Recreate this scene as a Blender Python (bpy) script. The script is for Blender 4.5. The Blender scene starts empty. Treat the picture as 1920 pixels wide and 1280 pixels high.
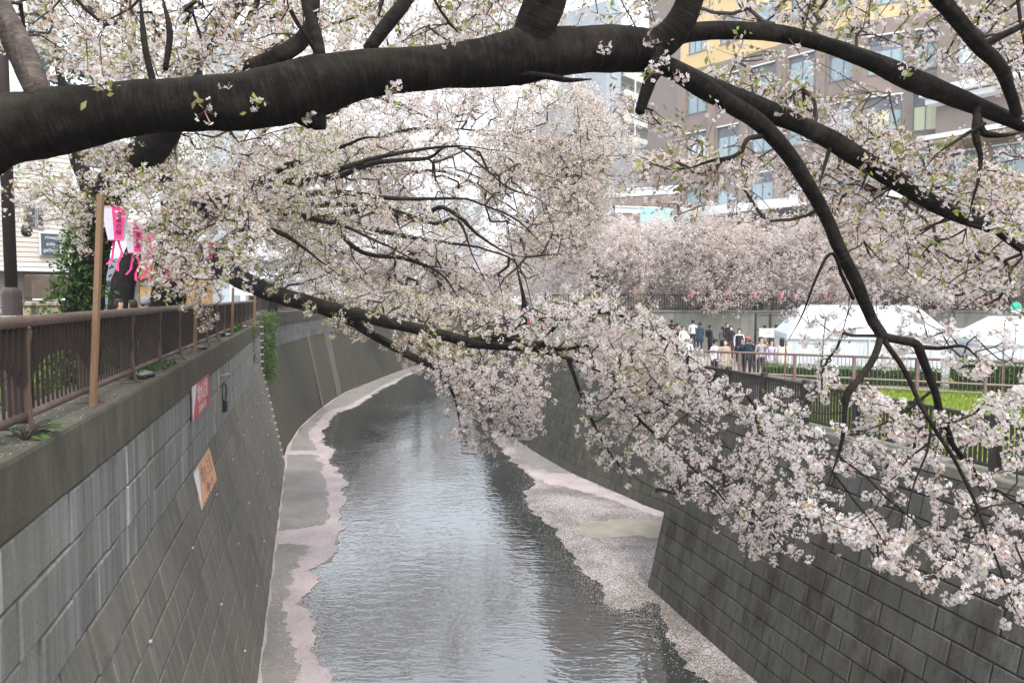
import bpy, math, random
import numpy as np
from mathutils import Vector, Matrix, kdtree, noise
from mathutils.geometry import tessellate_polygon

random.seed(11)
rng = np.random.default_rng(11)
S = bpy.context.scene
C = S.collection

# ------------------------------------------------------------------ camera, sky, sun, exposure
EYE = 9.0                       # metres above the water
PITCH = math.atan(84 / 1400)
cam_data = bpy.data.cameras.new('camera')
cam_data.sensor_width = 36
cam_data.lens = 26.25
cam_data.clip_start = 0.05
cam_data.clip_end = 3000
cam = bpy.data.objects.new('camera', cam_data)
cam.location = (0, 0, EYE)
cam.rotation_euler = (math.pi / 2 - PITCH, 0, 0)
C.objects.link(cam)
S.camera = cam

SUN_DIR = Vector((0.30, -0.62, 0.95)).normalized()     # towards the sun
elev = math.asin(SUN_DIR.z)
az = math.atan2(SUN_DIR.x, SUN_DIR.y)
world = bpy.data.worlds.new('World')
S.world = world
world.use_nodes = True
nt = world.node_tree
nt.nodes.clear()
sky = nt.nodes.new('ShaderNodeTexSky')
sky.sky_type = 'NISHITA'
sky.sun_disc = False
sky.sun_elevation = elev
sky.sun_rotation = az
sky.air_density = 1.0
sky.dust_density = 3.0
mixc = nt.nodes.new('ShaderNodeMix')                    # a thin even cloud sheet over the blue
mixc.data_type = 'RGBA'
mixc.inputs[0].default_value = 0.80
mixc.inputs[7].default_value = (8.5, 9.0, 9.65, 1)
nt.links.new(sky.outputs[0], mixc.inputs[6])
bg = nt.nodes.new('ShaderNodeBackground')
bg.inputs[1].default_value = 0.12
nt.links.new(mixc.outputs[2], bg.inputs[0])
wo = nt.nodes.new('ShaderNodeOutputWorld')
nt.links.new(bg.outputs[0], wo.inputs[0])

sun_data = bpy.data.lights.new('sun', 'SUN')
sun_data.energy = 1.5
sun_data.angle = math.radians(12)
sun_data.color = (1.0, 0.95, 0.87)
sun = bpy.data.objects.new('sun', sun_data)
sun.rotation_euler = (-SUN_DIR).to_track_quat('-Z', 'Y').to_euler()
sun.location = (0, 0, 60)
C.objects.link(sun)

S.view_settings.view_transform = 'Standard'
S.view_settings.look = 'None'
S.view_settings.gamma = 1
S.view_settings.use_curve_mapping = False
S.view_settings.exposure = 1.28
S.render.engine = 'CYCLES'
S.cycles.max_bounces = 7
S.cycles.diffuse_bounces = 4
S.cycles.glossy_bounces = 3
S.cycles.transmission_bounces = 4
S.cycles.transparent_max_bounces = 6
S.cycles.use_denoising = True
S.cycles.caustics_reflective = False
S.cycles.caustics_refractive = False

# ------------------------------------------------------------------ geometry helpers
F = 1400.0
CT, ST = math.cos(PITCH), math.sin(PITCH)

def _dir(px, py):
    u, v = (px - 960) / F, (640 - py) / F
    return u, CT + v * ST, -ST + v * CT

def at(px, py, Y):
    """the point of the place seen at that pixel of the photograph, Y metres ahead"""
    u, dy, dz = _dir(px, py)
    t = Y / dy
    return Vector((u * t, Y, EYE + dz * t))

def onz(px, py, z):
    u, dy, dz = _dir(px, py)
    t = (z - EYE) / dz
    return Vector((u * t, dy * t, z))

def link(o, parent=None):
    C.objects.link(o)
    if parent is not None:
        o.parent = parent
    return o

def tag(o, label=None, cat=None, group=None, kind=None):
    if label: o['label'] = label
    if cat: o['category'] = cat
    if group: o['group'] = group
    if kind: o['kind'] = kind
    return o

def thing(name, label, cat, loc=(0, 0, 0), rz=0.0, group=None):
    o = bpy.data.objects.new(name, None)
    o.empty_display_size = 0.2
    o.location = loc
    o.rotation_euler = (0, 0, rz)
    C.objects.link(o)
    return tag(o, label, cat, group)

class MB:
    """collects polygons, then links them as one mesh object"""
    def __init__(self):
        self.v, self.f, self.m = [], [], []
    def poly(self, pts, m=0):
        k = len(self.v)
        self.v += [tuple(p) for p in pts]
        self.f.append(tuple(range(k, k + len(pts))))
        self.m.append(m)
    def add(self, verts, faces, m=0):
        k = len(self.v)
        self.v += [tuple(p) for p in verts]
        for f in faces:
            self.f.append(tuple(i + k for i in f))
            self.m.append(m)
    def box(self, c, s, m=0, M=None, bevel=0.0):
        x, y, z = s[0] / 2, s[1] / 2, s[2] / 2
        c = Vector(c)
        if bevel <= 0:
            vs = [Vector((a * x, b * y, d * z)) for a in (-1, 1) for b in (-1, 1) for d in (-1, 1)]
            fs = [(0, 1, 3, 2), (4, 6, 7, 5), (0, 4, 5, 1), (2, 3, 7, 6), (0, 2, 6, 4), (1, 5, 7, 3)]
        else:
            b_ = min(bevel, x * .9, y * .9, z * .9)
            vs, idx = [], {}
            for a in (-1, 1):
                for b in (-1, 1):
                    for d in (-1, 1):
                        for ax in range(3):
                            p = [a * (x - b_), b * (y - b_), d * (z - b_)]
                            p[ax] = (a * x, b * y, d * z)[ax]
                            idx[(a, b, d, ax)] = len(vs)
                            vs.append(Vector(p))
            fs = []
            for ax in range(3):
                o1, o2 = [q for q in range(3) if q != ax]
                for sgn in (-1, 1):
                    q = []
                    for (p1, p2) in ((-1, -1), (1, -1), (1, 1), (-1, 1)):
                        k = [0, 0, 0]; k[ax] = sgn; k[o1] = p1; k[o2] = p2
                        q.append(idx[(*k, ax)])
                    flip = (sgn == 1) == (ax == 1)
                    fs.append(tuple(reversed(q)) if flip else tuple(q))
            for ax in range(3):
                o1, o2 = [q for q in range(3) if q != ax]
                for p1 in (-1, 1):
                    for p2 in (-1, 1):
                        q = []
                        for e, face in ((-1, o1), (1, o1), (1, o2), (-1, o2)):
                            k = [0, 0, 0]; k[ax] = e; k[o1] = p1; k[o2] = p2
                            q.append(idx[(*k, face)])
                        fs.append(tuple(q))
            for a in (-1, 1):
                for b in (-1, 1):
                    for d in (-1, 1):
                        fs.append(tuple(idx[(a, b, d, ax)] for ax in range(3)))
        if M is not None:
            vs = [M @ p for p in vs]
        self.add([p + c for p in vs], fs, m)
    def tube(self, pts, rad, n=8, m=0, cap=True):
        pts = [Vector(p) for p in pts]
        if not hasattr(rad, '__len__'):
            rad = [rad] * len(pts)
        k0 = len(self.v)
        prev = None
        for i, p in enumerate(pts):
            d = pts[min(i + 1, len(pts) - 1)] - pts[max(i - 1, 0)]
            if d.length < 1e-9: d = Vector((0, 0, 1))
            d.normalize()
            if prev is None:
                a = d.cross(Vector((0, 0, 1)))
                if a.length < .1: a = d.cross(Vector((1, 0, 0)))
                a.normalize()
            else:
                a = prev - d * prev.dot(d)
                if a.length < 1e-6:
                    a = d.cross(Vector((1, 0, 0)))
                a.normalize()
            prev = a
            b = d.cross(a)
            for j in range(n):
                t = 2 * math.pi * j / n
                self.v.append(tuple(p + (a * math.cos(t) + b * math.sin(t)) * rad[i]))
        for i in range(len(pts) - 1):
            for j in range(n):
                q = k0 + i * n
                self.f.append((q + j, q + (j + 1) % n, q + n + (j + 1) % n, q + n + j)); self.m.append(m)
        if cap:
            self.f.append(tuple(k0 + j for j in reversed(range(n)))); self.m.append(m)
            e = k0 + (len(pts) - 1) * n
            self.f.append(tuple(e + j for j in range(n))); self.m.append(m)
    def lathe(self, prof, n=16, c=(0, 0, 0), m=0, a0=0.0):
        k0 = len(self.v)
        for (r, z) in prof:
            for j in range(n):
                t = a0 + 2 * math.pi * j / n
                self.v.append((c[0] + r * math.cos(t), c[1] + r * math.sin(t), c[2] + z))
        for i in range(len(prof) - 1):
            for j in range(n):
                q = k0 + i * n
                self.f.append((q + j, q + (j + 1) % n, q + n + (j + 1) % n, q + n + j)); self.m.append(m)
        self.f.append(tuple(k0 + j for j in reversed(range(n)))); self.m.append(m)
        e = k0 + (len(prof) - 1) * n
        self.f.append(tuple(e + j for j in range(n))); self.m.append(m)
    def mesh(self, name, mats, smooth=False):
        me = bpy.data.meshes.new(name)
        me.from_pydata(self.v, [], self.f)
        for mt in (mats if isinstance(mats, (list, tuple)) else [mats]):
            me.materials.append(mt)
        if any(self.m):
            me.polygons.foreach_set('material_index', self.m)
        if smooth:
            me.polygons.foreach_set('use_smooth', [True] * len(me.polygons))
        me.update()
        return me
    def build(self, name, mats, parent=None, smooth=False, loc=None):
        o = bpy.data.objects.new(name, self.mesh(name, mats, smooth))
        if loc is not None: o.location = loc
        return link(o, parent)

def np_mesh(name, verts, tris, mats, mat_idx=None, tint=None, smooth=False):
    """a mesh from numpy arrays: verts (N,3), tris (M,3)"""
    me = bpy.data.meshes.new(name)
    n, m = len(verts), len(tris)
    me.vertices.add(n)
    me.vertices.foreach_set('co', np.ascontiguousarray(verts, dtype=np.float32).ravel())
    me.loops.add(m * 3)
    me.loops.foreach_set('vertex_index', np.ascontiguousarray(tris, dtype=np.int32).ravel())
    me.polygons.add(m)
    me.polygons.foreach_set('loop_start', np.arange(0, m * 3, 3, dtype=np.int32))
    for mt in mats:
        me.materials.append(mt)
    if mat_idx is not None:
        me.polygons.foreach_set('material_index', np.ascontiguousarray(mat_idx, dtype=np.int32))
    if smooth:
        me.polygons.foreach_set('use_smooth', np.ones(m, dtype=bool))
    if tint is not None:
        a = me.attributes.new('tint', 'FLOAT', 'FACE')
        a.data.foreach_set('value', np.ascontiguousarray(tint, dtype=np.float32))
    me.update(calc_edges=True)
    return me

def np_obj(name, parent, *a, **k):
    return link(bpy.data.objects.new(name, np_mesh(name, *a, **k)), parent)

def catmull(pts, seg=5):
    """pts: list of tuples of any length, resampled smoothly"""
    P = [np.array(p, float) for p in pts]
    P = [2 * P[0] - P[1]] + P + [2 * P[-1] - P[-2]]
    out = []
    for i in range(1, len(P) - 2):
        for k in range(seg):
            t = k / seg
            a, b, c, d = P[i - 1], P[i], P[i + 1], P[i + 2]
            out.append(.5 * (2 * b + (c - a) * t + (2 * a - 5 * b + 4 * c - d) * t * t + (3 * b - a - 3 * c + d) * t ** 3))
    out.append(P[-2])
    return out

# ------------------------------------------------------------------ materials
MATS = {}
def mat(name, col, rough=.7, spec=.3, metal=0.0):
    m = bpy.data.materials.new(name)
    m.use_nodes = True
    b = m.node_tree.nodes['Principled BSDF']
    b.inputs['Base Color'].default_value = (*col, 1)
    b.inputs['Roughness'].default_value = rough
    b.inputs['Specular IOR Level'].default_value = spec
    b.inputs['Metallic'].default_value = metal
    MATS[name] = m
    return m

class N:
    """tiny node-graph helper for one material"""
    def __init__(self, m):
        self.t = m.node_tree
        self.b = self.t.nodes['Principled BSDF']
        self.out = self.t.nodes['Material Output']
    def new(self, kind, **kw):
        n = self.t.nodes.new(kind)
        for k, v in kw.items(): setattr(n, k, v)
        return n
    def l(self, a, b):
        self.t.links.new(a, b)
    def pos(self):
        return self.new('ShaderNodeNewGeometry').outputs['Position']
    def mapped(self, vec, scale, rot=(0, 0, 0)):
        n = self.new('ShaderNodeMapping')
        n.inputs['Scale'].default_value = scale
        n.inputs['Rotation'].default_value = rot
        self.l(vec, n.inputs['Vector'])
        return n.outputs[0]
    def noise(self, vec, scale=1.0, detail=4.0, rough=.55, dist=0.0):
        n = self.new('ShaderNodeTexNoise')
        n.inputs['Scale'].default_value = scale
        n.inputs['Detail'].default_value = detail
        n.inputs['Roughness'].default_value = rough
        n.inputs['Distortion'].default_value = dist
        if vec is not None: self.l(vec, n.inputs['Vector'])
        return n.outputs['Fac']
    def ramp(self, fac, stops):
        n = self.new('ShaderNodeValToRGB')
        cr = n.color_ramp
        while len(cr.elements) < len(stops): cr.elements.new(.5)
        for e, (p, c) in zip(cr.elements, stops):
            e.position = p
            e.color = (*c, 1) if hasattr(c, '__len__') else (c, c, c, 1)
        self.l(fac, n.inputs[0])
        return n.outputs[0]
    def mix(self, fac, a, b, mode='MIX'):
        n = self.new('ShaderNodeMix', data_type='RGBA', blend_type=mode)
        for sock, v in ((n.inputs[0], fac), (n.inputs[6], a), (n.inputs[7], b)):
            if hasattr(v, 'is_linked'): self.l(v, sock)
            elif hasattr(v, '__len__'): sock.default_value = (*v, 1)
            else: sock.default_value = v
        return n.outputs[2]
    def math(self, op, a, b=0.0):
        n = self.new('ShaderNodeMath', operation=op)
        for sock, v in ((n.inputs[0], a), (n.inputs[1], b)):
            if hasattr(v, 'is_linked'): self.l(v, sock)
            else: sock.default_value = v
        return n.outputs[0]
    def bump(self, h, strength=.3, dist=.02):
        n = self.new('ShaderNodeBump')
        n.inputs['Strength'].default_value = strength
        n.inputs['Distance'].default_value = dist
        self.l(h, n.inputs['Height'])
        self.l(n.outputs[0], self.b.inputs['Normal'])
        return n
    def color(self, c):
        self.l(c, self.b.inputs['Base Color'])

def noisy(name, c1, c2, scale=3.0, rough=.8, spec=.2, bump=.0, stretch=(1, 1, 1), detail=5, lo=.35, hi=.65, fine=0.0):
    m = mat(name, c1, rough, spec)
    g = N(m)
    p = g.mapped(g.pos(), stretch)
    f = g.noise(p, scale, detail)
    c = g.ramp(f, [(lo, c1), (hi, c2)])
    if fine:
        f2 = g.noise(g.pos(), scale * 14, 3)
        c = g.mix(1.0, c, g.ramp(f2, [(.3, 1 - fine), (.7, 1 + fine * .3)]), 'MULTIPLY')
    g.color(c)
    if bump:
        g.bump(g.noise(g.pos(), scale * 6, 6), bump)
    return m

def wall_mat(name, clean, dirty, moss, streak=(2.2, 2.2, .16), amount=.5, rnd=.35, white=(.42, .43, .43), white_amt=.0, brown=0.0):
    """weathered concrete: vertical run-off streaks, algae, a little difference from block to block"""
    m = mat(name, clean, .85, .15)
    g = N(m)
    pos = g.pos()
    s1 = g.noise(g.mapped(pos, streak), 1.6, 6, .6)
    s2 = g.noise(g.mapped(pos, (streak[0] * 3.1, streak[1] * 3.1, streak[2] * 1.5)), 1.7, 5, .6)
    big = g.noise(pos, .35, 4)
    fine = g.noise(pos, 22, 4, .7)
    c = g.mix(g.ramp(s1, [(.5 - amount * .35, 0.0), (.5 + amount * .3, 1.0)]), clean, dirty)
    c = g.mix(g.ramp(s2, [(.44, 0.0), (.72, .65)]), c, dirty)
    c = g.mix(g.ramp(big, [(.46, 0.0), (.7, .75)]), c, moss)
    if white_amt:
        w = g.noise(g.mapped(pos, (1.15, 1.15, .07)), 2.3, 4, .55)
        c = g.mix(g.ramp(w, [(.60, 0.0), (.72, white_amt)]), c, white)
    if brown:
        w = g.noise(g.mapped(pos, (.9, .9, .35)), 1.5, 6, .7)
        c = g.mix(g.ramp(w, [(.49, 0.0), (.64, brown)]), c, (.040, .028, .020))
    oi = g.new('ShaderNodeObjectInfo')
    r = g.ramp(oi.outputs['Random'], [(0.0, 1 - rnd), (1.0, 1 + rnd * .55)])
    c = g.mix(1.0, c, r, 'MULTIPLY')
    c = g.mix(1.0, c, g.ramp(fine, [(.3, .80), (.7, 1.1)]), 'MULTIPLY')
    g.color(c)
    g.bump(fine, .35, .012)
    return m

M_upper = wall_mat('block_concrete', (.36, .355, .34), (.11, .107, .097), (.19, .182, .152), streak=(3.2, 3.2, .12), amount=.8, rnd=.12, white=(.56, .56, .54), white_amt=1.0)
M_lower = wall_mat('algae_concrete', (.205, .193, .168), (.120, .112, .095), (.150, .140, .113), amount=.6, rnd=.10, white=(.2, .195, .16), white_amt=.45)
M_farwall = wall_mat('old_concrete', (.108, .100, .079), (.075, .069, .053), (.092, .086, .062), streak=(.6, .6, .10), amount=.6, rnd=.1, white=(.17, .165, .13), white_amt=.5)
M_farup = wall_mat('old_upper_concrete', (.25, .255, .25), (.13, .13, .12), (.17, .17, .15), amount=.6, rnd=.22, white=(.4, .41, .4), white_amt=.5)
M_right = wall_mat('dark_block_concrete', (.158, .151, .138), (.084, .078, .067), (.108, .098, .074), amount=.65, rnd=.14, brown=.70)
M_rightfar = wall_mat('green_block_concrete', (.145, .142, .115), (.07, .068, .054), (.10, .098, .072), amount=.6, rnd=.2, brown=.35)
M_coping = wall_mat('mossy_coping', (.14, .127, .10), (.066, .060, .048), (.090, .083, .056), streak=(1.5, 1.5, .7), amount=.7, rnd=.05)
M_rcoping = wall_mat('right_coping', (.23, .22, .175), (.14, .135, .11), (.13, .13, .085), streak=(1.5, 1.5, .7), amount=.6, rnd=.05)
M_joint = noisy('joint_mortar', (.022, .021, .017), (.05, .046, .035), 6, .95, .05)

def make_bark(name, dark, light, moss, moss_amt=.5):
    m = mat(name, dark, .9, .12)
    g = N(m)
    at_ = g.new('ShaderNodeAttribute', attribute_name='along')
    pos = g.pos()
    comb = g.new('ShaderNodeCombineXYZ')
    g.l(g.math('MULTIPLY', at_.outputs['Fac'], 34.0), comb.inputs[0])
    sp = g.new('ShaderNodeSeparateXYZ'); g.l(pos, sp.inputs[0])
    g.l(g.math('MULTIPLY', sp.outputs[2], 3.0), comb.inputs[1])
    g.l(g.math('MULTIPLY', sp.outputs[1], 3.0), comb.inputs[2])
    rings = g.noise(comb.outputs[0], 1.6, 6, .65)
    lump = g.noise(pos, 16, 8, .7)
    c = g.mix(g.ramp(rings, [(.47, 0.0), (.66, 1.0)]), dark, light)
    c = g.mix(g.ramp(lump, [(.38, .8), (.62, 0.0)]), c, tuple(x * .5 for x in dark))
    geo = g.new('ShaderNodeNewGeometry')
    sn = g.new('ShaderNodeSeparateXYZ'); g.l(geo.outputs['Normal'], sn.inputs[0])
    mf = g.math('MULTIPLY', g.ramp(sn.outputs[2], [(.15, 0.0), (.95, 1.0)]), g.ramp(g.noise(pos, 3.5, 5), [(.40, 0.0), (.65, moss_amt)]))
    c = g.mix(mf, c, moss)
    pt = g.ramp(g.noise(pos, 2.6, 6, .65), [(.52, 0.0), (.66, .55)])
    c = g.mix(pt, c, tuple(x * 1.25 for x in light))
    g.color(c)
    g.bump(g.math('ADD', rings, lump), .9, .022)
    return m
M_bark = make_bark('cherry_bark', (.0115, .009, .0078), (.034, .027, .0225), (.034, .035, .018), .75)
M_bark2 = make_bark('pale_cherry_bark', (.10, .078, .068), (.19, .155, .138), (.10, .10, .06), .3)
M_barkfar = make_bark('dark_cherry_bark', (.018, .014, .012), (.034, .027, .022), (.034, .036, .02), .4)
M_twig = mat('twig_bark', (.045, .033, .027), .85, .15)
M_twig_pale = mat('pale_twig', (.26, .22, .19), .8, .2)

def petal_mat(name, pink, mid, white, trans=.52):
    m = mat(name, mid, .8, .1)
    g = N(m)
    a = g.new('ShaderNodeAttribute', attribute_name='tint')
    col = g.ramp(a.outputs['Fac'], [(0.0, pink), (.45, mid), (1.0, white)])
    d = g.new('ShaderNodeBsdfDiffuse'); g.l(col, d.inputs[0])
    t = g.new('ShaderNodeBsdfTranslucent'); g.l(col, t.inputs[0])
    mx = g.new('ShaderNodeMixShader'); mx.inputs[0].default_value = trans
    g.l(d.outputs[0], mx.inputs[1]); g.l(t.outputs[0], mx.inputs[2])
    g.l(mx.outputs[0], g.out.inputs[0])
    return m
M_petal = petal_mat('cherry_petal', (.70, .575, .55), (.775, .70, .675), (.825, .795, .775))
M_petal_far = petal_mat('far_cherry_petal', (.65, .545, .51), (.725, .665, .64), (.79, .765, .75))
M_calyx = mat('calyx', (.34, .20, .155), .8, .1)
def leaf_mat(name, a_, b_, c_, trans=.35):
    return petal_mat(name, a_, b_, c_, trans)
M_leaf = leaf_mat('young_leaf', (.25, .19, .08), (.25, .27, .075), (.31, .38, .10))
M_leaf_bronze = leaf_mat('bronze_leaf', (.38, .25, .17), (.40, .30, .19), (.36, .33, .16))
M_ivy = leaf_mat('ivy_leaf', (.025, .055, .018), (.05, .105, .03), (.11, .21, .05), .25)
M_hedge = leaf_mat('hedge_leaf', (.03, .07, .015), (.07, .15, .03), (.14, .27, .05), .25)
M_grass = leaf_mat('lawn_blade', (.19, .25, .04), (.27, .35, .055), (.36, .43, .085), .3)
M_dead = leaf_mat('dry_stem', (.16, .08, .04), (.22, .13, .07), (.30, .21, .12), .1)

# ------------------------------------------------------------------ the river, its banks and the ground
Z_COP_L, Z_STREET_L = 7.70, 7.20
Z_COP_R, Z_LAWN, Z_STREET_R = 5.92, 5.62, 7.75

uL = (574 - 960) / F / (CT + .06 * ST)
DL = Vector((uL, 1, 0)).normalized()              # the near left wall runs this way
NL = Vector((DL.y, -DL.x, 0))                     # from that wall towards the river
_p = onz(0, 870, Z_COP_L)
OL = _p - DL * (_p.y / DL.y)                      # coping edge at Y = 0 (z is that of the coping)
_b = onz(480, 1280, 0)
B_L = (Vector((_b.x, _b.y, 0)) - Vector((OL.x, OL.y, 0))).dot(NL)   # how far the foot stands out

def PL(Y, off, z):
    """on the left bank: Y ahead along the wall, off towards the river from the coping edge"""
    s = Y / DL.y
    return Vector((OL.x + DL.x * s + NL.x * off, DL.y * s + NL.y * off, z))

Y_ENDL = 40.0
_f0 = PL(Y_ENDL, B_L - .45, 0)
far_left = [(_f0.x, _f0.y)] + [tuple(onz(x, y, 0).xy) for x, y in ((545, 830), (575, 790), (640, 740), (700, 715), (760, 692), (800, 680))]
far_left += [(-7.5, 124), (-3, 150), (1, 190)]
C0 = onz(1215, 1100, 0)
DR = (onz(1421, 1280, 0) - C0).normalized()       # from the corner of the right wall towards the camera
NR = Vector((-DR.y, DR.x, 0))
if NR.x < 0: NR = -NR                             # away from the river
far_right = [(10.0, 26.2), (8.1, 28.7)] + [tuple(onz(x, y, 0).xy) for x, y in ((1245, 960), (1205, 945), (1150, 920), (1070, 885), (1000, 845), (970, 825), (935, 808))]
far_right += [(-2.9, 58), (-4.0, 67), (-4.4, 82), (-3.2, 101), (0.5, 125), (5, 150), (9, 190)]

def resample(pts, step):
    P = [np.array(p, float) for p in catmull(pts, 12)]
    out, acc = [P[0]], 0.0
    for a, b in zip(P, P[1:]):
        d = np.linalg.norm(b - a)
        while acc + d >= step:
            t = (step - acc) / d
            a = a + (b - a) * t
            out.append(a.copy()); d = np.linalg.norm(b - a); acc = 0.0
        acc += d
    return out

def normals2(P, side):
    """side +1: left of travel, -1: right of travel"""
    out = []
    for i in range(len(P)):
        d = P[min(i + 1, len(P) - 1)] - P[max(i - 1, 0)]
        d = d / np.linalg.norm(d)
        out.append(np.array((-d[1], d[0])) * side)
    return out

def sweep(P, Nn, prof, mats_per_seg, flip, mb):
    for i in range(len(P) - 1):
        for (o0, z0), (o1, z1), m in zip(prof, prof[1:], mats_per_seg):
            a = (*(P[i] + Nn[i] * o0), z0); b = (*(P[i + 1] + Nn[i + 1] * o0), z0)
            c = (*(P[i + 1] + Nn[i + 1] * o1), z1); d = (*(P[i] + Nn[i] * o1), z1)
            mb.poly((a, b, c, d) if not flip else (d, c, b, a), m)

# ---- water
M_water = mat('river_water', (.028, .030, .027), .03, .5)
g = N(M_water)
g.b.inputs['IOR'].default_value = 2.35
p = g.pos()
w1 = g.noise(g.mapped(p, (.9, 2.2, 1)), 1.25, 1.2, .5, .6)
w2 = g.noise(g.mapped(p, (2.4, 5.0, 1), (0, 0, .25)), 1.7, 1.0, .5, .3)
calm = g.ramp(g.noise(g.mapped(p, (.35, .12, 1)), 1.0, 2), [(.36, .30), (.60, 1.0)])
g.bump(g.math('MULTIPLY', g.math('ADD', g.math('MULTIPLY', w1, 1.5), g.math('MULTIPLY', w2, .8)), calm), 1.0, .0115)
mb = MB()
mb.poly(((-60, -6, 0), (60, -6, 0), (60, 240, 0), (-60, 240, 0)))
tag(mb.build('river_water', M_water), kind='structure')
M_ground = noisy('earth', (.10, .085, .065), (.16, .14, .11), .8, .95, .05)
mb = MB()
mb.poly(((-750, -60, -1.2), (750, -60, -1.2), (750, 750, -1.2), (-750, 750, -1.2)))
tag(mb.build('ground', M_ground), kind='structure')

def ragged(poly, amp, it=4, closed=True):
    """fractal edge on a 2-D outline"""
    P = [np.array(q[:2], float) for q in poly]
    for k in range(it):
        out = []
        n = len(P)
        for i in range(n if closed else n - 1):
            a, b = P[i], P[(i + 1) % n]
            d = b - a
            L = np.linalg.norm(d)
            out.append(a)
            if L > .10:
                out.append((a + b) / 2 + np.array((-d[1], d[0])) / max(L, 1e-6) * rng.normal() * min(amp, L * .16))
        if not closed: out.append(P[-1])
        P = out
    return P

def sheet(name, poly, z, m):
    tri = tessellate_polygon([[Vector((q[0], q[1], 0)) for q in poly]])
    mb = MB()
    vs = [(q[0], q[1], z) for q in poly]
    fs = []
    for a, b, c in tri:
        A, B, D = (np.array(poly[i]) for i in (a, b, c))
        cr = (B[0] - A[0]) * (D[1] - A[1]) - (B[1] - A[1]) * (D[0] - A[0])
        fs.append((a, b, c) if cr > 0 else (a, c, b))
    mb.add(vs, fs)
    return tag(mb.build(name, m), kind='structure')

def petal_ground(name, c_pet, c_base, c_dark, cover, grain=42, patch=.55, rough=.8):
    m = mat(name, c_base, rough, .25)
    g = N(m)
    p = g.pos()
    v = g.new('ShaderNodeTexVoronoi'); v.inputs['Scale'].default_value = grain
    g.l(p, v.inputs['Vector'])
    sp = g.new('ShaderNodeSeparateColor'); g.l(v.outputs['Color'], sp.inputs[0])
    big = g.noise(p, patch, 6, .62, .3)
    sm = g.noise(p, 7, 4, .6)
    dens = g.math('ADD', g.math('MULTIPLY', big, .75), g.math('MULTIPLY', sm, .35))
    f = g.math('LESS_THAN', sp.outputs[0], g.ramp(dens, [(.44, max(cover - .47, 0)), (.64, min(cover + .38, 1))]))
    base = g.mix(g.ramp(sm, [(.4, 0.0), (.62, 1.0)]), c_base, c_dark)
    pet = g.mix(sp.outputs[1], c_pet, tuple(x * .82 for x in c_pet))
    g.color(g.mix(f, base, pet))
    g.bump(sp.outputs[2], .3, .01)
    return m
M_ledge = petal_ground('silty_ledge', (.30, .265, .25), (.19, .178, .162), (.155, .15, .138), .40, 60, .5)
M_belt = petal_ground('petal_belt', (.47, .395, .40), (.36, .305, .305), (.24, .21, .2), .62, 60, .6)
M_shelf = petal_ground('petal_shelf', (.42, .375, .38), (.20, .18, .16), (.075, .06, .05), .30, 34, .36)
M_silt = noisy('wet_silt', (.225, .205, .17), (.29, .265, .22), 1.4, .55, .3, fine=.12)
M_greysilt = noisy('grey_silt', (.235, .215, .2), (.19, .182, .165), 1.1, .7, .2, fine=.15)

Wz = lambda x, y: tuple(onz(x, y, 0).xy)
Q2 = lambda L: [Wz(480 + x / 2, 640 + y / 2) for x, y in L]
belt_out = Q2([(285, 1280), (245, 1220), (225, 1180), (215, 1080), (185, 1000), (170, 965), (205, 930), (235, 905), (195, 860), (260, 830), (305, 790), (300, 740),
               (320, 690), (310, 640), (335, 605), (315, 560), (325, 510), (310, 480), (270, 455), (290, 420), (285, 400), (255, 390), (245, 340),
               (270, 300), (300, 270), (360, 250), (420, 215), (480, 175), (530, 152), (570, 128), (605, 112), (640, 97)])
belt_in = Q2([(135, 1280), (165, 1210), (145, 1150), (120, 1060), (105, 970), (145, 900), (130, 860), (160, 820), (210, 790), (200, 768), (74, 762),
              (80, 712), (250, 690), (265, 640), (270, 560), (250, 500), (255, 470), (230, 450), (240, 427), (121, 424), (123, 412), (240, 408), (205, 370), (205, 330),
              (240, 290), (262, 268), (290, 256), (350, 240), (410, 206), (470, 168), (520, 146), (560, 124), (600, 108), (637, 94)])
nb = PL(4, B_L - .15, 0)
ledge = [tuple(PL(Y, B_L - .2, 0).xy) for Y in (6, 12, 20, 30, 39)] + [tuple(p) for p in far_left[1:7]]
near_out = [(PL(6, B_L + 2.2, 0).x, 6.0), (PL(12, B_L + 1.9, 0).x, 12.0)]
sheet('silt_ledge', ledge + list(reversed(ragged(near_out + belt_out, .10, 4, False))), .012, M_ledge)
bi = ragged([(PL(6, B_L + 1.3, 0).x, 6.0), (PL(12, B_L + 1.1, 0).x, 12.0)] + belt_in, .10, 4, False)
bo = ragged(near_out + belt_out, .10, 4, False)
sheet('petal_belt', [tuple(q) for q in bi] + [tuple(q) for q in reversed(bo)], .018, M_belt)
# the thin pink rim along the foot of the left wall
rim = [PL(Y, B_L, 0) for Y in (6, 10, 14, 18, 22, 26, 30, 34, 38)]
rim2 = catmull([tuple(p.xy) for p in rim] + [tuple(p) for p in far_left[1:8]], 6)
rn = normals2(rim2, -1)
sheet('petal_rim', [tuple(q - n * .1) for q, n in zip(rim2, rn)] + [tuple(q + n * (.10 + .045 * math.sin(i * 1.7))) for i, (q, n) in reversed(list(enumerate(zip(rim2, rn))))], .024, M_belt)

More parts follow.
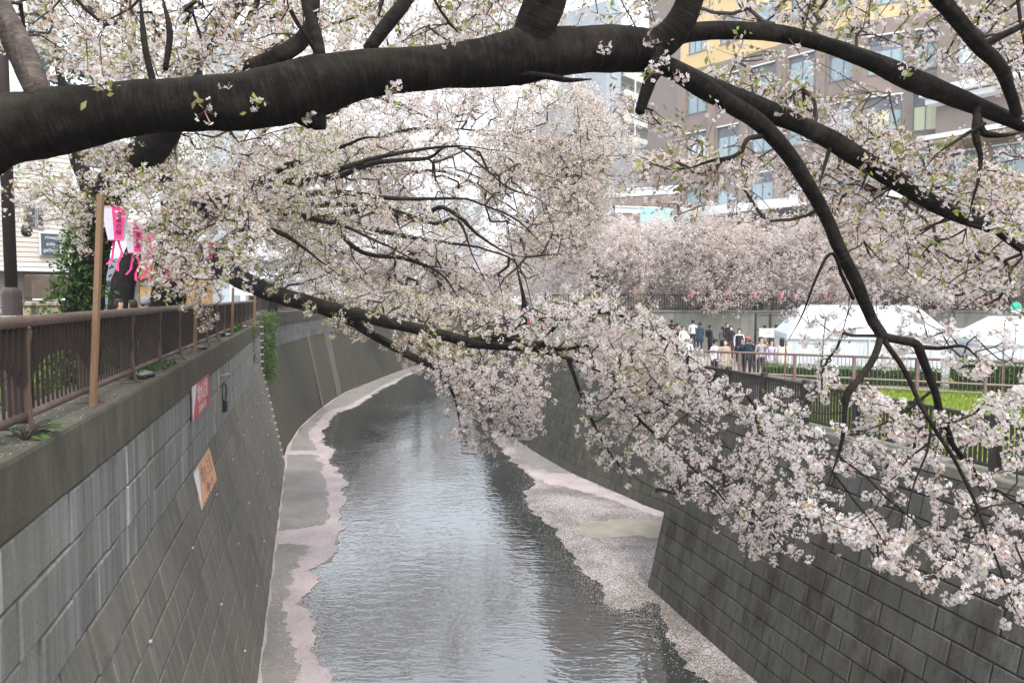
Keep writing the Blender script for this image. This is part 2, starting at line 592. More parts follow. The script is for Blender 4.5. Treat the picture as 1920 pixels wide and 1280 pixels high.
shelf_out = [Wz(x, y) for x, y in ((1330, 1280), (1267, 1205), (1246, 1165), (1215, 1128), (1180, 1146), (1145, 1140), (1128, 1105), (1108, 1085), (1085, 1060), (1058, 1022), (1046, 992),
                                  (1012, 968), (986, 942), (980, 922), (1004, 905), (988, 888), (965, 868), (942, 842), (925, 824), (918, 806))]
co = C0 + DR * 22
shelf_in = [(co.x + .1, co.y), tuple((C0 + NR * .4 - DR * .02).xy), (8.4, 24.5), (8.3, 28.7)] + [tuple(p) for p in far_right[2:9]]
sheet('petal_shelf', [(co.x - 1.4, co.y)] + [tuple(q) for q in ragged(shelf_out, .11, 4, False)] + list(reversed(shelf_in)), .012, M_shelf)
patch = [Wz(x, y) for x, y in ((1085, 985), (1110, 976), (1170, 973), (1230, 976), (1262, 985), (1258, 1004), (1225, 1010), (1180, 1005), (1130, 1012), (1100, 1004))]
sheet('silt_pool', [tuple(q) for q in ragged(patch, .12, 4)], .020, M_silt)
patch = [Wz(x, y) for x, y in ((940, 812), (985, 838), (1035, 866), (1066, 884), (1030, 886), (1000, 878), (968, 850))]
sheet('silt_bank', [tuple(q) for q in ragged(patch, .12, 4)], .020, M_greysilt)
patch = [Wz(x, y) for x, y in ((985, 880), (1030, 888), (1075, 888), (1140, 920), (1200, 946), (1245, 962), (1250, 970), (1180, 950), (1120, 930), (1060, 912), (1020, 906))]
sheet('petal_drift', [tuple(q) for q in ragged(patch, .14, 4)], .018, M_belt)

# single petals: strewn over the water by the banks and along the belts
def petals(name, P3, size, m, nrm=None, flat=.25):
    n = len(P3)
    a = rng.uniform(0, 2 * np.pi, n); s = size * rng.uniform(.6, 1.25, n)
    t = np.stack([np.cos(a), np.sin(a), rng.normal(0, flat, n)], 1) * s[:, None]
    b = np.stack([-np.sin(a), np.cos(a), rng.normal(0, flat, n)], 1) * s[:, None] * .75
    V = np.stack([P3 - t, P3 + b, P3 + t, P3 - b], 1).reshape(-1, 3)
    k = np.arange(n)[:, None] * 4
    T = np.stack([k + (0, 3, 2), k + (0, 2, 1)], 1).reshape(-1, 3)
    me = np_mesh(name, V, T, [m], tint=np.repeat(rng.uniform(.1, 1, n), 2))
    return tag(link(bpy.data.objects.new(name, me)), kind='stuff')
pts = []
for line, n_, sp in ((bo, 6500, .30), (bi, 3500, .30), (ragged(shelf_out, .16, 3, False), 4200, .42)):
    A = np.array([np.asarray(q, float) for q in line])
    i = rng.integers(0, len(A), n_)
    pts.append(A[i] + rng.normal(0, sp, (n_, 2)) * rng.random((n_, 1)) ** .7 * 1.5)
for k in range(900):
    Y = 12 + 60 * rng.random() ** 1.6
    pts.append(np.array([[rng.uniform(-.5, .34) * Y * .45, Y]]))
# a drift of petals riding on the water off the bend
for k in range(1500):
    t = rng.random()
    q = onz(680 + 300 * t + rng.normal(0, 26), 880 - 75 * t + rng.normal(0, 13), 0)
    pts.append(np.array([[q.x, q.y]]))
for k in range(260):
    q = onz(rng.uniform(690, 790), 762 + rng.normal(0, 3), 0)
    pts.append(np.array([[q.x, q.y]]))
A = np.concatenate(pts)
petals('floating_petals', np.concatenate([A, np.full((len(A), 1), .030)], 1), .017, M_petal, flat=.08)

# ---- banks of earth under street, terrace and lawn
def slab(name, poly, z0, z1, m):
    mb = MB()
    n = len(poly)
    area = sum(poly[i][0] * poly[(i + 1) % n][1] - poly[(i + 1) % n][0] * poly[i][1] for i in range(n))
    if area < 0: poly = list(reversed(poly))
    tri = tessellate_polygon([[Vector((q[0], q[1], 0)) for q in poly]])
    fs = []
    for a, b, c in tri:
        A, B, D = (poly[i] for i in (a, b, c))
        cr = (B[0] - A[0]) * (D[1] - A[1]) - (B[1] - A[1]) * (D[0] - A[0])
        fs.append((a, b, c) if cr > 0 else (a, c, b))
    mb.add([(q[0], q[1], z1) for q in poly], fs)
    for i in range(n):
        a, b = poly[i], poly[(i + 1) % n]
        mb.poly(((a[0], a[1], z0), (b[0], b[1], z0), (b[0], b[1], z1), (a[0], a[1], z1)))
    return tag(mb.build(name, m), kind='structure')

FL = resample(far_left, 1.5); FLn = normals2(FL, 1)
FR = resample(far_right, .8); FRn = normals2(FR, -1)
M_street = noisy('asphalt', (.055, .054, .052), (.08, .078, .074), 2.0, .9, .15, fine=.2)
M_terrace = noisy('terrace_paving', (.20, .185, .16), (.27, .25, .21), 1.0, .9, .1, fine=.2)
M_lawn = noisy('lawn_soil', (.07, .12, .02), (.12, .19, .03), 1.2, .95, .05)
left_poly = [tuple(PL(-6, -.5, 0).xy), tuple(PL(Y_ENDL, -.5, 0).xy)] + [tuple(p + n * 1.9) for p, n in list(zip(FL, FLn))[1:]] + [(-2, 700), (-700, 700), (-700, -40), (-20, -40)]
slab('street_left', left_poly, -1.1, Z_STREET_L, M_street)
BR = .22 * Z_COP_R
n46 = max(i for i, p in enumerate(FR) if p[1] < 46)
tp = [tuple((C0 + DR * 24 + NR * (BR + .3)).xy), tuple((C0 + NR * (BR + .3)).xy)] + [tuple(p + n * (BR + .3)) for p, n in list(zip(FR, FRn))[3:n46 + 1]]
slab('terrace', tp + [(FR[n46][0] + 3, 46.3), (70, 46.3), (70, -3)], -1.1, Z_LAWN, M_terrace)
slab('street_right', [(FR[n46][0] + 1.6, 46.2)] + [tuple(p + n * 1.6) for p, n in list(zip(FR, FRn))[n46 + 1:]] + [(12, 700), (700, 700), (700, 46.2)], -1.1, Z_STREET_R, M_street)

# ------------------------------------------------------------------ walls of the river
def block_mesh(L, H, mats, proud=.05, ch=.022, g=.022):
    x, z = L / 2 - g / 2, H / 2 - g / 2
    v = []
    for (dx, y) in ((0, 0), (0, proud - ch * .6), (ch, proud)):
        v += [(-x + dx, y, -z + dx), (x - dx, y, -z + dx), (x - dx, y, z - dx), (-x + dx, y, z - dx)]
    f = []
    for r in (0, 4):
        for k in range(4):
            a, b = r + k, r + (k + 1) % 4
            f.append((a, a + 4, b + 4, b))
    f.append((8, 11, 10, 9))
    me = bpy.data.meshes.new('block')
    me.from_pydata(v, [], f)
    me.materials.append(mats)
    me.update()
    return me

def frame(c, X, Yv):
    X = X.normalized(); Yv = Yv.normalized(); Zv = X.cross(Yv)
    return Matrix(((X.x, Yv.x, Zv.x, c.x), (X.y, Yv.y, Zv.y, c.y), (X.z, Yv.z, Zv.z, c.z), (0, 0, 0, 1)))

def block(parent, me, M):
    o = bpy.data.objects.new('block', me)
    o.matrix_world = M
    o.parent = parent
    C.objects.link(o)
    return o

def joined_blocks(lst, name, mats, parent):
    """many alike blocks as one part: lst of (mesh, matrix, material index)"""
    V, Fc, mi, k = [], [], [], 0
    for me, M, q in lst:
        for v in me.vertices:
            V.append(tuple(M @ v.co))
        for p in me.polygons:
            Fc.append(tuple(i + k for i in p.vertices)); mi.append(q)
        k += len(me.vertices)
    me = bpy.data.meshes.new(name)
    me.from_pydata(V, [], Fc)
    for m in mats: me.materials.append(m)
    me.polygons.foreach_set('material_index', mi)
    me.update()
    return tag(link(bpy.data.objects.new(name, me), parent), kind='stuff')

# ---- near left wall
wall = thing('river_wall', 'near left river wall of grey concrete blocks with a mossy coping under the brown fence', 'wall')
tag(wall, kind='thing')
Z_BEAM, Z_BAT = 7.06, 5.42
prof = [(-.06, Z_BEAM), (-.06, Z_BAT), (B_L - .03, -.4)]
mb = MB()
Ys = np.linspace(-5, Y_ENDL, 24)
P = [np.array(PL(Y, 0, 0).xy) for Y in Ys]
Nn = [np.array(NL.xy)] * len(P)
sweep(P, Nn, prof, (0, 0), False, mb)
for o_ in (mb,):
    e = [PL(Y_ENDL, o, z) for o, z in ((-.06, Z_BEAM), (-.06, Z_BAT), (B_L - .03, -.4), (-.9, -.4), (-.9, Z_BEAM))]
    mb.poly(e, 0)
mb.build('wall_core', M_joint, wall)
YS = [-5, 4.5, 12.2, 20.4, 30.1, Y_ENDL + .02]
for a, b in zip(YS, YS[1:]):
    mb = MB()
    prof = [(-1.0, 7.0), (-1.0, Z_COP_L), (-.05, Z_COP_L), (-.012, Z_COP_L - .012), (0, Z_COP_L - .05), (.012, Z_BEAM + .03), (0, Z_BEAM), (-.08, Z_BEAM)]
    n_ = max(4, int((b - a) * 2))
    yy = np.linspace(a + .008, b - .008, n_)
    PP = [np.array(PL(Y, 0, 0).xy) + np.array(NL.xy) * rng.normal(0, .006) for Y in yy]
    sweep(PP, [np.array(NL.xy)] * n_, prof, [0] * 7, True, mb)
    for q, fl in ((0, False), (-1, True)):
        e = [(*(PP[q] + np.array(NL.xy) * o), z) for o, z in prof]
        mb.poly(e if fl else e[::-1], 0)
    mb.build('coping_slab', M_coping, wall)
LB = .95
rows_v = np.linspace(Z_BEAM - .015, Z_BAT, 4)
H_v = rows_v[0] - rows_v[1]
slope = Vector((NL.x * (B_L + .06), NL.y * (B_L + .06), -Z_BAT)).normalized()     # down the batter
Lb = math.hypot(B_L + .06, Z_BAT)
nb_ = 10
H_b = Lb / nb_
bn = (NL * Z_BAT + Vector((0, 0, B_L + .06))).normalized()
me_v = block_mesh(LB, H_v, M_upper)
me_b = block_mesh(LB, H_b, M_lower)
rest = []
for r in range(3 + nb_):
    for k in range(0, 40):
        Y = 4.2 + (k + (.5 if r % 2 else 0)) * LB * DL.y
        if Y > Y_ENDL - .45: continue
        if r < 3:
            c = PL(Y, -.06, rows_v[r] - H_v / 2)
            M = frame(c, -DL, NL); me = me_v
        else:
            c = PL(Y, -.06, Z_BAT) + slope * (r - 3 + .5) * H_b
            M = frame(c, -DL, bn); me = me_b
        jit = Matrix.Translation((0, rng.normal(0, .007), 0)) @ Matrix.Rotation(rng.normal(0, .005), 4, 'Z')
        if Y < 22.5: block(wall, me, M @ jit)
        else: rest.append((me, M @ jit, 0 if r < 3 else 1))
joined_blocks(rest, 'block_courses', [M_upper, M_lower], wall)
wp = MB()
for k in range(26):
    Yw = 6 + k * 1.25; r_ = (1, 4, 7)[k % 3]
    c = PL(Yw, -.06, Z_BAT) + slope * (r_ + .97) * H_b + bn * .05
    wp.tube([c - bn * .05, c + bn * .03], .022, 7)
tag(wp.build('weep_pipe', noisy('weep_plastic', (.45, .45, .42), (.55, .55, .5), 4), wall), kind='stuff')
M_strip = noisy('joint_strip', (.16, .155, .135), (.11, .105, .09), 3, .9, .1)
mb = MB()
c = PL(21, -.06, Z_BAT) + slope * (Lb / 2) + bn * .03
mb.box((0, 0, 0), (.16, .05, Lb), 0, None)
o = mb.build('joint_strip', M_strip, wall); o.matrix_world = frame(c, -DL, bn)

# ---- far left wall
fw = thing('river_wall', 'curving left river wall beyond the ladder, smooth brown concrete under three block courses', 'wall')
tag(fw, kind='thing')
mb = MB()
zb, zt = 5.77, 7.15
nf = max(i for i, p in enumerate(FL) if p[1] < 185)
P, Nn = FL[:nf], FLn[:nf]
sweep(P, Nn, [(-.02, -.4), (1.08, zb)], (0,), False, mb)
mb.build('wall_face', M_farwall, fw, smooth=True)
mb = MB()
sweep(P, Nn, [(1.10, zb), (1.10, zt)], (0,), False, mb)
sweep(P, Nn, [(1.08, zb), (1.10, zb)], (0,), False, mb)
mb.build('wall_core', M_joint, fw)
mb = MB()
sweep(P, Nn, [(1.14, zt), (1.0, zt + .002), (1.0, 7.94), (1.06, 8.0), (2.0, 8.0), (2.0, 7.0)], (0,) * 5, False, mb)
mb.build('coping_slab', M_coping, fw)

def curved_block(P, Nn, i, t0, t1, prof0, prof1, m, parent, lift):
    (o0, z0), (o1, z1) = prof0, prof1
    def pt(t, o, z):
        j = min(int(t), len(P) - 2); f = t - j
        q = P[j] * (1 - f) + P[j + 1] * f; n = Nn[j] * (1 - f) + Nn[j + 1] * f
        return Vector((*(q + n * o), z))
    a, b, c, d = pt(t0, o0, z0), pt(t1, o0, z0), pt(t1, o1, z1), pt(t0, o1, z1)
    cen = (a + b + c + d) / 4
    n = (b - a).cross(d - a).normalized()
    j = min(int(t0), len(P) - 2)
    if n.dot(Vector((*(-Nn[j]), 0))) < 0: n = -n
    g_, ch = .012, .018
    q = [a, b, c, d]
    v = []
    for inset, h in ((g_, 0), (g_, lift - ch * .6), (g_ + ch, lift)):
        for w in q:
            dd = cen - w
            L = dd.length
            v.append(w + dd / L * inset * 1.4 + n * h - cen)
    f = []
    for r in (0, 4):
        for k in range(4):
            f.append((r + k, r + (k + 1) % 4, r + (k + 1) % 4 + 4, r + k + 4))
    f.append((8, 9, 10, 11))
    fn = (v[9] - v[8]).cross(v[11] - v[8])
    if fn.dot(n) < 0: f = [tuple(reversed(x)) for x in f]
    me = bpy.data.meshes.new('block')
    me.from_pydata([tuple(x) for x in v], [], f)
    me.materials.append(m)
    me.update()
    o = bpy.data.objects.new('block', me)
    o.location = cen
    return link(o, parent)
for r in range(3):
    for k in range(24):
        t0 = .05 + k * 1.0 + (.5 if r % 2 else 0)
        if t0 + 1 > len(P) - 2: break
        h = (zt - zb) / 3
        curved_block(P, Nn, k, t0, t0 + 1.0, (1.10, zb + r * h), (1.10, zb + (r + 1) * h), M_farup, fw, .04)
M_pale = wall_mat('pale_seam', (.20, .197, .158), (.11, .105, .08), (.15, .147, .11), streak=(2, 2, .1), amount=.6, rnd=.05)
for i0, w in ((13.2, .5), (17.6, 1.3)):
    curved_block(P, Nn, 0, i0, i0 + w, (-.01, .05), (1.075, zb - .02), M_pale, fw, .03).name = 'pale_panel'

# ---- near right wall
rw = thing('river_wall', 'near right battered wall of dark stained concrete blocks ending in a sharp corner', 'wall')
tag(rw, kind='thing')
up = Vector((NR.x * BR, NR.y * BR, Z_COP_R - .22)).normalized()
Lr = math.hypot(BR, Z_COP_R - .22)
rn_ = (-NR * (Z_COP_R - .22) + Vector((0, 0, BR))).normalized()
mb = MB()
A0 = C0; A1 = C0 + DR * 23
low = Vector((0, 0, 0)) - up * .4
core = lambda q, s: q + up * s - rn_ * .03
mb.poly((core(A0, -.4), core(A1, -.4), core(A1, Lr), core(A0, Lr)))
back = C0 + NR * 6.0 - DR * .8
mb.poly((A0 - up * .4 - rn_ * .03, A0 + up * Lr - rn_ * .03, back + up * Lr, back - Vector((0, 0, .4))))
mb.build('wall_core', M_joint, rw)
# the return face, turned away from the camera
mb = MB()
mb.poly((A0 - up * .3 - DR * .02, back - DR * .02 - Vector((0, 0, .3)), back + up * Lr - DR * .02, A0 + up * Lr - DR * .02))
mb.build('return_face', M_right, rw)
nr_ = 13
H_r, LR = Lr / nr_, .82
me_r = block_mesh(LR, H_r, M_right)
me_h = block_mesh(LR / 2, H_r, M_right)
for r in range(nr_):
    for k in range(21):
        odd = r % 2
        s = LR * (k + .5) if not odd else LR * k
        me = me_r
        if odd and k == 0: s, me = LR / 4, me_h
        if s > 16.5: continue
        c = C0 + DR * s + up * (r + .5) * H_r - rn_ * .03
        jit = Matrix.Translation((0, rng.normal(0, .007), 0)) @ Matrix.Rotation(rng.normal(0, .005), 4, 'Z')
        block(rw, me, frame(c, -DR, rn_) @ jit)
mb = MB()
zc0 = Z_COP_R - .22
def PR(s, o, z): 
    q = C0 + DR * s + NR * (BR + o)
    return Vector((q.x, q.y, z))
pr = [(.62, Z_LAWN - .1), (.62, Z_COP_R), (0.03, Z_COP_R), (0, Z_COP_R - .03), (-.03, zc0 + .02), (0.0, zc0), (.2, zc0)]
ss = np.linspace(-.03, 23, 30)
for a, b in zip(ss, ss[1:]):
    for (o0, z0), (o1, z1) in zip(pr, pr[1:]):
        mb.poly((PR(a, o0, z0), PR(b, o0, z0), PR(b, o1, z1), PR(a, o1, z1)))
mb.poly([PR(-.03, o, z) for o, z in pr])
mb.build('coping_slab', M_rcoping, rw)

# ---- far right wall
frw = thing('river_wall', 'far right river wall of greenish concrete blocks curving away behind the corner', 'wall')
tag(frw, kind='thing')
mb = MB()
nfr = max(i for i, p in enumerate(FR) if p[1] < 185)
P, Nn = FR[:nfr], FRn[:nfr]
zt = Z_COP_R - .3
sweep(P, Nn, [(-.07, -.4), (.22 * zt, zt)], (0,), True, mb)
mb.build('wall_core', M_joint, frw)
mb = MB()
sweep(P, Nn, [(.22 * zt - .06, zt), (.22 * zt - .06, Z_COP_R + .0), (.22 * zt + .7, Z_COP_R), (.22 * zt + .7, Z_LAWN - .2)], (0,) * 3, True, mb)
mb.build('coping_slab', M_rcoping, frw)
nr2 = 13
h = zt / nr2
i0 = min(i for i, p in enumerate(P) if p[1] > 28)
fill = MB()
for r in range(nr2):
    for k in range(23):
        t0 = i0 + k * 1.0 + (.5 if r % 2 else 0)
        z0, z1 = r * h, (r + 1) * h
        curved_block(P, Nn, k, t0, t0 + 1.0, (.22 * z0, z0), (.22 * z1, z1), M_rightfar, frw, .04)
    for k in range(23, 70):
        t0 = i0 + k
        j = int(t0)
        if j + 1 >= len(P): break
        z0, z1 = r * h + .015, (r + 1) * h - .015
        a = Vector((*(P[j] + Nn[j] * (.22 * z0 - .04)), z0)); b = Vector((*(P[j + 1] + Nn[j + 1] * (.22 * z0 - .04)), z0))
        c = Vector((*(P[j + 1] + Nn[j + 1] * (.22 * z1 - .04)), z1)); d = Vector((*(P[j] + Nn[j] * (.22 * z1 - .04)), z1))
        fill.poly((d, c, b, a))
tag(fill.build('block_courses', M_rightfar, frw), kind='stuff')

# ------------------------------------------------------------------ cherry trees
def limb(px, seg=6):
    """px: list of (x, y, width in photo pixels, metres ahead) -> smooth list of (point, radius); thin ones wander"""
    out = []
    L = catmull(px, seg)
    o_ = Vector(rng.uniform(0, 60, 3))
    for i, (x, y, w, Y) in enumerate(L):
        p = at(x, y, Y)
        k = min(1.0, max(0.0, (30 - w) / 18)) * min(1, i / 5)
        q = o_ + p * (14 / Y)
        p = p + noise.noise_vector(q) * (.0042 * Y * k) + noise.noise_vector(q * 2.7) * (.002 * Y * k)
        tp = 1.0
        if px[-1][2] < 13:
            u = i / (len(L) - 1); tp = 1 - .8 * max(0.0, (u - .55) / .45)
        out.append((p, max(w * tp, .8) / 2 / F * Y))
    return out

def limb3(pts, seg=6):
    """pts: list of (x, y, z, radius)"""
    return [(Vector(q[:3]), max(q[3], .004)) for q in catmull(pts, seg)]

def bark_tube(chain, name, m, parent, n=14, rough=.06):
    """a limb as one closed tapered tube with an uneven surface"""
    pts = [c[0] for c in chain]; rad = [c[1] for c in chain]
    V, Fc, al = [], [], []
    prev = None; s = 0.0
    off = rng.uniform(0, 50)
    for i, p in enumerate(pts):
        d = (pts[min(i + 1, len(pts) - 1)] - pts[max(i - 1, 0)])
        if d.length < 1e-9: d = Vector((0, 0, 1))
        d.normalize()
        if i: s += (p - pts[i - 1]).length
        a = d.cross(Vector((0, 0, 1))) if prev is None else prev - d * prev.dot(d)
        if a.length < 1e-4: a = d.cross(Vector((1, 0, 0)))
        a.normalize(); prev = a
        b = d.cross(a)
        for j in range(n):
            t = 2 * math.pi * j / n
            q = a * math.cos(t) + b * math.sin(t)
            k = noise.noise(Vector((q.x * 1.3 + off, q.y * 1.3 + s * 2.2, q.z * 1.3))) * rough * 2.2 + noise.noise(Vector((q.x * 3 + off, s * 7, q.z * 3))) * rough + noise.noise(Vector((q.x * 6 + off, s * 30, q.z * 6))) * rough * .45
            V.append(tuple(p + q * rad[i] * (1 + k))); al.append(s + off)
    for i in range(len(pts) - 1):
        for j in range(n):
            q = i * n
            Fc.append((q + j, q + (j + 1) % n, q + n + (j + 1) % n, q + n + j))
    for e, tip, r in ((0, pts[0] - (pts[1] - pts[0]).normalized() * rad[0] * .4, True), ((len(pts) - 1) * n, pts[-1] + (pts[-1] - pts[-2]).normalized() * rad[-1] * .8, False)):
        c = len(V); V.append(tuple(tip)); al.append(al[e])
        for j in range(n):
            x = (e + j, e + (j + 1) % n, c)
            Fc.append(tuple(reversed(x)) if r else x)
    me = bpy.data.meshes.new(name)
    me.from_pydata(V, [], Fc)
    at_ = me.attributes.new('along', 'FLOAT', 'POINT')
    at_.data.foreach_set('value', al)
    me.materials.append(m)
    me.polygons.foreach_set('use_smooth', [True] * len(me.polygons))
    me.update()
    return link(bpy.data.objects.new(name, me), parent)

def in_poly(x, y, poly):
    n = len(poly); r = np.zeros(len(x), bool)
    for i in range(n):
        (x0, y0), (x1, y1) = poly[i], poly[(i + 1) % n]
        c = ((y0 > y) != (y1 > y)) & (x < (x1 - x0) * (y - y0) / (y1 - y0 + 1e-9) + x0)
        r ^= c
    return r

def sample_mass(poly, Y0, Y1, n, freq=1.2, thr=-.05, soft=.18, dev=0.0):
    """points in the volume seen through that outline between two distances, thinned into clumps"""
    xs = [p[0] for p in poly]; ys = [p[1] for p in poly]
    out = []
    tries = 0
    while len(out) < n and tries < 60:
        tries += 1
        x = rng.uniform(min(xs), max(xs), n); y = rng.uniform(min(ys), max(ys), n)
        k = in_poly(x, y, poly)
        for a, b in zip(x[k], y[k]):
            Y = rng.uniform(Y0, Y1)
            p = at(a, b, Y)
            q = noise.noise(p * freq) + .5 * noise.noise(p * freq * 2.3)
            if q > thr + rng.normal(0, soft):
                out.append(p)
            if len(out) >= n: break
    return out

def grow(skel, att, step=.34, bend=.22, sag=0.0):
    """joins every point to the branches: returns nodes (N,3) and parents (-1 = on a limb)"""
    nodes = [p.copy() for p, r in skel]
    par = [-1] * len(nodes)
    depth = [0.0] * len(nodes)
    kd = kdtree.KDTree(len(nodes))
    for i, p in enumerate(nodes): kd.insert(p, i)
    kd.balance()
    order = sorted(att, key=lambda p: kd.find(p)[2])
    i = 0; batch = max(12, len(order) // 60); tips = []
    while i < len(order):
        chunk = order[i:i + batch]; i += batch
        new = []
        for p in chunk:
            best, bi, bd = 1e9, None, 0
            for co, idx, d in kd.find_n(p, 6):
                c = d + .10 * depth[idx]
                if c < best: best, bi, bd = c, idx, d
            new.append((p, bi, bd))
        for p, bi, bd in new:
            k = max(1, int(round(bd / step)))
            a = nodes[bi]; last = bi
            rnd_ = Vector(rng.normal(0, 1, 3)) * bend * min(bd, 1.2)
            for q in range(1, k + 1):
                t = q / k
                pos = a.lerp(p, t) + rnd_ * math.sin(math.pi * t) * .5 + Vector((0, 0, -sag * bd * math.sin(math.pi * t)))
                nodes.append(pos); par.append(last); depth.append(depth[last] + bd / k)
                last = len(nodes) - 1
            tips.append(last)
        kd = kdtree.KDTree(len(nodes))
        for j, p in enumerate(nodes): kd.insert(p, j)
        kd.balance()
    return nodes, par, tips

def twig_mesh(nodes, par, name, m, parent, r0=.0030, pw=.46, rmax=.03, kind='stuff'):
    n = len(nodes)
    cnt = np.ones(n)
    for i in range(n - 1, -1, -1):
        if par[i] >= 0: cnt[par[i]] += cnt[i]
    rad = np.minimum(r0 * cnt ** pw, rmax)
    idx = np.array([i for i in range(n) if par[i] >= 0])
    P = np.array([tuple(p) for p in nodes])
    pa = np.array(par)[idx]
    A, B = P[pa], P[idx]
    rA = np.minimum(rad[pa], rad[idx] * 1.5); rB = rad[idx]
    d = B - A; L = np.linalg.norm(d, axis=1, keepdims=True); d = d / np.maximum(L, 1e-6)
    u = np.cross(d, np.array((.31, .17, .93))); u /= np.maximum(np.linalg.norm(u, axis=1, keepdims=True), 1e-6)
    w = np.cross(d, u)
    V = []
    for c, r in ((A, rA), (B, rB)):
        for k in range(3):
            t = 2 * math.pi * k / 3
            V.append(c + (u * math.cos(t) + w * math.sin(t)) * r[:, None])
    V = np.stack(V, 1).reshape(-1, 3)
    k = np.arange(len(idx))[:, None] * 6
    T = []
    for a in range(3):
        b = (a + 1) % 3
        T += [k + np.array((a, b, b + 3)), k + np.array((a, b + 3, a + 3))]
    T = np.stack(T, 1).reshape(-1, 3)
    o = np_obj(name, parent, V, T, [m])
    return tag(o, kind=kind)

def unit(a):
    return a / np.maximum(np.linalg.norm(a, axis=-1, keepdims=True), 1e-9)

def blossom_arrays(cen, per, R, fr, level, pale=.5):
    """flowers round every cluster centre; level 3: five notched petals, 2: five plain petals, 1: one two-triangle flower"""
    n = len(cen)
    N_ = n * per
    c = np.repeat(cen, per, 0)
    size = np.repeat(rng.uniform(.72, 1.25, n), per)[:, None]
    drop = np.array((0, 0, -.35))
    d = unit(rng.normal(0, 1, (N_, 3)) + drop)
    pos = c + d * R * size * rng.uniform(.55, 1.05, (N_, 1))
    nrm = unit(d + rng.normal(0, .45, (N_, 3)))
    u = unit(np.cross(nrm, rng.normal(0, 1, (N_, 3))))
    w = np.cross(nrm, u)
    r = fr * rng.uniform(.75, 1.2, (N_, 1))
    tint = np.clip(np.repeat(rng.normal(pale, .20, n), per) + rng.normal(0, .16, N_), 0, 1)
    V, T = [], []
    if level == 3:
        V.append(pos)
        for k in range(5):
            a = 2 * math.pi * k / 5
            for da, rr, h in ((-.46, .80, .16), (0, .90, .22), (.46, .80, .16)):
                V.append(pos + (u * math.cos(a + da) + w * math.sin(a + da)) * r * rr + nrm * r * (h + rng.uniform(-.12, .22, (N_, 1))))
        nv = 16
        for k in range(5):
            b = 1 + 3 * k
            T += [(0, b, b + 1), (0, b + 1, b + 2)]
    elif level == 2:
        V.append(pos)
        for k in range(5):
            a = 2 * math.pi * k / 5
            for da in (-.46, .46):
                V.append(pos + (u * math.cos(a + da) + w * math.sin(a + da)) * r * .92 + nrm * r * (.2 + rng.uniform(-.12, .2, (N_, 1))))
        nv = 11
        for k in range(5):
            T.append((0, 1 + 2 * k, 2 + 2 * k))
    else:
        for q in (u, w, -u, -w):
            V.append(pos + q * r * rng.uniform(.75, 1.1, (N_, 1)) + nrm * r * rng.uniform(-.25, .25, (N_, 1)))
        nv = 4
        T = [(0, 1, 2), (0, 2, 3)]
    V = np.stack(V, 1).reshape(-1, 3)
    Tn = (np.array(T)[None] + np.arange(N_)[:, None, None] * nv).reshape(-1, 3)
    return V, Tn, np.repeat(tint, len(T)), pos, c

def stalk_arrays(pos, c, wd):
    """the reddish stalks and calyxes between cluster centre and flowers"""
    n = len(pos)
    d = unit(pos - c)
    s = unit(np.cross(d, rng.normal(0, 1, (n, 3)))) * wd
    V = np.stack([c - s * .4, c + s * .4, pos - d * wd * 1.0 + s, pos - d * wd * 1.0 - s], 1).reshape(-1, 3)
    k = np.arange(n)[:, None] * 4
    T = np.stack([k + (0, 1, 2), k + (0, 2, 3)], 1).reshape(-1, 3)
    return V, T

def leaf_arrays(cen, L, per=3, spread=.06):
    n = len(cen) * per
    c = np.repeat(cen, per, 0) + rng.normal(0, spread * .5, (n, 3))
    d = unit(rng.normal(0, 1, (n, 3)) + np.array((0, 0, .45)))
    u = unit(np.cross(d, rng.normal(0, 1, (n, 3))))
    l = L * rng.uniform(.6, 1.25, (n, 1))
    nn = np.cross(d, u)
    V = np.stack([c, c + d * l * .5 + u * l * .24 + nn * l * .06, c + d * l, c + d * l * .5 - u * l * .24 + nn * l * .06], 1).reshape(-1, 3)
    k = np.arange(n)[:, None] * 4
    T = np.stack([k + (0, 1, 2), k + (0, 2, 3)], 1).reshape(-1, 3)
    t = np.clip(np.repeat(rng.normal(.5, .25, len(cen)), per) + rng.normal(0, .15, n), 0, 1)
    return V, T, np.repeat(t, 2)

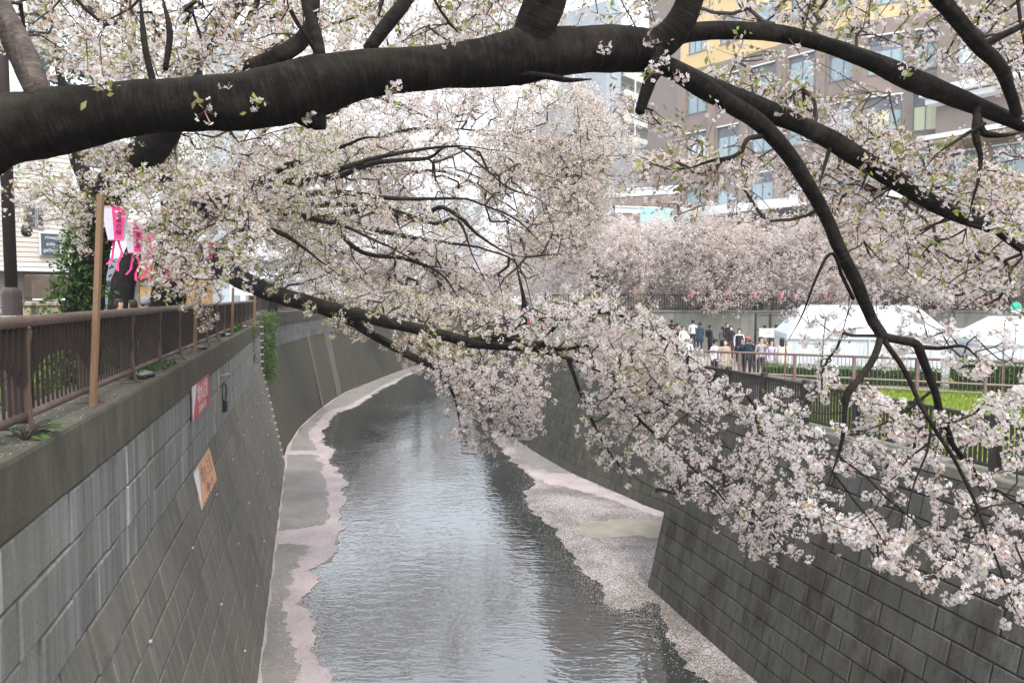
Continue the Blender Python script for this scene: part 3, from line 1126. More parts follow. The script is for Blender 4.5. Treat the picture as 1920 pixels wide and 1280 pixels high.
N_TRI = [0]
def crown(parent, cen, per=7, R=.045, fr=.019, level=2, pale=.5, leaf=.10, bronze=.16, leafL=.05, m=None, stalks=True, spread=1, wide=1.9, leaf_n=3, bias=None):
    """all the blossom of one tree: flowers, stalks and young leaves"""
    cen = np.array([tuple(p) for p in cen], float)
    if spread > 1:
        cen = np.repeat(cen, spread, 0) + rng.normal(0, R * wide, (len(cen) * spread, 3))
    V, T, t, pos, cc = blossom_arrays(cen, per, R, fr, level, pale)
    mi = np.zeros(len(T), int)
    if stalks:
        k = rng.random(len(pos)) < .5
        V2, T2 = stalk_arrays(pos[k], cc[k], fr * .20)
        T2 = T2 + len(V)
        V = np.concatenate([V, V2]); T = np.concatenate([T, T2]); t = np.concatenate([t, np.zeros(len(T2))]); mi = np.concatenate([mi, np.ones(len(T2), int)])
    o = np_obj('blossoms', parent, V, T, [m or M_petal, M_calyx], mi, t)
    tag(o, kind='stuff')
    N_TRI[0] += len(T)
    # leaves come in runs, so pick them by a slow noise
    q = np.array([noise.noise(Vector(p) * .9 + Vector((7, 3, 1))) for p in cen])
    if bias is not None: q = q + np.array([bias(p) for p in cen])
    for frac, mm, nm in ((leaf, M_leaf, 'leaves'), (bronze, M_leaf_bronze, 'bronze_leaves')):
        if frac <= 0: continue
        score = q + rng.normal(0, .22, len(q)) if mm is M_leaf else (-q if bias is None else q) + rng.normal(0, .3, len(q))
        k = score > np.quantile(score, 1 - frac)
        V, T, t = leaf_arrays(cen[k] + rng.normal(0, R * .7, (int(k.sum()), 3)), leafL, leaf_n, R)
        o = np_obj(nm, parent, V, T, [mm], None, t)
        tag(o, kind='stuff')
        N_TRI[0] += len(T)

def cherry(name, label, limbs, masses, trunk=None, bark=M_bark, twig=M_twig, level=2, per=7, R=.045, fr=.019, pale=.5, leaf=.10, bronze=.16, leafL=.05,
           m=None, stalks=True, spread=1, step=.34, bend=.22, sag=0.0, twig_r=.0030, twig_max=.03, base=None, group='cherry trees in blossom', rough=.06, n_side=14, extra=(), leaf_n=3, bias=None):
    base = base if base is not None else (trunk[0][0] if trunk else limbs[0][0][0])
    t = thing(name, label, 'cherry tree', (0, 0, 0), group=group)
    if trunk: bark_tube(trunk, 'trunk', bark, t, 20, rough)
    sk = list(trunk or [])
    for L in limbs:
        mm = bark
        if isinstance(L, tuple): L, mm = L
        big = max(c[1] for c in L)
        bark_tube(L, 'limb', mm, t, n_side if big > .05 else 8, rough)
        sk += L
    att = [p for ms in masses for p in ms]
    if att:
        nodes, par, tips = grow(sk, att, step, bend, sag)
        twig_mesh(nodes, par, 'twigs', twig, t, twig_r, rmax=twig_max)
        crown(t, [nodes[i] for i in tips], per, R, fr, level, pale, leaf, bronze, leafL, m, stalks, spread, leaf_n=leaf_n, bias=bias)
    for ms, kw in extra:
        nodes, par, tips = grow(sk, [p for q in ms for p in q], step, bend, sag)
        twig_mesh(nodes, par, 'twigs', twig, t, twig_r, rmax=twig_max)
        crown(t, [nodes[i] for i in tips], **kw)
    return t

# ---- 1: the tree whose great limb crosses the picture
T1 = []
main = [(-260, 350, 150, 4.0), (-90, 282, 142, 4.1), (0, 249, 128, 4.2), (107, 226, 120, 4.3), (215, 206, 102, 4.4), (320, 199, 94, 4.45), (440, 191, 100, 4.5), (530, 175, 108, 4.55), (600, 158, 106, 4.6), (680, 140, 84, 4.7),
        (800, 130, 78, 4.8), (900, 121, 84, 4.85), (985, 103, 96, 4.9), (1070, 96, 80, 5.0), (1160, 92, 80, 5.1), (1235, 96, 76, 5.2)]
T1.append(limb(main, 16))
T1.append(limb([(985, 110, 70, 4.9), (1005, 50, 72, 4.85), (1025, 0, 74, 4.8), (1050, -80, 58, 4.7), (1100, -220, 44, 4.6), (1180, -380, 28, 4.6), (1240, -560, 14, 4.6), (1270, -700, 4, 4.6)]))
T1.append(limb([(1215, 100, 60, 5.15), (1262, 60, 56, 5.1), (1290, 10, 50, 5.05), (1308, -60, 42, 5.0), (1330, -190, 32, 4.9), (1390, -340, 20, 4.9), (1450, -500, 10, 4.9), (1490, -620, 3, 4.9)]))
hi = limb([(1200, 88, 44, 5.1), (1290, 62, 34, 5.2), (1375, 58, 31, 5.3), (1460, 64, 31, 5.4), (1540, 82, 27, 5.45), (1620, 110, 30, 5.5), (1700, 145, 39, 5.55), (1780, 178, 36, 5.6), (1860, 210, 32, 5.65), (1930, 240, 30, 5.7), (2080, 300, 24, 5.8), (2230, 340, 15, 6.0), (2400, 400, 8, 6.2), (2540, 470, 3, 6.4)])
T1.append(hi)
lo = limb([(1190, 100, 40, 5.1), (1262, 130, 36, 5.2), (1340, 172, 44, 5.35), (1430, 205, 38, 5.45), (1500, 234, 34, 5.55), (1560, 265, 36, 5.6), (1620, 302, 36, 5.7), (1700, 350, 33, 5.8), (1775, 395, 28, 5.9), (1850, 425, 23, 6.0), (1900, 455, 21, 6.1), (1990, 520, 17, 6.2), (2110, 610, 13, 6.4), (2230, 720, 7, 6.6), (2320, 800, 3, 6.7)])
T1.append(lo)
dr = limb([(1240, 118, 31.2, 5.15), (1300, 150, 37.44, 5.2), (1360, 190, 32.76, 5.25), (1420, 228, 31.2, 5.3), (1470, 280, 28.08, 5.35), (1508, 335, 26.52, 5.4), (1545, 400, 23.4, 5.45), (1580, 475, 23.4, 5.5), (1612, 545, 23.4, 5.55), (1635, 598, 20.28, 5.6), (1655, 632, 21.06, 5.65)])
T1.append(dr)
T1.append(limb([(1652, 628, 14.04, 5.65), (1640, 668, 13.26, 5.6), (1615, 705, 12.48, 5.55), (1588, 738, 15.6, 5.5), (1582, 775, 10.14, 5.5), (1574, 840, 9.36, 5.45), (1562, 880, 7.02, 5.4), (1545, 925, 4.68, 5.35)]))
bR = limb([(1650, 630, 17.16, 5.65), (1690, 635, 15.6, 5.7), (1722, 648, 17.16, 5.75), (1735, 690, 14.82, 5.8), (1750, 740, 14.04, 5.85), (1768, 790, 13.26, 5.9), (1790, 838, 10.92, 5.95), (1820, 875, 15.6, 6.0), (1850, 905, 10.14, 6.05), (1925, 955, 8.58, 6.1), (2010, 1010, 6.24, 6.1)])
T1.append(bR)
T1.append(limb([(1725, 650, 9.36, 5.75), (1770, 652, 7.02, 5.8), (1810, 652, 6.24, 5.85), (1842, 685, 4.68, 5.9)]))
bM = limb([(1655, 634, 10.14, 5.65), (1690, 690, 9.36, 5.6), (1725, 760, 8.58, 5.5), (1752, 805, 7.8, 5.4), (1790, 860, 7.02, 5.3), (1825, 930, 6.24, 5.2), (1855, 1010, 6.24, 5.1), (1878, 1080, 5.46, 5.0), (1905, 1150, 3.9, 4.95), (1940, 1200, 3.12, 4.9)])
T1.append(bM)
T1.append(limb([(1744, 735, 6.24, 5.8), (1700, 770, 5.46, 5.6), (1650, 795, 4.68, 5.4), (1600, 815, 3.12, 5.2)]))
T1.append(limb([(1745, 810, 5.46, 5.4), (1735, 850, 3.9, 5.3), (1715, 900, 3.9, 5.2), (1700, 960, 3.12, 5.1), (1697, 1020, 2.34, 5.1)]))
T1.append(limb([(1572, 855, 4.68, 5.45), (1630, 900, 3.9, 5.3), (1690, 955, 3.51, 5.2), (1745, 1010, 3.12, 5.1), (1790, 1055, 2.34, 5.0)]))
T1.append(limb([(1560, 885, 3.9, 5.4), (1615, 950, 3.12, 5.3), (1650, 1000, 3.12, 5.2), (1680, 1060, 2.34, 5.1)]))
T1.append(limb([(1250, 55, 26, 5.1), (1232, 110, 26, 5.05), (1216, 160, 24, 5.0), (1200, 208, 18, 4.95)]))
T1.append(limb([(1428, 255, 10, 5.3), (1400, 262, 9, 5.2), (1382, 292, 8, 5.1), (1340, 305, 7, 5.0), (1300, 316, 6, 4.95), (1255, 320, 4, 4.9)]))
T1.append(limb([(1600, -330, 4, 5.1), (1660, -220, 16, 5.2), (1705, -110, 25, 5.25), (1740, -30, 28, 5.3), (1790, 30, 27, 5.35), (1835, 85, 26, 5.4), (1870, 120, 24, 5.45), (1892, 170, 20, 5.5), (1908, 215, 18, 5.55)]))
T1.append(limb([(1838, 88, 16, 5.4), (1880, 70, 13, 5.4), (1930, 45, 11, 5.4), (2040, 10, 6, 5.5), (2120, -30, 3, 5.5)]))
T1.append(limb([(1835, 190, 12, 5.6), (1830, 250, 14, 5.55), (1838, 300, 9, 5.5), (1822, 370, 7, 5.5), (1812, 430, 5, 5.5)]))
T1.append(limb([(1828, 205, 14, 5.6), (1845, 250, 14, 5.55), (1880, 252, 9, 5.5), (1930, 240, 7, 5.5)]))
T1.append(limb([(1846, 232, 8, 5.55), (1790, 265, 6, 5.4), (1745, 300, 4, 5.3)]))
T1.append(limb([(1600, 560, 7, 5.5), (1560, 480, 6, 5.3), (1530, 520, 5, 5.2), (1505, 590, 5, 5.1), (1478, 640, 4, 5.0)]))
T1.append(limb([(1560, 262, 9, 5.6), (1545, 310, 7, 5.5), (1535, 360, 4, 5.4)]))
T1.append(limb([(70, 175, 44, 4.28), (58, 120, 38, 4.4), (30, 60, 34, 4.5), (5, 10, 30, 4.6), (-30, -70, 25, 4.7), (-60, -220, 16, 4.8), (-70, -380, 5, 4.9)]))
T1[-1] = (T1[-1], M_bark2)
T1.append((limb([(60, 175, 24, 4.2), (30, 120, 20, 4.1), (5, 60, 16, 4.0), (-20, -10, 14, 3.9)]), M_bark2))
T1.append(limb([(290, 165, 13, 4.42), (275, 100, 12, 4.5), (268, 40, 10, 4.6), (262, -30, 9, 4.7)]))
T1.append(limb([(310, 130, 10, 4.5), (318, 60, 12, 4.6), (305, -10, 12, 4.7)]))
T1.append(limb([(600, 110, 24, 4.65), (592, 60, 20, 4.7), (575, 10, 19, 4.75), (570, -60, 15, 4.8), (590, -200, 9, 4.9), (620, -320, 3, 4.9)]))
T1.append(limb([(545, 20, 9, 4.5), (580, 75, 8, 4.55), (600, 110, 8, 4.6)]))
T1.append(limb([(475, 130, 34, 4.9), (520, 108, 32, 4.9), (560, 80, 30, 4.95), (585, 40, 22, 5.0), (600, -30, 15, 5.1), (640, -160, 8, 5.2), (660, -260, 3, 5.2)]))
T1.append(limb([(560, 208, 44, 4.6), (590, 222, 44, 4.6), (602, 234, 30, 4.62)]))
T1.append(limb([(690, 95, 22, 4.75), (730, 40, 26, 4.8), (762, 0, 25, 4.85), (800, -60, 20, 4.9), (870, -180, 12, 5.0), (920, -320, 4, 5.0)]))
T1.append(limb([(930, 140, 10, 4.85), (1005, 140, 12, 4.8), (1060, 148, 13, 4.7), (1110, 148, 12, 4.65)]))
trunk1 = limb3([(-4.25, 3.3, 6.6, .36), (-4.2, 3.35, 7.6, .31), (-4.12, 3.55, 8.6, .28), (-3.9, 3.8, 9.4, .26), (-3.62, 3.98, 9.72, .24)], 6)

m1 = []
# the sprays that hang over the lower right
m1.append(sample_mass([(1440, 700), (1560, 690), (1650, 740), (1780, 770), (1925, 720), (1925, 960), (1925, 1070), (1840, 1060), (1700, 1010), (1560, 1000), (1480, 900), (1430, 800)], 5.4, 7.0, 330, 2.3, .16, .10))
m1.append(sample_mass([(1500, 940), (1620, 980), (1760, 1000), (1925, 1000), (1925, 1165), (1890, 1178), (1830, 1165), (1790, 1130), (1740, 1100), (1700, 1105), (1670, 1070), (1600, 1040), (1510, 1000)], 4.8, 5.7, 95, 2.6, .14, .12))
m1.append(sample_mass([(1440, 590), (1560, 500), (1660, 540), (1780, 540), (1925, 520), (1925, 720), (1780, 700), (1650, 690), (1500, 690)], 5.6, 7.2, 90, 2.0, .18, .12))
# loose airy sprays over the house fronts and above the great limb
x1 = []
x1.append(sample_mass([(1130, 160), (1250, 220), (1400, 320), (1480, 430), (1290, 420), (1180, 360), (1220, 330), (1300, 300)], 5.2, 7.2, 90, 1.6, .10, .14))
x1.append(sample_mass([(1195, 285), (1330, 300), (1420, 300), (1400, 350), (1300, 350), (1190, 345)], 5.0, 5.6, 120, 1.5, -.3))
x1.append(sample_mass([(1290, 120), (1480, 150), (1640, 220), (1760, 270), (1925, 330), (1925, 470), (1800, 400), (1660, 320), (1560, 270), (1400, 200)], 5.4, 8.2, 560, 1.5, .04, .14))
x1.append(sample_mass([(1420, 300), (1560, 300), (1700, 380), (1860, 460), (1925, 520), (1925, 600), (1760, 560), (1620, 480), (1520, 420)], 5.6, 8.2, 430, 1.5, .06, .14))
x1.append(sample_mass([(1210, -60), (1925, -60), (1925, 190), (1800, 150), (1640, 90), (1480, 50), (1300, 40)], 5.6, 8.0, 430, 1.5, .08, .14))
x1.append(sample_mass([(1270, 60), (1500, 100), (1700, 180), (1925, 250), (1925, 480), (1780, 430), (1560, 400), (1400, 330), (1300, 250)], 8.2, 11.5, 230, 1.1, .06, .16))
x1.append(sample_mass([(1925, -200), (2300, -50), (2480, 420), (2300, 740), (1925, 720)], 5.4, 8.0, 330, 1.4, .06, .14))
x1.append(sample_mass([(-120, -420), (700, -380), (1250, -640), (1600, -450), (1925, -300), (1925, -60), (-60, -60)], 4.8, 7.4, 420, 1.4, .06, .14))
m1.append(sample_mass([(1925, 720), (2120, 760), (2140, 1050), (1925, 1170)], 5.0, 6.8, 90, 2.2, .14, .10))
x1.append(sample_mass([(650, -60), (1230, -60), (1230, 40), (1120, 60), (1040, 50), (930, 90), (700, 90)], 5.4, 7.8, 300, 1.4, .06, .14))
x1.append(sample_mass([(0, -60), (660, -60), (600, 90), (440, 120), (200, 140), (60, 140), (0, 110)], 5.0, 7.2, 260, 1.5, .08, .14))
for x, y, Y, k in ((418, 155, 4.36, 3), (722, 158, 4.55, 3), (190, 172, 4.15, 2), (590, 112, 4.5, 1), (1115, 98, 4.8, 2), (1390, 90, 5.15, 3), (1262, 150, 5.0, 4), (395, 208, 4.25, 1), (480, 200, 4.3, 1), (850, 88, 4.7, 2),
                   (1700, 130, 5.35, 3), (1490, 90, 5.2, 2), (1340, 210, 5.2, 2), (580, 215, 4.4, 1), (1225, 80, 4.9, 4), (1240, 130, 4.9, 3)):
    x1.append([at(x + rng.normal(0, 14), y + rng.normal(0, 10), Y + rng.normal(0, .03)) for _ in range((k + 1) // 2)])
cherry('cherry_tree', 'nearest cherry tree, its huge dark mossy limb arching right across the river', T1, m1, trunk1, level=3, per=24, R=.052, fr=.0170, pale=.78, leaf=.12, bronze=.18, leafL=.05,
       spread=1, step=.16, bend=.20, sag=.04, twig_r=.0024, twig_max=.016, n_side=32, rough=.05,
       extra=[(x1, dict(per=8, R=.062, fr=.019, level=3, pale=.52, leaf=.40, bronze=.34, leafL=.055, leaf_n=4))])

# ---- 2: the leaning ivy-clad tree on the left bank
trunk2 = limb([(150, 715, 76, 13.2), (156, 600, 68, 13.1), (168, 500, 62, 13.0), (187, 420, 60, 12.8), (217, 345, 64, 12.5), (275, 285, 62, 12.1), (325, 225, 50, 11.7)], 6)
T2 = [(limb([(318, 232, 50, 11.75), (350, 150, 48, 11.4), (372, 90, 42, 11.2), (420, 35, 36, 11.0), (470, -30, 30, 10.8), (560, -140, 22, 10.6)]), M_bark2),
      limb([(187, 420, 36, 12.8), (165, 350, 30, 12.9), (140, 280, 26, 13), (120, 180, 20, 13), (100, 80, 16, 13), (90, -40, 12, 13)]),
      limb([(372, 90, 20, 11.2), (450, 60, 14, 10.6), (480, 10, 14, 9.3), (490, -60, 10, 9.6)]),
      limb([(480, 40, 9, 9.2), (520, 30, 8, 9.5), (560, 15, 6, 9.8)]),
      limb([(340, 190, 16, 11.6), (450, 130, 15, 9.4), (580, 60, 12, 10.2), (700, 20, 8, 11)]),
      limb([(217, 345, 14, 12.5), (330, 335, 10, 11.2), (420, 380, 7, 10.4), (470, 470, 4, 10)])]
m2 = [sample_mass([(60, -80), (560, -80), (700, -40), (640, 120), (420, 160), (200, 150), (60, 120)], 8.4, 12.5, 900, 1.0, .02),
      sample_mass([(190, 290), (330, 250), (520, 240), (640, 230), (620, 320), (420, 350), (240, 370)], 11.5, 16, 520, .9, -.1),
      sample_mass([(140, 250), (230, 250), (250, 330), (160, 350)], 10.6, 12.4, 70, 1.2, -.2),
      sample_mass([(0, 300), (130, 300), (190, 380), (150, 470), (0, 400)], 8.8, 11, 110, 1.4, .0),
      sample_mass([(200, 330), (420, 320), (500, 420), (470, 520), (300, 560), (250, 470)], 8.2, 10.6, 260, 1.4, .02)]
t2 = cherry('cherry_tree', 'ivy-clad cherry tree leaning on the left bank behind the tall wooden pole', T2, m2, trunk2, M_barkfar, level=2, per=6, R=.045, fr=.019, pale=.55, leaf=.32, bronze=.34, leaf_n=5,
            spread=3, step=.3, twig_r=.0022, twig_max=.018, leafL=.055)
# ivy on its trunk
cen = []
for i in range(950):
    k = rng.integers(3, 22)
    p, r = trunk2[k]
    q = Vector(rng.normal(0, 1, 3)); q.y = -abs(q.y) * .9
    q.normalize()
    e = .85 + .6 * abs(noise.noise(p * 1.5 + q)) + (.5 if k < 12 else .1) * rng.random()
    cen.append(tuple(p + Vector((q.x - (.25 if k > 10 else .0), q.y, q.z * .5)) * r * e * 1.25 + Vector((0, 0, rng.uniform(-.12, .12)))))
V, T, t = leaf_arrays(np.array(cen), .10, 3, .08)
tag(np_obj('ivy', t2, V, T, [M_ivy], None, t), kind='stuff')

# ---- 3: the tree whose limb dives over the water
trunk3 = limb([(318, 690, 84, 20.6), (314, 620, 70, 20.5), (318, 540, 62, 20.3), (325, 480, 64, 20.0), (330, 420, 54, 19.6), (322, 350, 42, 19.2), (310, 250, 30, 18.8)], 6)
T3 = [limb([(322, 450, 46, 19.7), (375, 478, 40, 17.6), (430, 512, 36, 15.6), (500, 545, 33, 13.9), (570, 567, 31, 13.1), (640, 583, 26, 12.7), (720, 602, 23, 12.3), (800, 622, 21, 11.9), (880, 640, 20, 11.5), (960, 648, 19, 11.2), (1010, 655, 15, 10.9), (1065, 673, 11, 10.6), (1130, 700, 10, 10.2), (1220, 740, 8, 9.8), (1320, 800, 6, 9.4), (1420, 900, 5, 9.1)]),
      limb([(600, 578, 20, 12.9), (650, 600, 17, 12.8), (700, 630, 16, 12.7), (770, 668, 14, 12.6), (820, 690, 12, 12.5), (850, 740, 7, 12.4), (862, 800, 4, 12.3), (865, 850, 3, 12.3)]),
      limb([(820, 690, 10, 12.5), (880, 730, 7, 12.3), (930, 780, 5, 12.2), (960, 830, 3, 12.1)]),
      limb([(940, 645, 18, 11.3), (972, 618, 17, 11.2), (980, 595, 13, 11.2), (976, 540, 9, 11.2), (960, 480, 7, 11.3)]),
      limb([(880, 640, 14, 11.5), (930, 632, 14, 11.3), (985, 642, 12, 11.1), (1045, 655, 9, 10.8), (1120, 650, 7, 10.4), (1220, 690, 5, 10)]),
      limb([(1065, 673, 9, 10.6), (1080, 720, 7, 10.5), (1110, 790, 5, 10.4), (1160, 870, 4, 10.3), (1230, 920, 3, 10.2)]),
      limb([(1130, 700, 8, 10.2), (1200, 790, 6, 9.9), (1290, 870, 5, 9.6), (1380, 960, 4, 9.4), (1440, 1030, 3, 9.2)]),
      limb([(1010, 655, 8, 10.9), (1060, 600, 7, 10.7), (1160, 590, 6, 10.3), (1280, 660, 5, 9.8), (1400, 740, 4, 9.4)]),
      limb([(330, 430, 24, 19.6), (420, 400, 17, 16.4), (540, 400, 12, 14.2), (660, 430, 9, 13), (800, 500, 8, 12.4)]),
      limb([(330, 420, 20, 19.6), (430, 345, 15, 17.2), (500, 330, 13, 16), (580, 296, 11, 15), (690, 262, 8, 14), (730, 256, 4, 13.6)]),
      limb([(322, 350, 20, 19.2), (300, 240, 15, 17), (320, 120, 14, 14.2)]),
      limb([(430, 500, 12, 13.9), (480, 430, 10, 13.6), (560, 460, 8, 13.2), (640, 520, 6, 12.9)])]
m3 = [sample_mass([(930, 590), (1040, 560), (1180, 560), (1300, 660), (1360, 720), (1300, 780), (1200, 800), (1100, 700), (1000, 640)], 9.4, 11.6, 500, 1.2, -.06),
      sample_mass([(1080, 650), (1240, 660), (1400, 740), (1520, 850), (1525, 960), (1470, 1050), (1440, 1060), (1390, 1000), (1300, 920), (1200, 850), (1130, 760)], 9.0, 11.0, 520, 1.4, .04, .12),
      sample_mass([(1060, 700), (1140, 740), (1240, 830), (1300, 920), (1250, 945), (1160, 900), (1090, 820)], 9.9, 10.7, 60, 1.2, .05),
      sample_mass([(800, 680), (880, 690), (1000, 690), (1030, 740), (1000, 800), (960, 830), (900, 860), (860, 820), (830, 740)], 11.6, 13, 430, 1.2, -.04),
      sample_mass([(560, 560), (800, 600), (900, 640), (1040, 670), (1000, 720), (880, 700), (780, 690), (700, 650), (620, 610)], 12.4, 14, 230, 1.2, .04),
      sample_mass([(420, 470), (620, 500), (800, 560), (960, 560), (1000, 640), (800, 610), (600, 560), (480, 520)], 13.0, 16, 430, 1.0, .0),
      sample_mass([(250, 330), (480, 320), (600, 380), (620, 480), (480, 500), (330, 470)], 14.5, 18, 520, 1.0, -.02),
      sample_mass([(320, 520), (420, 510), (420, 580), (390, 640), (350, 560)], 13.0, 14.2, 40, 1.0, -.02),
      [at(x + rng.normal(0, 14), y + rng.normal(0, 12), Yq) for x, y, Yq in ((470, 520, 13.6), (520, 555, 13.1), (565, 560, 12.8), (590, 590, 12.6), (650, 575, 12.4), (690, 605, 12.2), (735, 600, 11.9), (790, 628, 11.6), (830, 618, 11.5), (870, 648, 11.2), (915, 640, 11.1), (960, 660, 10.8), (990, 648, 10.8), (640, 610, 12.4), (760, 650, 12.2)) for _ in range(2)],
      sample_mass([(440, 340), (640, 360), (800, 390), (860, 440), (760, 480), (600, 450), (460, 430)], 13, 16.5, 330, 1.0, .04)]
cherry('cherry_tree', 'cherry tree on the left bank whose dark limb dives low over the water', T3, m3, trunk3, M_bark, level=2, per=13, R=.050, fr=.0180, pale=.60, leaf=.27, bronze=.25,
       spread=2, leaf_n=6, bias=lambda p: (.5 * max(0.0, 1 - abs(p[1] - 13.0) / 2.5) if p[2] > 7.9 else -.30), step=.3, twig_r=.0040, twig_max=.026, leafL=.055, sag=.05)

# ---- 4-6: trees farther along the left bank, leaning out over the river
def bank_tree(label, bx, by, Y, H, limbs, masses, **k):
    b = PL(Y, -2.6, Z_STREET_L) if Y < 40 else Vector((bx, Y, Z_STREET_L))
    tr = limb3([(b.x, b.y, b.z - .2, .42), (b.x + .1, b.y, b.z + 1, .33), (b.x + .35, b.y - .1, b.z + 2.2, .29), (b.x + .8, b.y - .2, b.z + H, .22)], 5)
    base = tr[-1][0]
    LL = []
    for L in limbs:
        px = [(x + rng.normal(0, 11), y + rng.normal(0, 12), w * .55, Yq + rng.normal(0, .25)) for x, y, w, Yq in L]
        ch = limb(px)
        first = [(*base, .20)]
        for f in (.2, .4, .6, .8):
            q = base + (ch[0][0] - base) * f + Vector((rng.normal(0, .12), rng.normal(0, .25), .55 * math.sin(math.pi * f) + rng.normal(0, .16)))
            first.append((*q, .16 + (ch[0][1] - .16) * f))
        first.append((*ch[0][0], ch[0][1])); first.append((*ch[2][0], ch[2][1]))
        LL.append(limb3(first, 4)[:-4] + ch)
    return cherry('cherry_tree', label, LL, masses, tr, M_barkfar, **k)

bank_tree('cherry tree behind the diving limb, thin dark boughs fanning down to the right', -9, 0, 20.5, 3.2,
          [[(560, 330, 22, 19.5), (640, 330, 20, 18.8), (720, 300, 16, 18.2), (790, 283, 14, 17.8), (850, 278, 10, 17.4), (960, 290, 6, 17)],
           [(600, 400, 20, 19), (700, 395, 18, 18.4), (770, 400, 17, 18), (840, 425, 15, 17.6), (900, 450, 12, 17.2), (960, 478, 9, 16.8), (1010, 500, 6, 16.5)],
           [(620, 420, 16, 19), (690, 455, 15, 18.4), (760, 490, 13, 18), (820, 520, 9, 17.6), (870, 560, 6, 17.2), (910, 600, 4, 17)],
           [(760, 400, 10, 18), (830, 404, 12, 17.4), (880, 430, 11, 17), (905, 480, 8, 16.8), (930, 560, 6, 16.6)],
           [(900, 450, 7, 17.2), (960, 520, 6, 16.8), (1010, 600, 4, 16.5)],
           [(850, 278, 7, 17.4), (940, 330, 6, 17), (1010, 400, 4, 16.6), (1040, 450, 3, 16.4)],
           [(880, 380, 7, 17), (950, 400, 6, 16.6), (1020, 470, 4, 16.3)]],
          [sample_mass([(450, 280), (640, 260), (840, 260), (1000, 300), (1100, 380), (1080, 480), (1000, 540), (840, 440), (640, 400), (480, 380)], 18.2, 22.5, 980, .8, -.04),
           sample_mass([(480, 390), (660, 400), (860, 470), (980, 540), (960, 590), (800, 570), (600, 520), (500, 460)], 17.8, 22, 980, .8, -.06)],
          level=2, per=10, R=.055, fr=.0205, pale=.50, leaf=.32, bronze=.36, spread=3, leaf_n=6, step=.5, twig_r=.0052, twig_max=.035)
bank_tree('tall cherry tree rising over the middle of the river against the white sky', -11, 0, 27, 3.6,
          [[(560, 250, 16, 26), (640, 200, 15, 25), (720, 190, 12, 24.4), (800, 210, 9, 24), (880, 240, 6, 23.6)],
           [(600, 300, 15, 26), (720, 330, 12, 25), (850, 350, 10, 24), (980, 390, 7, 23.4), (1060, 440, 4, 23)],
           [(620, 170, 10, 25), (690, 120, 9, 24.6), (780, 90, 6, 24.2), (880, 80, 4, 24)],
           [(860, 230, 6, 24), (960, 250, 5, 23.6), (1040, 300, 4, 23.4), (1100, 380, 3, 23)]],
          [sample_mass([(600, 200), (720, 165), (900, 160), (1060, 140), (1150, 210), (1140, 360), (1020, 360), (860, 290), (700, 290), (580, 280)], 22, 27.5, 1050, .6, .02),
           sample_mass([(900, 240), (1130, 280), (1130, 420), (1080, 520), (980, 480), (900, 380)], 22, 27, 820, .55, -.04),
           sample_mass([(1070, 150), (1190, 190), (1200, 330), (1130, 430), (1080, 420)], 22, 27, 210, .7, .02),
           sample_mass([(460, 250), (640, 220), (780, 300), (800, 420), (620, 420), (460, 360)], 22, 28, 760, .55, -.08),
           sample_mass([(640, 0), (980, -20), (1000, 100), (860, 110), (640, 110)], 23, 27, 460, .6, .02)],
          level=1, per=6, R=.075, fr=.028, pale=.54, leaf=.26, bronze=.34, leafL=.07, spread=7, step=.7, twig_r=.006, twig_max=.04)
bank_tree('cherry tree farther up the left bank above the curving wall', -15.5, 0, 48, 3.0,
          [[(560, 480, 9, 48), (680, 470, 8, 47), (800, 500, 6, 46), (900, 540, 4, 45)], [(600, 420, 8, 48), (740, 400, 7, 47), (860, 430, 5, 46)], [(700, 520, 5, 47), (800, 560, 4, 46), (900, 590, 3, 45)]],
          [sample_mass([(480, 400), (700, 360), (900, 400), (1010, 500), (960, 590), (820, 585), (640, 560), (520, 545)], 42, 52, 900, .32, -.12)],
          level=1, per=6, R=.14, fr=.05, pale=.42, leaf=.06, bronze=.2, leafL=.12, spread=7, stalks=False, step=1.4, twig_r=.007, twig_max=.06)

# ---- trees along the right bank and far up the river
def far_tree(label, x, Y, z, H, W_, n, pale, seed, m=M_petal_far, group='cherry trees in blossom', low=.20, lean=0.0):
    t = thing('cherry_tree', label, 'cherry tree', (0, 0, 0), group=group)
    r = np.random.default_rng(seed)
    b = Vector((x, Y, z))
    th = H * .30
    tr = limb3([(x, Y, z - .3, .36), (x + .1, Y, z + th * .5, .29), (x + .25 * lean, Y - .1, z + th, .25)], 5)
    bark_tube(tr, 'trunk', M_barkfar, t, 10, .08)
    top = tr[-1][0]; sk = list(tr)
    for k in range(6):
        a = 2 * math.pi * (k + r.uniform(-.3, .3)) / 6
        e = top + Vector((math.cos(a) * W_ * r.uniform(.45, .8) + lean * 2, math.sin(a) * W_ * r.uniform(.35, .6), H * r.uniform(.12, .55)))
        mid = top.lerp(e, .5) + Vector((0, 0, H * .08))
        L = limb3([(*top, .16), (*mid, .10), (*e, .04)], 5)
        bark_tube(L, 'limb', M_barkfar, t, 7, .06); sk += L
    att = []
    while len(att) < n:
        q = r.normal(0, 1, 3); q /= np.linalg.norm(q)
        rad = r.uniform(.35, 1.0) ** .45
        p = Vector((x + lean * 1.2 + q[0] * W_ * rad, Y - .8 + q[1] * W_ * .75 * rad, z + H * .49 + q[2] * H * .48 * rad))
        if p.z < z + H * (low if p.y > Y - 1.2 else .06): continue
        if noise.noise(p * .45) + .5 * noise.noise(p * 1.1) > -.06 + r.normal(0, .10): att.append(p)
    nodes, par, tips = grow(sk, att, 1.1, .2, 0)
    twig_mesh(nodes, par, 'twigs', M_twig, t, .006, rmax=.05)
    crown(t, [nodes[i] for i in tips], 8, .20, .058, 1, pale, .05, .14, .10, m, False, 6)
    return t
RB = 'cherry trees along the right bank promenade'
X46 = FR[n46][0]
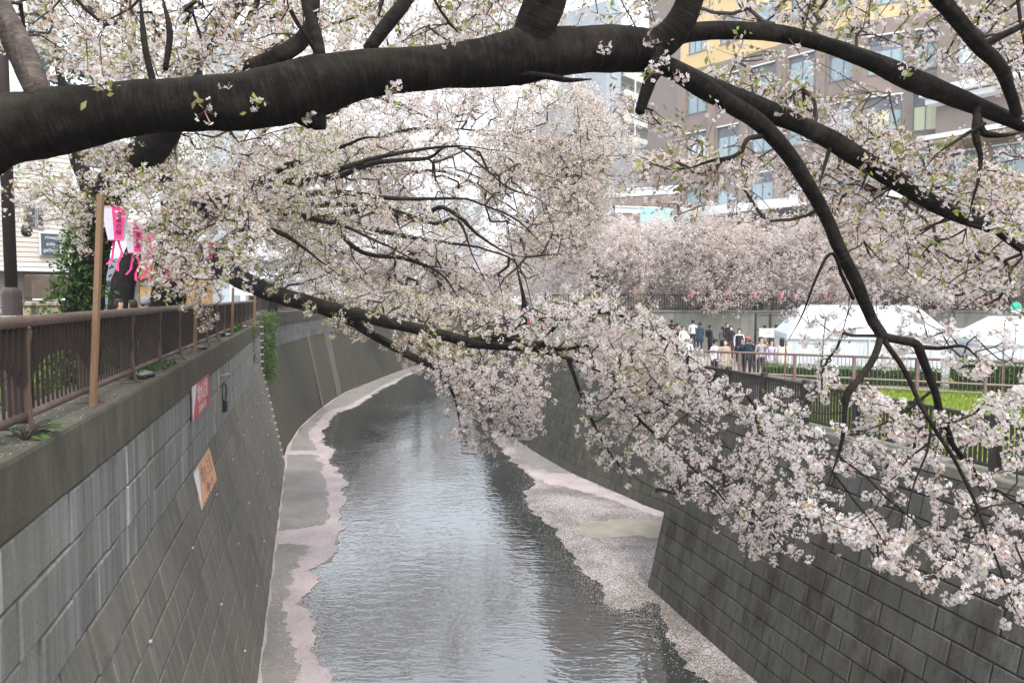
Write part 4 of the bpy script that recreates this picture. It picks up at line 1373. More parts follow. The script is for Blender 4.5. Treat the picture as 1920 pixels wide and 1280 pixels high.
spots = [('cherry tree at the left end of the promenade row, beside the river bend', at(1120, 556, 47).x, 47.5, 6.4, 3.9, .30),
         ('pale cherry tree of the promenade row behind the low brown annex wall', at(1215, 556, 49).x, 49, 6.6, 4.0, .55),
         ('pinkish cherry tree of the promenade row above the waiting crowd', at(1315, 556, 48).x, 48, 6.9, 4.3, .20),
         ('cherry tree of the promenade row between the crowd and the large white tent', at(1420, 556, 49).x, 49, 7.0, 4.4, .42),
         ('cherry tree of the promenade row behind the left half of the large tent', at(1530, 556, 48).x, 48, 6.8, 4.4, .18),
         ('cherry tree of the promenade row behind the right half of the large tent', at(1640, 556, 49).x, 49, 6.8, 4.4, .36),
         ('cherry tree of the promenade row above the gap between the tents', at(1755, 556, 48).x, 48, 6.9, 4.4, .26),
         ('last cherry tree of the promenade row, above the smaller tent', at(1880, 556, 50).x, 50, 7.2, 4.6, .48)]
for i, (lab, x, Y, H, W_, pale) in enumerate(spots):
    far_tree(lab, x, Y, Z_STREET_R, H, W_, 620, pale, 100 + i, group=RB)
RF = 'cherry trees far up the river'
for i, (lab, px, Y, H, W_, pale) in enumerate((('distant cherry tree on the right bank where the river bends out of sight', 1040, 66, 7.2, 4.6, .45),
                                               ('distant cherry tree closing the view at the end of the river', 900, 118, 9, 6.5, .5),
                                               ('distant cherry tree left of the river end, over the far wall', 780, 98, 8.5, 6, .4),
                                               ('distant cherry tree on the left bank behind the pale wall seams', 660, 78, 7.5, 5.2, .38),
                                               ('hazy distant cherry tree right of the river end', 985, 92, 8, 5.5, .5))):
    x = at(px, 556, Y).x
    far_tree(lab, x, Y, Z_STREET_R if px > 850 else Z_STREET_L, H, W_, 560, pale, 200 + i, group=RF)
print('blossom triangles', N_TRI[0])

# ------------------------------------------------------------------ left bank: fence, poles, lanterns, lamps, plants, houses
M_rail = noisy('brown_paint', (.088, .056, .042), (.128, .086, .066), 5, .5, .4, fine=.2)
M_fin = noisy('dark_brown_paint', (.024, .0145, .011), (.036, .022, .017), 5, .6, .3)
FOFF = -.26
fence = thing('river_fence', 'brown metal fence with arched openings along the near left coping', 'fence')
Y0F, YEF, PITCHF = 4.95, 39.6, 2.12
n_pan = int((YEF - Y0F) / PITCHF)
ptop = [PL(Y, FOFF, 8.76) for Y in np.linspace(2.6, YEF, 24)]
mb = MB(); mb.tube(ptop, .062, 12); mb.build('top_rail', M_rail, fence, smooth=True)
mb = MB()
for k in range(5):          # pipe sleeves where the rail is joined
    Y = 7.0 + k * 6.36
    mb.tube([PL(Y - .05, FOFF, 8.76), PL(Y + .05, FOFF, 8.76)], .066, 12)
tag(mb.build('rail_sleeve', M_rail, fence), kind='stuff')
# one post: a flat bar with a swept head and foot
mb = MB()
prof = [(-.01, 8.76), (.06, 8.69), (.055, 8.62), (.035, 8.54), (.03, 8.1), (.04, 7.86), (.07, 7.74), (.14, 7.70)]
w = .028
for (o0, z0), (o1, z1) in zip(prof, prof[1:]):
    d_ = Vector((o1 - o0, z1 - z0)).normalized() * .022
    for sgn in (-1, 1):
        a = [(s * w, o + sgn * -d_.y * .8, z - 8 + sgn * d_.x * .8) for s, o, z in ((-1, o0, z0), (1, o0, z0), (1, o1, z1), (-1, o1, z1))]
        mb.poly(a if sgn > 0 else a[::-1])
    for s in (-1, 1):
        a = [(s * w, o0 + d_.y * .8, z0 - 8 - d_.x * .8), (s * w, o0 - d_.y * .8, z0 - 8 + d_.x * .8), (s * w, o1 - d_.y * .8, z1 - 8 + d_.x * .8), (s * w, o1 + d_.y * .8, z1 - 8 - d_.x * .8)]
        mb.poly(a if s < 0 else a[::-1])
mb.box((0, -.06, .22), (.016, .17, .84))
mb.box((0, -.02, -.292), (.12, .26, .014))
me_post = mb.mesh('post', [M_rail])
M0 = lambda Y, z: Matrix.Translation(PL(Y, FOFF, z)) @ Matrix(((-DL.x, NL.x, 0, 0), (-DL.y, NL.y, 0, 0), (0, 0, 1, 0), (0, 0, 0, 1)))
PLATE_H = {}
def fin_mesh(za):
    """a baluster: thin rod below za, deep fin above it"""
    mb = MB()
    mb.box((0, 0, (7.86 + za) / 2 - 8), (.020, .022, za - 7.86))
    z1, z2 = za, za + .09
    for s in (-1, 1):
        a = [(s * .009, -.011, z1 - 8), (s * .009, .011, z1 - 8), (s * .011, .05, z2 - 8), (s * .011, .05, .72), (s * .011, -.06, .72), (s * .011, -.06, z2 - 8)]
        mb.poly(a if s > 0 else a[::-1])
    for y0, ya, yb in ((1, .011, .05), (-1, -.011, -.06)):
        a = [(-.009, ya, z1 - 8), (.009, ya, z1 - 8), (.011, yb, z2 - 8), (-.011, yb, z2 - 8)]
        b = [(-.011, yb, z2 - 8), (.011, yb, z2 - 8), (.011, yb, .72), (-.011, yb, .72)]
        for q in (a, b): mb.poly(q[::-1] if y0 > 0 else q)
    return mb.mesh('baluster', [M_fin])
NB = 15
arch = [7.92 + .50 * math.sqrt(max(0.0, 1 - ((k + .5) / NB * 2 - 1) ** 2)) ** .8 for k in range(NB)]
me_fin = [fin_mesh(a) for a in arch]
late = MB()
for i in range(-1, n_pan + 1):
    Y = Y0F + i * PITCHF
    if Y > YEF: break
    o = bpy.data.objects.new('post', me_post); o.matrix_world = M0(Y, 8.0); link(o, fence)
    if Y + PITCHF <= YEF + .5:
        mb = MB(); mb.tube([PL(Y + .05, FOFF, 7.88), PL(min(Y + PITCHF, YEF) - .05, FOFF, 7.88)], .042, 10)
        mb.build('bottom_rail', M_rail, fence, smooth=True)
    for k in range(NB):
        Yb = Y + PITCHF * (k + .5) / NB
        if Yb > YEF: break
        if Y < 19:
            o = bpy.data.objects.new('baluster', me_fin[k]); o.matrix_world = M0(Yb, 8.0); link(o, fence)
        else:
            Mx = M0(Yb, 8.0)
            late.add([Mx @ v.co for v in me_fin[k].vertices], [tuple(p.vertices) for p in me_fin[k].polygons])
tag(late.build('baluster_row', M_fin, fence), kind='stuff')

# the same fence goes on along the far wall
ff = thing('river_fence', 'distant brown fence on top of the curving far left wall', 'fence')
mb, mp = MB(), MB()
Pf = [Vector((*(p + n * 1.5), 0)) for p, n in zip(FL[1:48], FLn[1:48])]
mb.tube([p + Vector((0, 0, 9.02)) for p in Pf], .06, 8); mb.build('top_rail', M_rail, ff)
mb = MB(); mb.tube([p + Vector((0, 0, 8.16)) for p in Pf], .045, 8); mb.build('bottom_rail', M_rail, ff)
me_p2 = None
for i, p in enumerate(Pf[:-1]):
    if i % 2 == 0:
        q = MB(); q.box((0, 0, 8.52), (.06, .09, 1.0)); 
        if me_p2 is None: me_p2 = q.mesh('post', [M_rail])
        o = bpy.data.objects.new('post', me_p2); o.location = p; link(o, ff)
    for k in range(9):
        a = p.lerp(Pf[i + 1], (k + .5) / 9)
        mp.box((a.x, a.y, 8.57), (.05, .03, .8))
tag(mp.build('baluster_row', M_fin, ff), kind='stuff')

# wooden poles with the lantern line
M_wood = noisy('pole_wood', (.21, .125, .075), (.29, .185, .115), 4, .8, .15, stretch=(1, 1, .12), fine=.15)
def pole(px_top, py_top, py_bot, px_bot, Y, w, label):
    a = at(px_bot, py_bot, Y); b = at(px_top, py_top, Y)
    mb = MB()
    d = (b - a); L = d.length
    q = d.to_track_quat('Z', 'Y').to_matrix().to_4x4()
    mb.box((0, 0, 0), (w, w, L), 0, None, .004)
    o = mb.build('wooden_pole', M_wood)
    o.matrix_world = Matrix.Translation((a + b) / 2) @ q
    return tag(o, label, 'pole', 'wooden poles along the left fence')
pole(189, 364, 763, 174, 8.75, .062, 'tall square wooden pole nearest the camera, tied to the brown fence')
pole(370, 498, 660, 365, 14.2, .055, 'second wooden pole, short, in front of the fence below the diving limb')
pole(437, 540, 628, 435, 22.0, .06, 'third wooden pole along the fence, farther off under the limb')
pole(478, 545, 612, 477, 32.0, .07, 'farthest thin wooden pole at the end of the near fence')
M_wire = mat('wire', (.03, .03, .03), .6, .3)
wire_pts = [at(100, 380, 8.6), at(215, 388, 9.2), at(300, 452, 12.2), at(372, 470, 16.5), at(445, 492, 22), at(500, 520, 34)]
mb = MB(); mb.tube([Vector(p) for p in catmull([tuple(p) for p in wire_pts], 6)], .004, 5)
tag(mb.build('lantern_wire', M_wire), 'thin dark wire carrying the pink lanterns past the wooden poles', 'wire')

M_pinkp = mat('pink_lantern_paper', (.92, .09, .32), .7, .2)
M_whitep = mat('white_lantern_paper', (.72, .69, .76), .7, .2)
M_redp = mat('coral_lantern_paper', (.86, .28, .30), .7, .2)
M_ink = mat('ink', (.10, .03, .06), .8, .1)
def text_obj(body, size, m, M, parent, name='lettering', spacing=1.0):
    c = bpy.data.curves.new(name, 'FONT')
    c.body = body; c.size = size; c.align_x = 'CENTER'; c.align_y = 'CENTER'
    c.space_line = spacing; c.extrude = .0008
    c.resolution_u = 2
    c.materials.append(m)
    tmp = bpy.data.objects.new('tmp', c)
    C.objects.link(tmp)
    bpy.context.view_layer.update()
    me = bpy.data.meshes.new_from_object(tmp.evaluated_get(bpy.context.evaluated_depsgraph_get()))
    bpy.data.objects.remove(tmp)
    me.name = name
    o = bpy.data.objects.new(name, me)
    o.matrix_world = M
    return tag(link(o, parent), kind='stuff')
def lantern(cx, cy, Y, w, h, label, rot=0.0, ribbon=True, text=True, group='pink paper lanterns by the left fence'):
    c = at(cx, cy, Y)
    t = thing('paper_lantern', label, 'lantern', tuple(c), rot, group)
    rt, rb = w / 2, w / 2 * .56
    n = 6
    ring = lambda r, z: [Vector((r * math.cos(2 * math.pi * (k + .5) / n), r * math.sin(2 * math.pi * (k + .5) / n), z)) for k in range(n)]
    T_, B_ = ring(rt, h / 2), ring(rb, -h / 2)
    for col, mm, nm in ((0, M_pinkp, 'pink_panel'), (1, M_whitep, 'white_panel')):
        for k in range(col, n, 2):
            mb = MB()
            k2 = (k + 1) % n
            nn = (T_[k] + T_[k2]).normalized() * .004
            q = [B_[k], B_[k2], T_[k2], T_[k]]
            mb.poly([p + nn for p in q]); mb.poly([p - nn for p in reversed(q)])
            for a, b in zip(q, q[1:] + q[:1]): mb.poly((a - nn, b - nn, b + nn, a + nn))
            o = mb.build(nm, mm, t)
            if text and col == 0 and w > .25:
                m_ = (T_[k] + T_[k2] + B_[k] + B_[k2]) / 4
                X = (T_[k2] - T_[k]).normalized(); Zu = ((T_[k] + T_[k2]) - (B_[k] + B_[k2])).normalized()
                nv = X.cross(Zu).normalized()
                Zu = nv.cross(X)
                if nv.dot(m_) < 0: nv, X = -nv, -X
                p = m_ + nv * .007
                text_obj('目\n黒\nの\n桜', h * .17, M_ink, Matrix(((X.x, Zu.x, nv.x, p.x), (X.y, Zu.y, nv.y, p.y), (X.z, Zu.z, nv.z, p.z), (0, 0, 0, 1))), o, spacing=1.05)
    for r, z in ((rt, h / 2), (rb, -h / 2)):
        mb = MB(); R_ = ring(r + .004, z)
        mb.tube(R_ + R_[:2], .006, 5)
        mb.build('rim', M_redp, t)
    mb = MB(); mb.tube([(0, 0, h / 2), (0, 0, h / 2 + .08)], .004, 5); mb.tube([(-rt, 0, h / 2), (rt, 0, h / 2)], .004, 5); mb.build('hanger', M_wire, t)
    if ribbon:
        mb = MB()
        for s, l in ((-1, .30), (1, .38)):
            pr = [Vector((s * .02, 0, -h / 2)), Vector((s * .05 + .01, .01, -h / 2 - l * .4)), Vector((s * .03 - .03, .03, -h / 2 - l * .75)), Vector((s * .06 - .06, .02, -h / 2 - l))]
            for a, b in zip(pr, pr[1:]):
                for sg in (0, .002):
                    q = [a + Vector((-.015, sg, 0)), a + Vector((.015, sg, 0)), b + Vector((.015, sg, 0)), b + Vector((-.015, sg, 0))]
                    mb.poly(q if sg else q[::-1])
        mb.build('ribbon', M_pinkp, t)
    return t
lantern(217, 420, 9.35, .33, .40, 'largest pink and white lantern, hanging just beside the tall wooden pole', .25)
lantern(252, 447, 10.4, .32, .40, 'second pink and white lantern from the tall pole, half behind blossom', .35)
lantern(277, 464, 11.6, .31, .39, 'third pink and white lantern from the tall pole, before the dark trunk', .2)
lantern(315, 491, 17.5, .30, .24, 'small pink lantern with white ribbons right of the dark trunk', .3)
lantern(337, 492, 18.3, .30, .24, 'small pink lantern touching the one with white ribbons, above the dark trunk', .7)
lantern(390, 470, 16.0, .30, .34, 'pale lantern peeping over the top of the diving limb', .5, False)
lantern(428, 492, 19.0, .30, .32, 'half hidden pink lantern under blossom behind the diving limb', .2, False)
lantern(447, 503, 21.0, .30, .36, 'pink and white lantern resting against the upper edge of the limb', .4, False)

# lamp column, wall lamp, floodlights
M_brownmetal = noisy('lamp_brown', (.045, .032, .030), (.065, .048, .044), 4, .45, .4)
p0 = at(22, 560, 9.6)
t = thing('street_lamp', 'dark brown lamp column with a thicker base at the left edge', 'street lamp', (p0.x, p0.y, Z_STREET_L))
mb = MB(); mb.lathe([(.072, 1.9), (.070, 9.5)], 14); mb.build('column', M_brownmetal, t, smooth=True)
mb = MB(); mb.lathe([(.115, 0), (.115, 1.84), (.108, 1.88), (.072, 1.92)], 14); mb.build('base', M_brownmetal, t)
mb = MB(); mb.lathe([(.122, 1.50), (.122, 1.56)], 14); mb.build('band', noisy('steel_band', (.3, .28, .27), (.4, .38, .36), 3, .4, .5), t)
mb = MB(); mb.box((.03, -.12, 1.28), (.10, .012, .16)); mb.build('notice', mat('notice_clear', (.28, .27, .27), .4, .4), t)
mb = MB(); mb.lathe([(.05, 9.5), (.26, 9.6), (.20, 9.95), (.03, 10.0)], 14); mb.build('lamp_head', M_brownmetal, t)

M_black = mat('black_metal', (.018, .018, .02), .4, .4)
M_lens = mat('lamp_glass', (.32, .34, .36), .15, .6)
FLG = 'floodlights standing on the left coping'
for i, (Y, lab) in enumerate(((11.9, 'nearest black floodlight lying on the coping below the third fence panel'), (18.3, 'second black floodlight on the coping, beside the wooden pole'),
                              (24.4, 'third black floodlight on the coping amid small weeds'), (31.0, 'farthest black floodlight on the coping near the ladder'))):
    q = PL(Y, -.22, Z_COP_L)
    t = thing('floodlight', lab, 'floodlight', tuple(q), math.atan2(NL.y, NL.x) - .3, FLG)
    mb = MB(); mb.box((0, 0, .055), (.20, .46, .06), 0, Matrix.Rotation(.25, 4, 'Y'), .012); mb.build('housing', M_black, t)
    mb = MB(); mb.box((.012, 0, .092), (.15, .40, .012), 0, Matrix.Rotation(.25, 4, 'Y')); mb.build('lens', M_lens, t)
    mb = MB(); mb.box((-.06, .18, .02), (.04, .02, .05)); mb.box((-.06, -.18, .02), (.04, .02, .05)); mb.build('bracket', M_black, t)

# boards on the wall
M_signred = noisy('red_board', (.42, .075, .085), (.52, .13, .14), 3, .5, .3)
M_signorg = noisy('orange_board', (.62, .30, .15), (.70, .40, .23), 2, .5, .3)
M_signwhite = noisy('white_board', (.62, .64, .66), (.72, .73, .74), 3, .5, .3)
M_lettw = mat('white_lettering', (.72, .62, .62), .6, .2)
M_lettd = mat('grey_lettering', (.25, .17, .17), .6, .2)
def wall_sign(name, label, c, X, up_, nrm, L, H, m, lines, lm):
    t = thing(name, label, 'sign')
    M = Matrix(((X.x, up_.x, nrm.x, c.x), (X.y, up_.y, nrm.y, c.y), (X.z, up_.z, nrm.z, c.z), (0, 0, 0, 1)))
    t.matrix_world = M
    mb = MB(); mb.box((0, 0, .03), (L, H, .02)); mb.build('board', m, t)
    mb = MB(); x0 = -L / 2; q = [(x0, H / 2), (x0, -H / 2), (x0 + .14 * L * .1, -H / 2), (x0 + .26 * L, H / 2)]
    mb.poly([(x, y, .044) for x, y in q]); mb.build('white_corner', M_signwhite, t)
    for body, size, y, x in lines:
        text_obj(body, size, lm, Matrix.Translation((x, y, .043)), t)
    sm = MB()
    for k in range(9):
        for y in (-H / 2 + .035, H / 2 - .035): sm.lathe([(.014, .04), (.012, .052)], 6, (-L / 2 + .1 + k * (L - .2) / 8, y, 0))
    tag(sm.build('rivet', M_black, t), kind='stuff')
zz = Vector((0, 0, 1))
c = PL(16.55, -.015, 6.78)
wall_sign('warning_board', 'red warning board with white lettering high on the near left wall', c, DL, zz, NL, 2.75, .72, M_signred, [('増水注意', .44, .08, .25), ('急な増水に注意', .17, -.24, .2)], M_lettw)
c = PL(16.5, -.06, Z_BAT) + slope * .46 + bn * .02
wall_sign('warning_board', 'orange warning board with grey lettering lower on the near left wall', c, DL, -slope, bn, 2.7, .78, M_signorg, [('増水注意', .44, .10, .25), ('急な増水に注意', .17, -.24, .2)], M_lettd)

# cable with its box hanging on the wall
q = PL(20.9, .02, 6.2)
t = thing('hanging_cable', 'black cable loop and plug box hanging on the left wall past the red board', 'cable', tuple(q))
mb = MB(); mb.tube([Vector((.03, math.cos(a) * .16, .12 + math.sin(a) * .26)) for a in np.linspace(0, 2 * math.pi, 15)], .022, 6); mb.build('loop', M_black, t)
mb = MB(); mb.box((.05, .0, -.28), (.09, .16, .34), 0, None, .02); mb.build('plug_box', M_black, t)
mb = MB(); mb.tube([(0, -.25, .62), (.10, -.25, .62), (.10, .25, .62), (0, .25, .62)], .014, 6); mb.build('hook_bar', noisy('galvanised', (.3, .3, .3), (.4, .4, .4), 4, .4, .5, ), t)

# step irons down the wall
t = thing('wall_ladder', 'line of pale step irons running down the end of the near left wall', 'ladder')
mb = MB(); mb.tube([(-.17, -.02, 0), (-.17, .14, 0), (.17, .14, 0), (.17, -.02, 0)], .013, 6)
M_rung = noisy('galvanised_rung', (.45, .45, .44), (.6, .6, .58), 4, .4, .5)
me_rung = mb.mesh('rung', [M_rung])
zs = np.arange(7.45, .5, -.36)
for z in zs:
    off = 0.0 if z > Z_BAT else (Z_BAT - z) / Z_BAT * (B_L + .06) - .06
    q = PL(38.6, off, z)
    o = bpy.data.objects.new('rung', me_rung)
    o.matrix_world = Matrix(((-DL.x, NL.x, 0, q.x), (-DL.y, NL.y, 0, q.y), (0, 0, 1, q.z), (0, 0, 0, 1)))
    link(o, t)

# ivy curtains and weeds
def ivy_thing(name, label, cat, cen, L, m, stems=None, per=3):
    t = thing(name, label, cat)
    V, T, tn = leaf_arrays(np.array([tuple(c) for c in cen]), L, per, L * .9)
    tag(np_obj('foliage', t, V, T, [m], None, tn), kind='stuff')
    if stems:
        mb = MB()
        for s in stems: mb.tube(s, .008, 4)
        tag(mb.build('stems', M_twig, t), kind='stuff')
    return t
M_ivyb = leaf_mat('bright_ivy_leaf', (.04, .085, .02), (.085, .155, .04), (.17, .28, .07))
def curtain(Yc, off, px0, px1, y0, y1, n, taper=.35):
    out = []
    for _ in range(n):
        v = rng.random() ** .85
        u = .5 + (rng.random() - .5) * (1 - taper * v) + .06 * math.sin(v * 9)
        p = at(px0 + (px1 - px0) * u, y0 + (y1 - y0) * v, Yc)
        out.append(p + Vector((rng.normal(0, .05), rng.normal(0, .18), 0)))
    return out
ivy_thing('hanging_ivy', 'bright green ivy curtain hanging where the near wall meets the curved wall', 'ivy', curtain(39.4, 0, 489, 519, 584, 712, 900), .13, M_ivyb,
          [[at(503 + k * 4, 585, 39.6), at(505 + k * 3, 650, 39.5), at(509 + k * 4, 740, 39.4)] for k in range(-2, 3)])
ivy_thing('hanging_ivy', 'narrow dark ivy strand hanging left of the step irons', 'ivy', curtain(33.2, 0, 462, 478, 602, 683, 260), .10, M_ivy)
ivy_thing('dry_creeper', 'dry brown creeper stems dangling below the bright ivy curtain', 'creeper', [], .1, M_dead) if False else None
def weeds(name, label, cat, Y0_, Y1_, off0, off1, z, h, n, L, m):
    cen = [PL(rng.uniform(Y0_, Y1_), rng.uniform(off0, off1), z + abs(rng.normal(0, h))) for _ in range(n)]
    return ivy_thing(name, label, cat, cen, L, m)
weeds('weed', 'low weeds on the coping between fence and nearest floodlight', 'weed', 11.6, 14.4, -.55, -.12, Z_COP_L, .07, 260, .06, M_ivy)
weeds('weed', 'small weeds on the coping beside the third floodlight', 'weed', 24.6, 29.5, -.5, -.1, Z_COP_L, .12, 260, .09, M_ivy)
cen = []
q = PL(6.75, -.16, Z_COP_L)
t = thing('leafy_plant', 'broad-leaved plant growing through the foot of the nearest fence panel', 'plant', tuple(q))
stm = MB()
for k in range(26):
    a = rng.uniform(0, 2 * math.pi); r = rng.uniform(.03, .26)
    e = Vector((math.cos(a) * r, math.sin(a) * r * 1.6, rng.uniform(.03, .17)))
    stm.tube([(0, 0, 0), (e.x * .5, e.y * .5, e.z * .9), tuple(e)], .004, 5)
    mb = MB()
    d = Vector((math.cos(a), math.sin(a), rng.uniform(-.5, .1))).normalized(); u = d.cross(Vector((0, 0, 1))).normalized(); nn = d.cross(u)
    L_ = rng.uniform(.07, .13)
    pts_ = [(0, 0), (.25, .34), (.55, .38), (.85, .16), (1, 0), (.85, -.16), (.55, -.38), (.25, -.34)]
    ct = e + d * L_ * .5 - nn * L_ * .07
    vs = [e + d * L_ * x + u * L_ * y for x, y in pts_]
    for i in range(8): mb.poly((ct, vs[i], vs[(i + 1) % 8]))
    o = mb.build('leaf', M_ivy, t)
    at_ = o.data.attributes.new('tint', 'FLOAT', 'FACE'); at_.data.foreach_set('value', [float(rng.uniform(.2, .8))] * len(o.data.polygons))
stm.build('stems', M_twig, t)

# fallen petals on coping and rail
A = np.array([tuple(PL(3.5 + 30 * rng.random() ** 1.7, -.03 - .75 * rng.random(), Z_COP_L + .006)) for _ in range(1500)])
petals('fallen_petals', A, .0105, M_petal, flat=.1)
A = np.array([tuple(PL(3.5 + 14 * rng.random(), FOFF + rng.normal(0, .02), 8.823)) for _ in range(130)])
petals('petals_on_rail', A, .011, M_petal, flat=.1)

# shrubs behind the fence
def shrub(name, label, cat, c, rx, ry, rz, n, L, m, trunk=False, group=None):
    t = thing(name, label, cat, tuple(c), group=group)
    r = rng.normal(0, 1, (n, 3)); r = unit(r) * (rng.random((n, 1)) ** .4) * np.array((rx, ry, rz))
    keep = np.array([noise.noise(Vector(q) * 2.2 + Vector(c)) > -.25 for q in r])
    r = r[keep] + np.array((0, 0, rz * .9))
    r = r[r[:, 2] > 0]
    V, T, tn = leaf_arrays(r, L, 3, L)
    tag(np_obj('foliage', t, V, T, [m], None, tn), kind='stuff')
    mb = MB()
    for k in range(7):
        a = 2 * math.pi * k / 7
        mb.tube([(0, 0, -.05), (math.cos(a) * rx * .3, math.sin(a) * ry * .3, rz * .8), (math.cos(a) * rx * .6, math.sin(a) * ry * .6, rz * 1.5)], [.02, .014, .006], 5)
    tag(mb.build('stems', M_twig, t), kind='stuff')
    return t
M_shrub = leaf_mat('shrub_leaf', (.05, .10, .02), (.11, .19, .045), (.22, .34, .08))
SG = 'shrubs behind the left fence'
for i, (Y, off, h, lab) in enumerate(((7.2, -1.7, .62, 'leafy shrub seen through the first arched fence panel'), (9.2, -1.7, .6, 'shrub behind the fence where the tall wooden pole stands'),
                                      (11.2, -1.6, .6, 'shrub seen through the third arched fence panel'), (13.4, -1.6, .55, 'shrub behind the fourth fence panel, below the pink lanterns'))):
    q = PL(Y, off, Z_STREET_L); shrub('shrub', lab, 'shrub', q, .9, 1.15, h, 520, .06, M_shrub, group=SG)
for px, py, Y, rx, rz, lab in ((95, 575, 13.5, 1.4, .85, 'bright green shrub behind the fence, between lamp column and ivy trunk'), (8, 560, 12.6, .8, .95, 'green shrub left of the lamp column base'),
                               (165, 590, 15.5, 1.0, .8, 'dark ivy bush at the foot of the ivy-clad tree')):
    q = at(px, py, Y); shrub('shrub', lab, 'shrub', (q.x, q.y, Z_STREET_L), rx, .7, rz, 620, .075, M_shrub if px < 120 else M_ivy, group=SG)

# white tiled house with the gallery sign
M_tile = mat('white_tile', (.62, .585, .53), .5, .3)
M_tilej = mat('tile_joint', (.47, .44, .40), .8, .1)
M_glassd = mat('dark_glass', (.05, .06, .065), .08, .6)
M_frame = mat('window_frame', (.25, .25, .25), .5, .4)
a, b = at(-140, 450, 17.8), at(142, 450, 20.2)
hd = Vector((b.x - a.x, b.y - a.y, 0)); hl = hd.length; hd.normalize()
hn = Vector((hd.y, -hd.x, 0))
if hn.dot(Vector((0, 0, 0)) - a) < 0: hn = -hn
house = thing('gallery_house', 'white tiled house behind the lamp column at the left edge', 'house')
def HP(s, o, z): 
    q = Vector((a.x, a.y, 0)) + hd * s + hn * o
    return Vector((q.x, q.y, z))
ztop = 13.6
mb = MB()
mb.poly((HP(0, 0, 9.75), HP(hl, 0, 9.75), HP(hl, 0, ztop), HP(0, 0, ztop)))
for s in (0, hl): mb.poly((HP(s, 0, 7), HP(s, -5, 7), HP(s, -5, ztop), HP(s, 0, ztop)))
mb.poly((HP(0, 0, ztop), HP(hl, 0, ztop), HP(hl, -5, ztop), HP(0, -5, ztop)))
mb.poly((HP(0, -.5, 7), HP(hl, -.5, 7), HP(hl, -.5, 9.75), HP(0, -.5, 9.75)))
mb.poly((HP(0, -.5, 9.75), HP(hl, -.5, 9.75), HP(hl, 0, 9.75), HP(0, 0, 9.75)))
mb.build('wall', M_tilej, house)
tl = MB(); hh = .125
n_r = int((ztop - 9.76) / hh)
for r in range(n_r):
    z = 9.77 + r * hh
    M = Matrix(((hd.x, hn.x, 0, 0), (hd.y, hn.y, 0, 0), (0, 0, 1, 0), (0, 0, 0, 1)))
    q = HP(hl / 2, .012, z + hh / 2)
    tl.box(q, (hl - .02, .03, hh - .018), 0, M)
tag(tl.build('tile_courses', M_tile, house), kind='stuff')
mb = MB(); mb.box(HP(hl / 2, .05, 9.70), (hl, .16, .10), 0, M); mb.build('sill_band', M_signwhite, house)
mb = MB(); e1 = at(262, 290, 23.6)
mb.poly([(q.x, q.y, 13.62) for q in (HP(0, .1, 0), HP(hl, .1, 0), e1, e1 + Vector((-.5, 4, 0)), HP(0, -5, 0))]); mb.poly([(q.x, q.y, 13.3) for q in reversed((HP(0, .1, 0), HP(hl, .1, 0), e1, e1 + Vector((-.5, 4, 0)), HP(0, -5, 0)))])
q_ = [HP(0, .1, 0), HP(hl, .1, 0), e1, e1 + Vector((-.5, 4, 0)), HP(0, -5, 0)]
for u, v in zip(q_, q_[1:] + q_[:1]): mb.poly(((u.x, u.y, 13.3), (v.x, v.y, 13.3), (v.x, v.y, 13.62), (u.x, u.y, 13.62)))
mb.build('roof_terrace', M_tilej, house)
def hs(px):
    '''how far along the house front that line of sight meets it'''
    u, dy, _ = _dir(px, 450)
    den = u * hd.y - dy * hd.x
    t = (a.x * hd.y - a.y * hd.x) / den
    return (Vector((u * t, dy * t, 0)) - Vector((a.x, a.y, 0))).dot(hd)
# a window and the brown awning below it
w_ = MB(); w_.box(HP(hs(58), .03, 11.05), (.26, .06, .55), 0, M); wf = w_.build('window', M_frame, house)
w_ = MB(); w_.box(HP(hs(58), .066, 11.05), (.18, .014, .47), 0, M); w_.build('pane', M_glassd, wf)
w_ = MB(); w_.box(HP(hs(76), .03, 11.0), (.16, .06, .5), 0, M); wf = w_.build('window', M_frame, house)
w_ = MB(); w_.box(HP(hs(76), .066, 11.0), (.10, .014, .43), 0, M); w_.build('pane', M_glassd, wf)
M_awn = noisy('awning_brown', (.11, .085, .065), (.16, .125, .10), 3, .8, .15)
mb = MB(); q0 = HP(hs(95), .3, 9.25)
mb.box(q0, (1.3, .75, .62), 0, M, .03); mb.build('awning', M_awn, house)
mb = MB(); mb.box(HP(hs(95), .69, 8.93), (1.32, .03, .05), 0, M); mb.build('awning_edge', M_signwhite, house)
# gallery sign
q = at(92, 458, 20.6)
t = thing('gallery_sign', 'small slate grey gallery sign with white lettering on the tiled house', 'sign')
X = hd; c = HP(hs(91), .14, at(92, 458, 19.7).z)
t.matrix_world = Matrix(((X.x, 0, hn.x, c.x), (X.y, 0, hn.y, c.y), (0, 1, 0, c.z), (0, 0, 0, 1)))
mb = MB(); mb.box((0, 0, 0), (.42, .54, .05), 0, None, .006); mb.build('board', mat('slate_board', (.075, .095, .12), .5, .3), t)
mb = MB(); mb.box((0, 0, -.035), (.50, .58, .03)); mb.build('backing', M_signwhite, t)
for s, y in (('river', .17), ('side', 0), ('gallery', -.16)): text_obj(s, .135, M_signwhite, Matrix.Translation((0, y, .028)), t)
# black egg lamp
q = at(50, 432, 18.2)
t = thing('wall_lantern', 'black egg-shaped lamp hanging beside the lamp column on the tiled house', 'lamp', tuple(q))
mb = MB(); mb.lathe([(.02, .17), (.09, .12), (.125, 0), (.11, -.10), (.06, -.15)], 12); mb.build('shade', M_black, t, smooth=True)
mb = MB(); mb.tube([(0, 0, .17), (0, 0, .36), (-.1, .35, .42)], .012, 5); mb.build('arm', M_black, t)
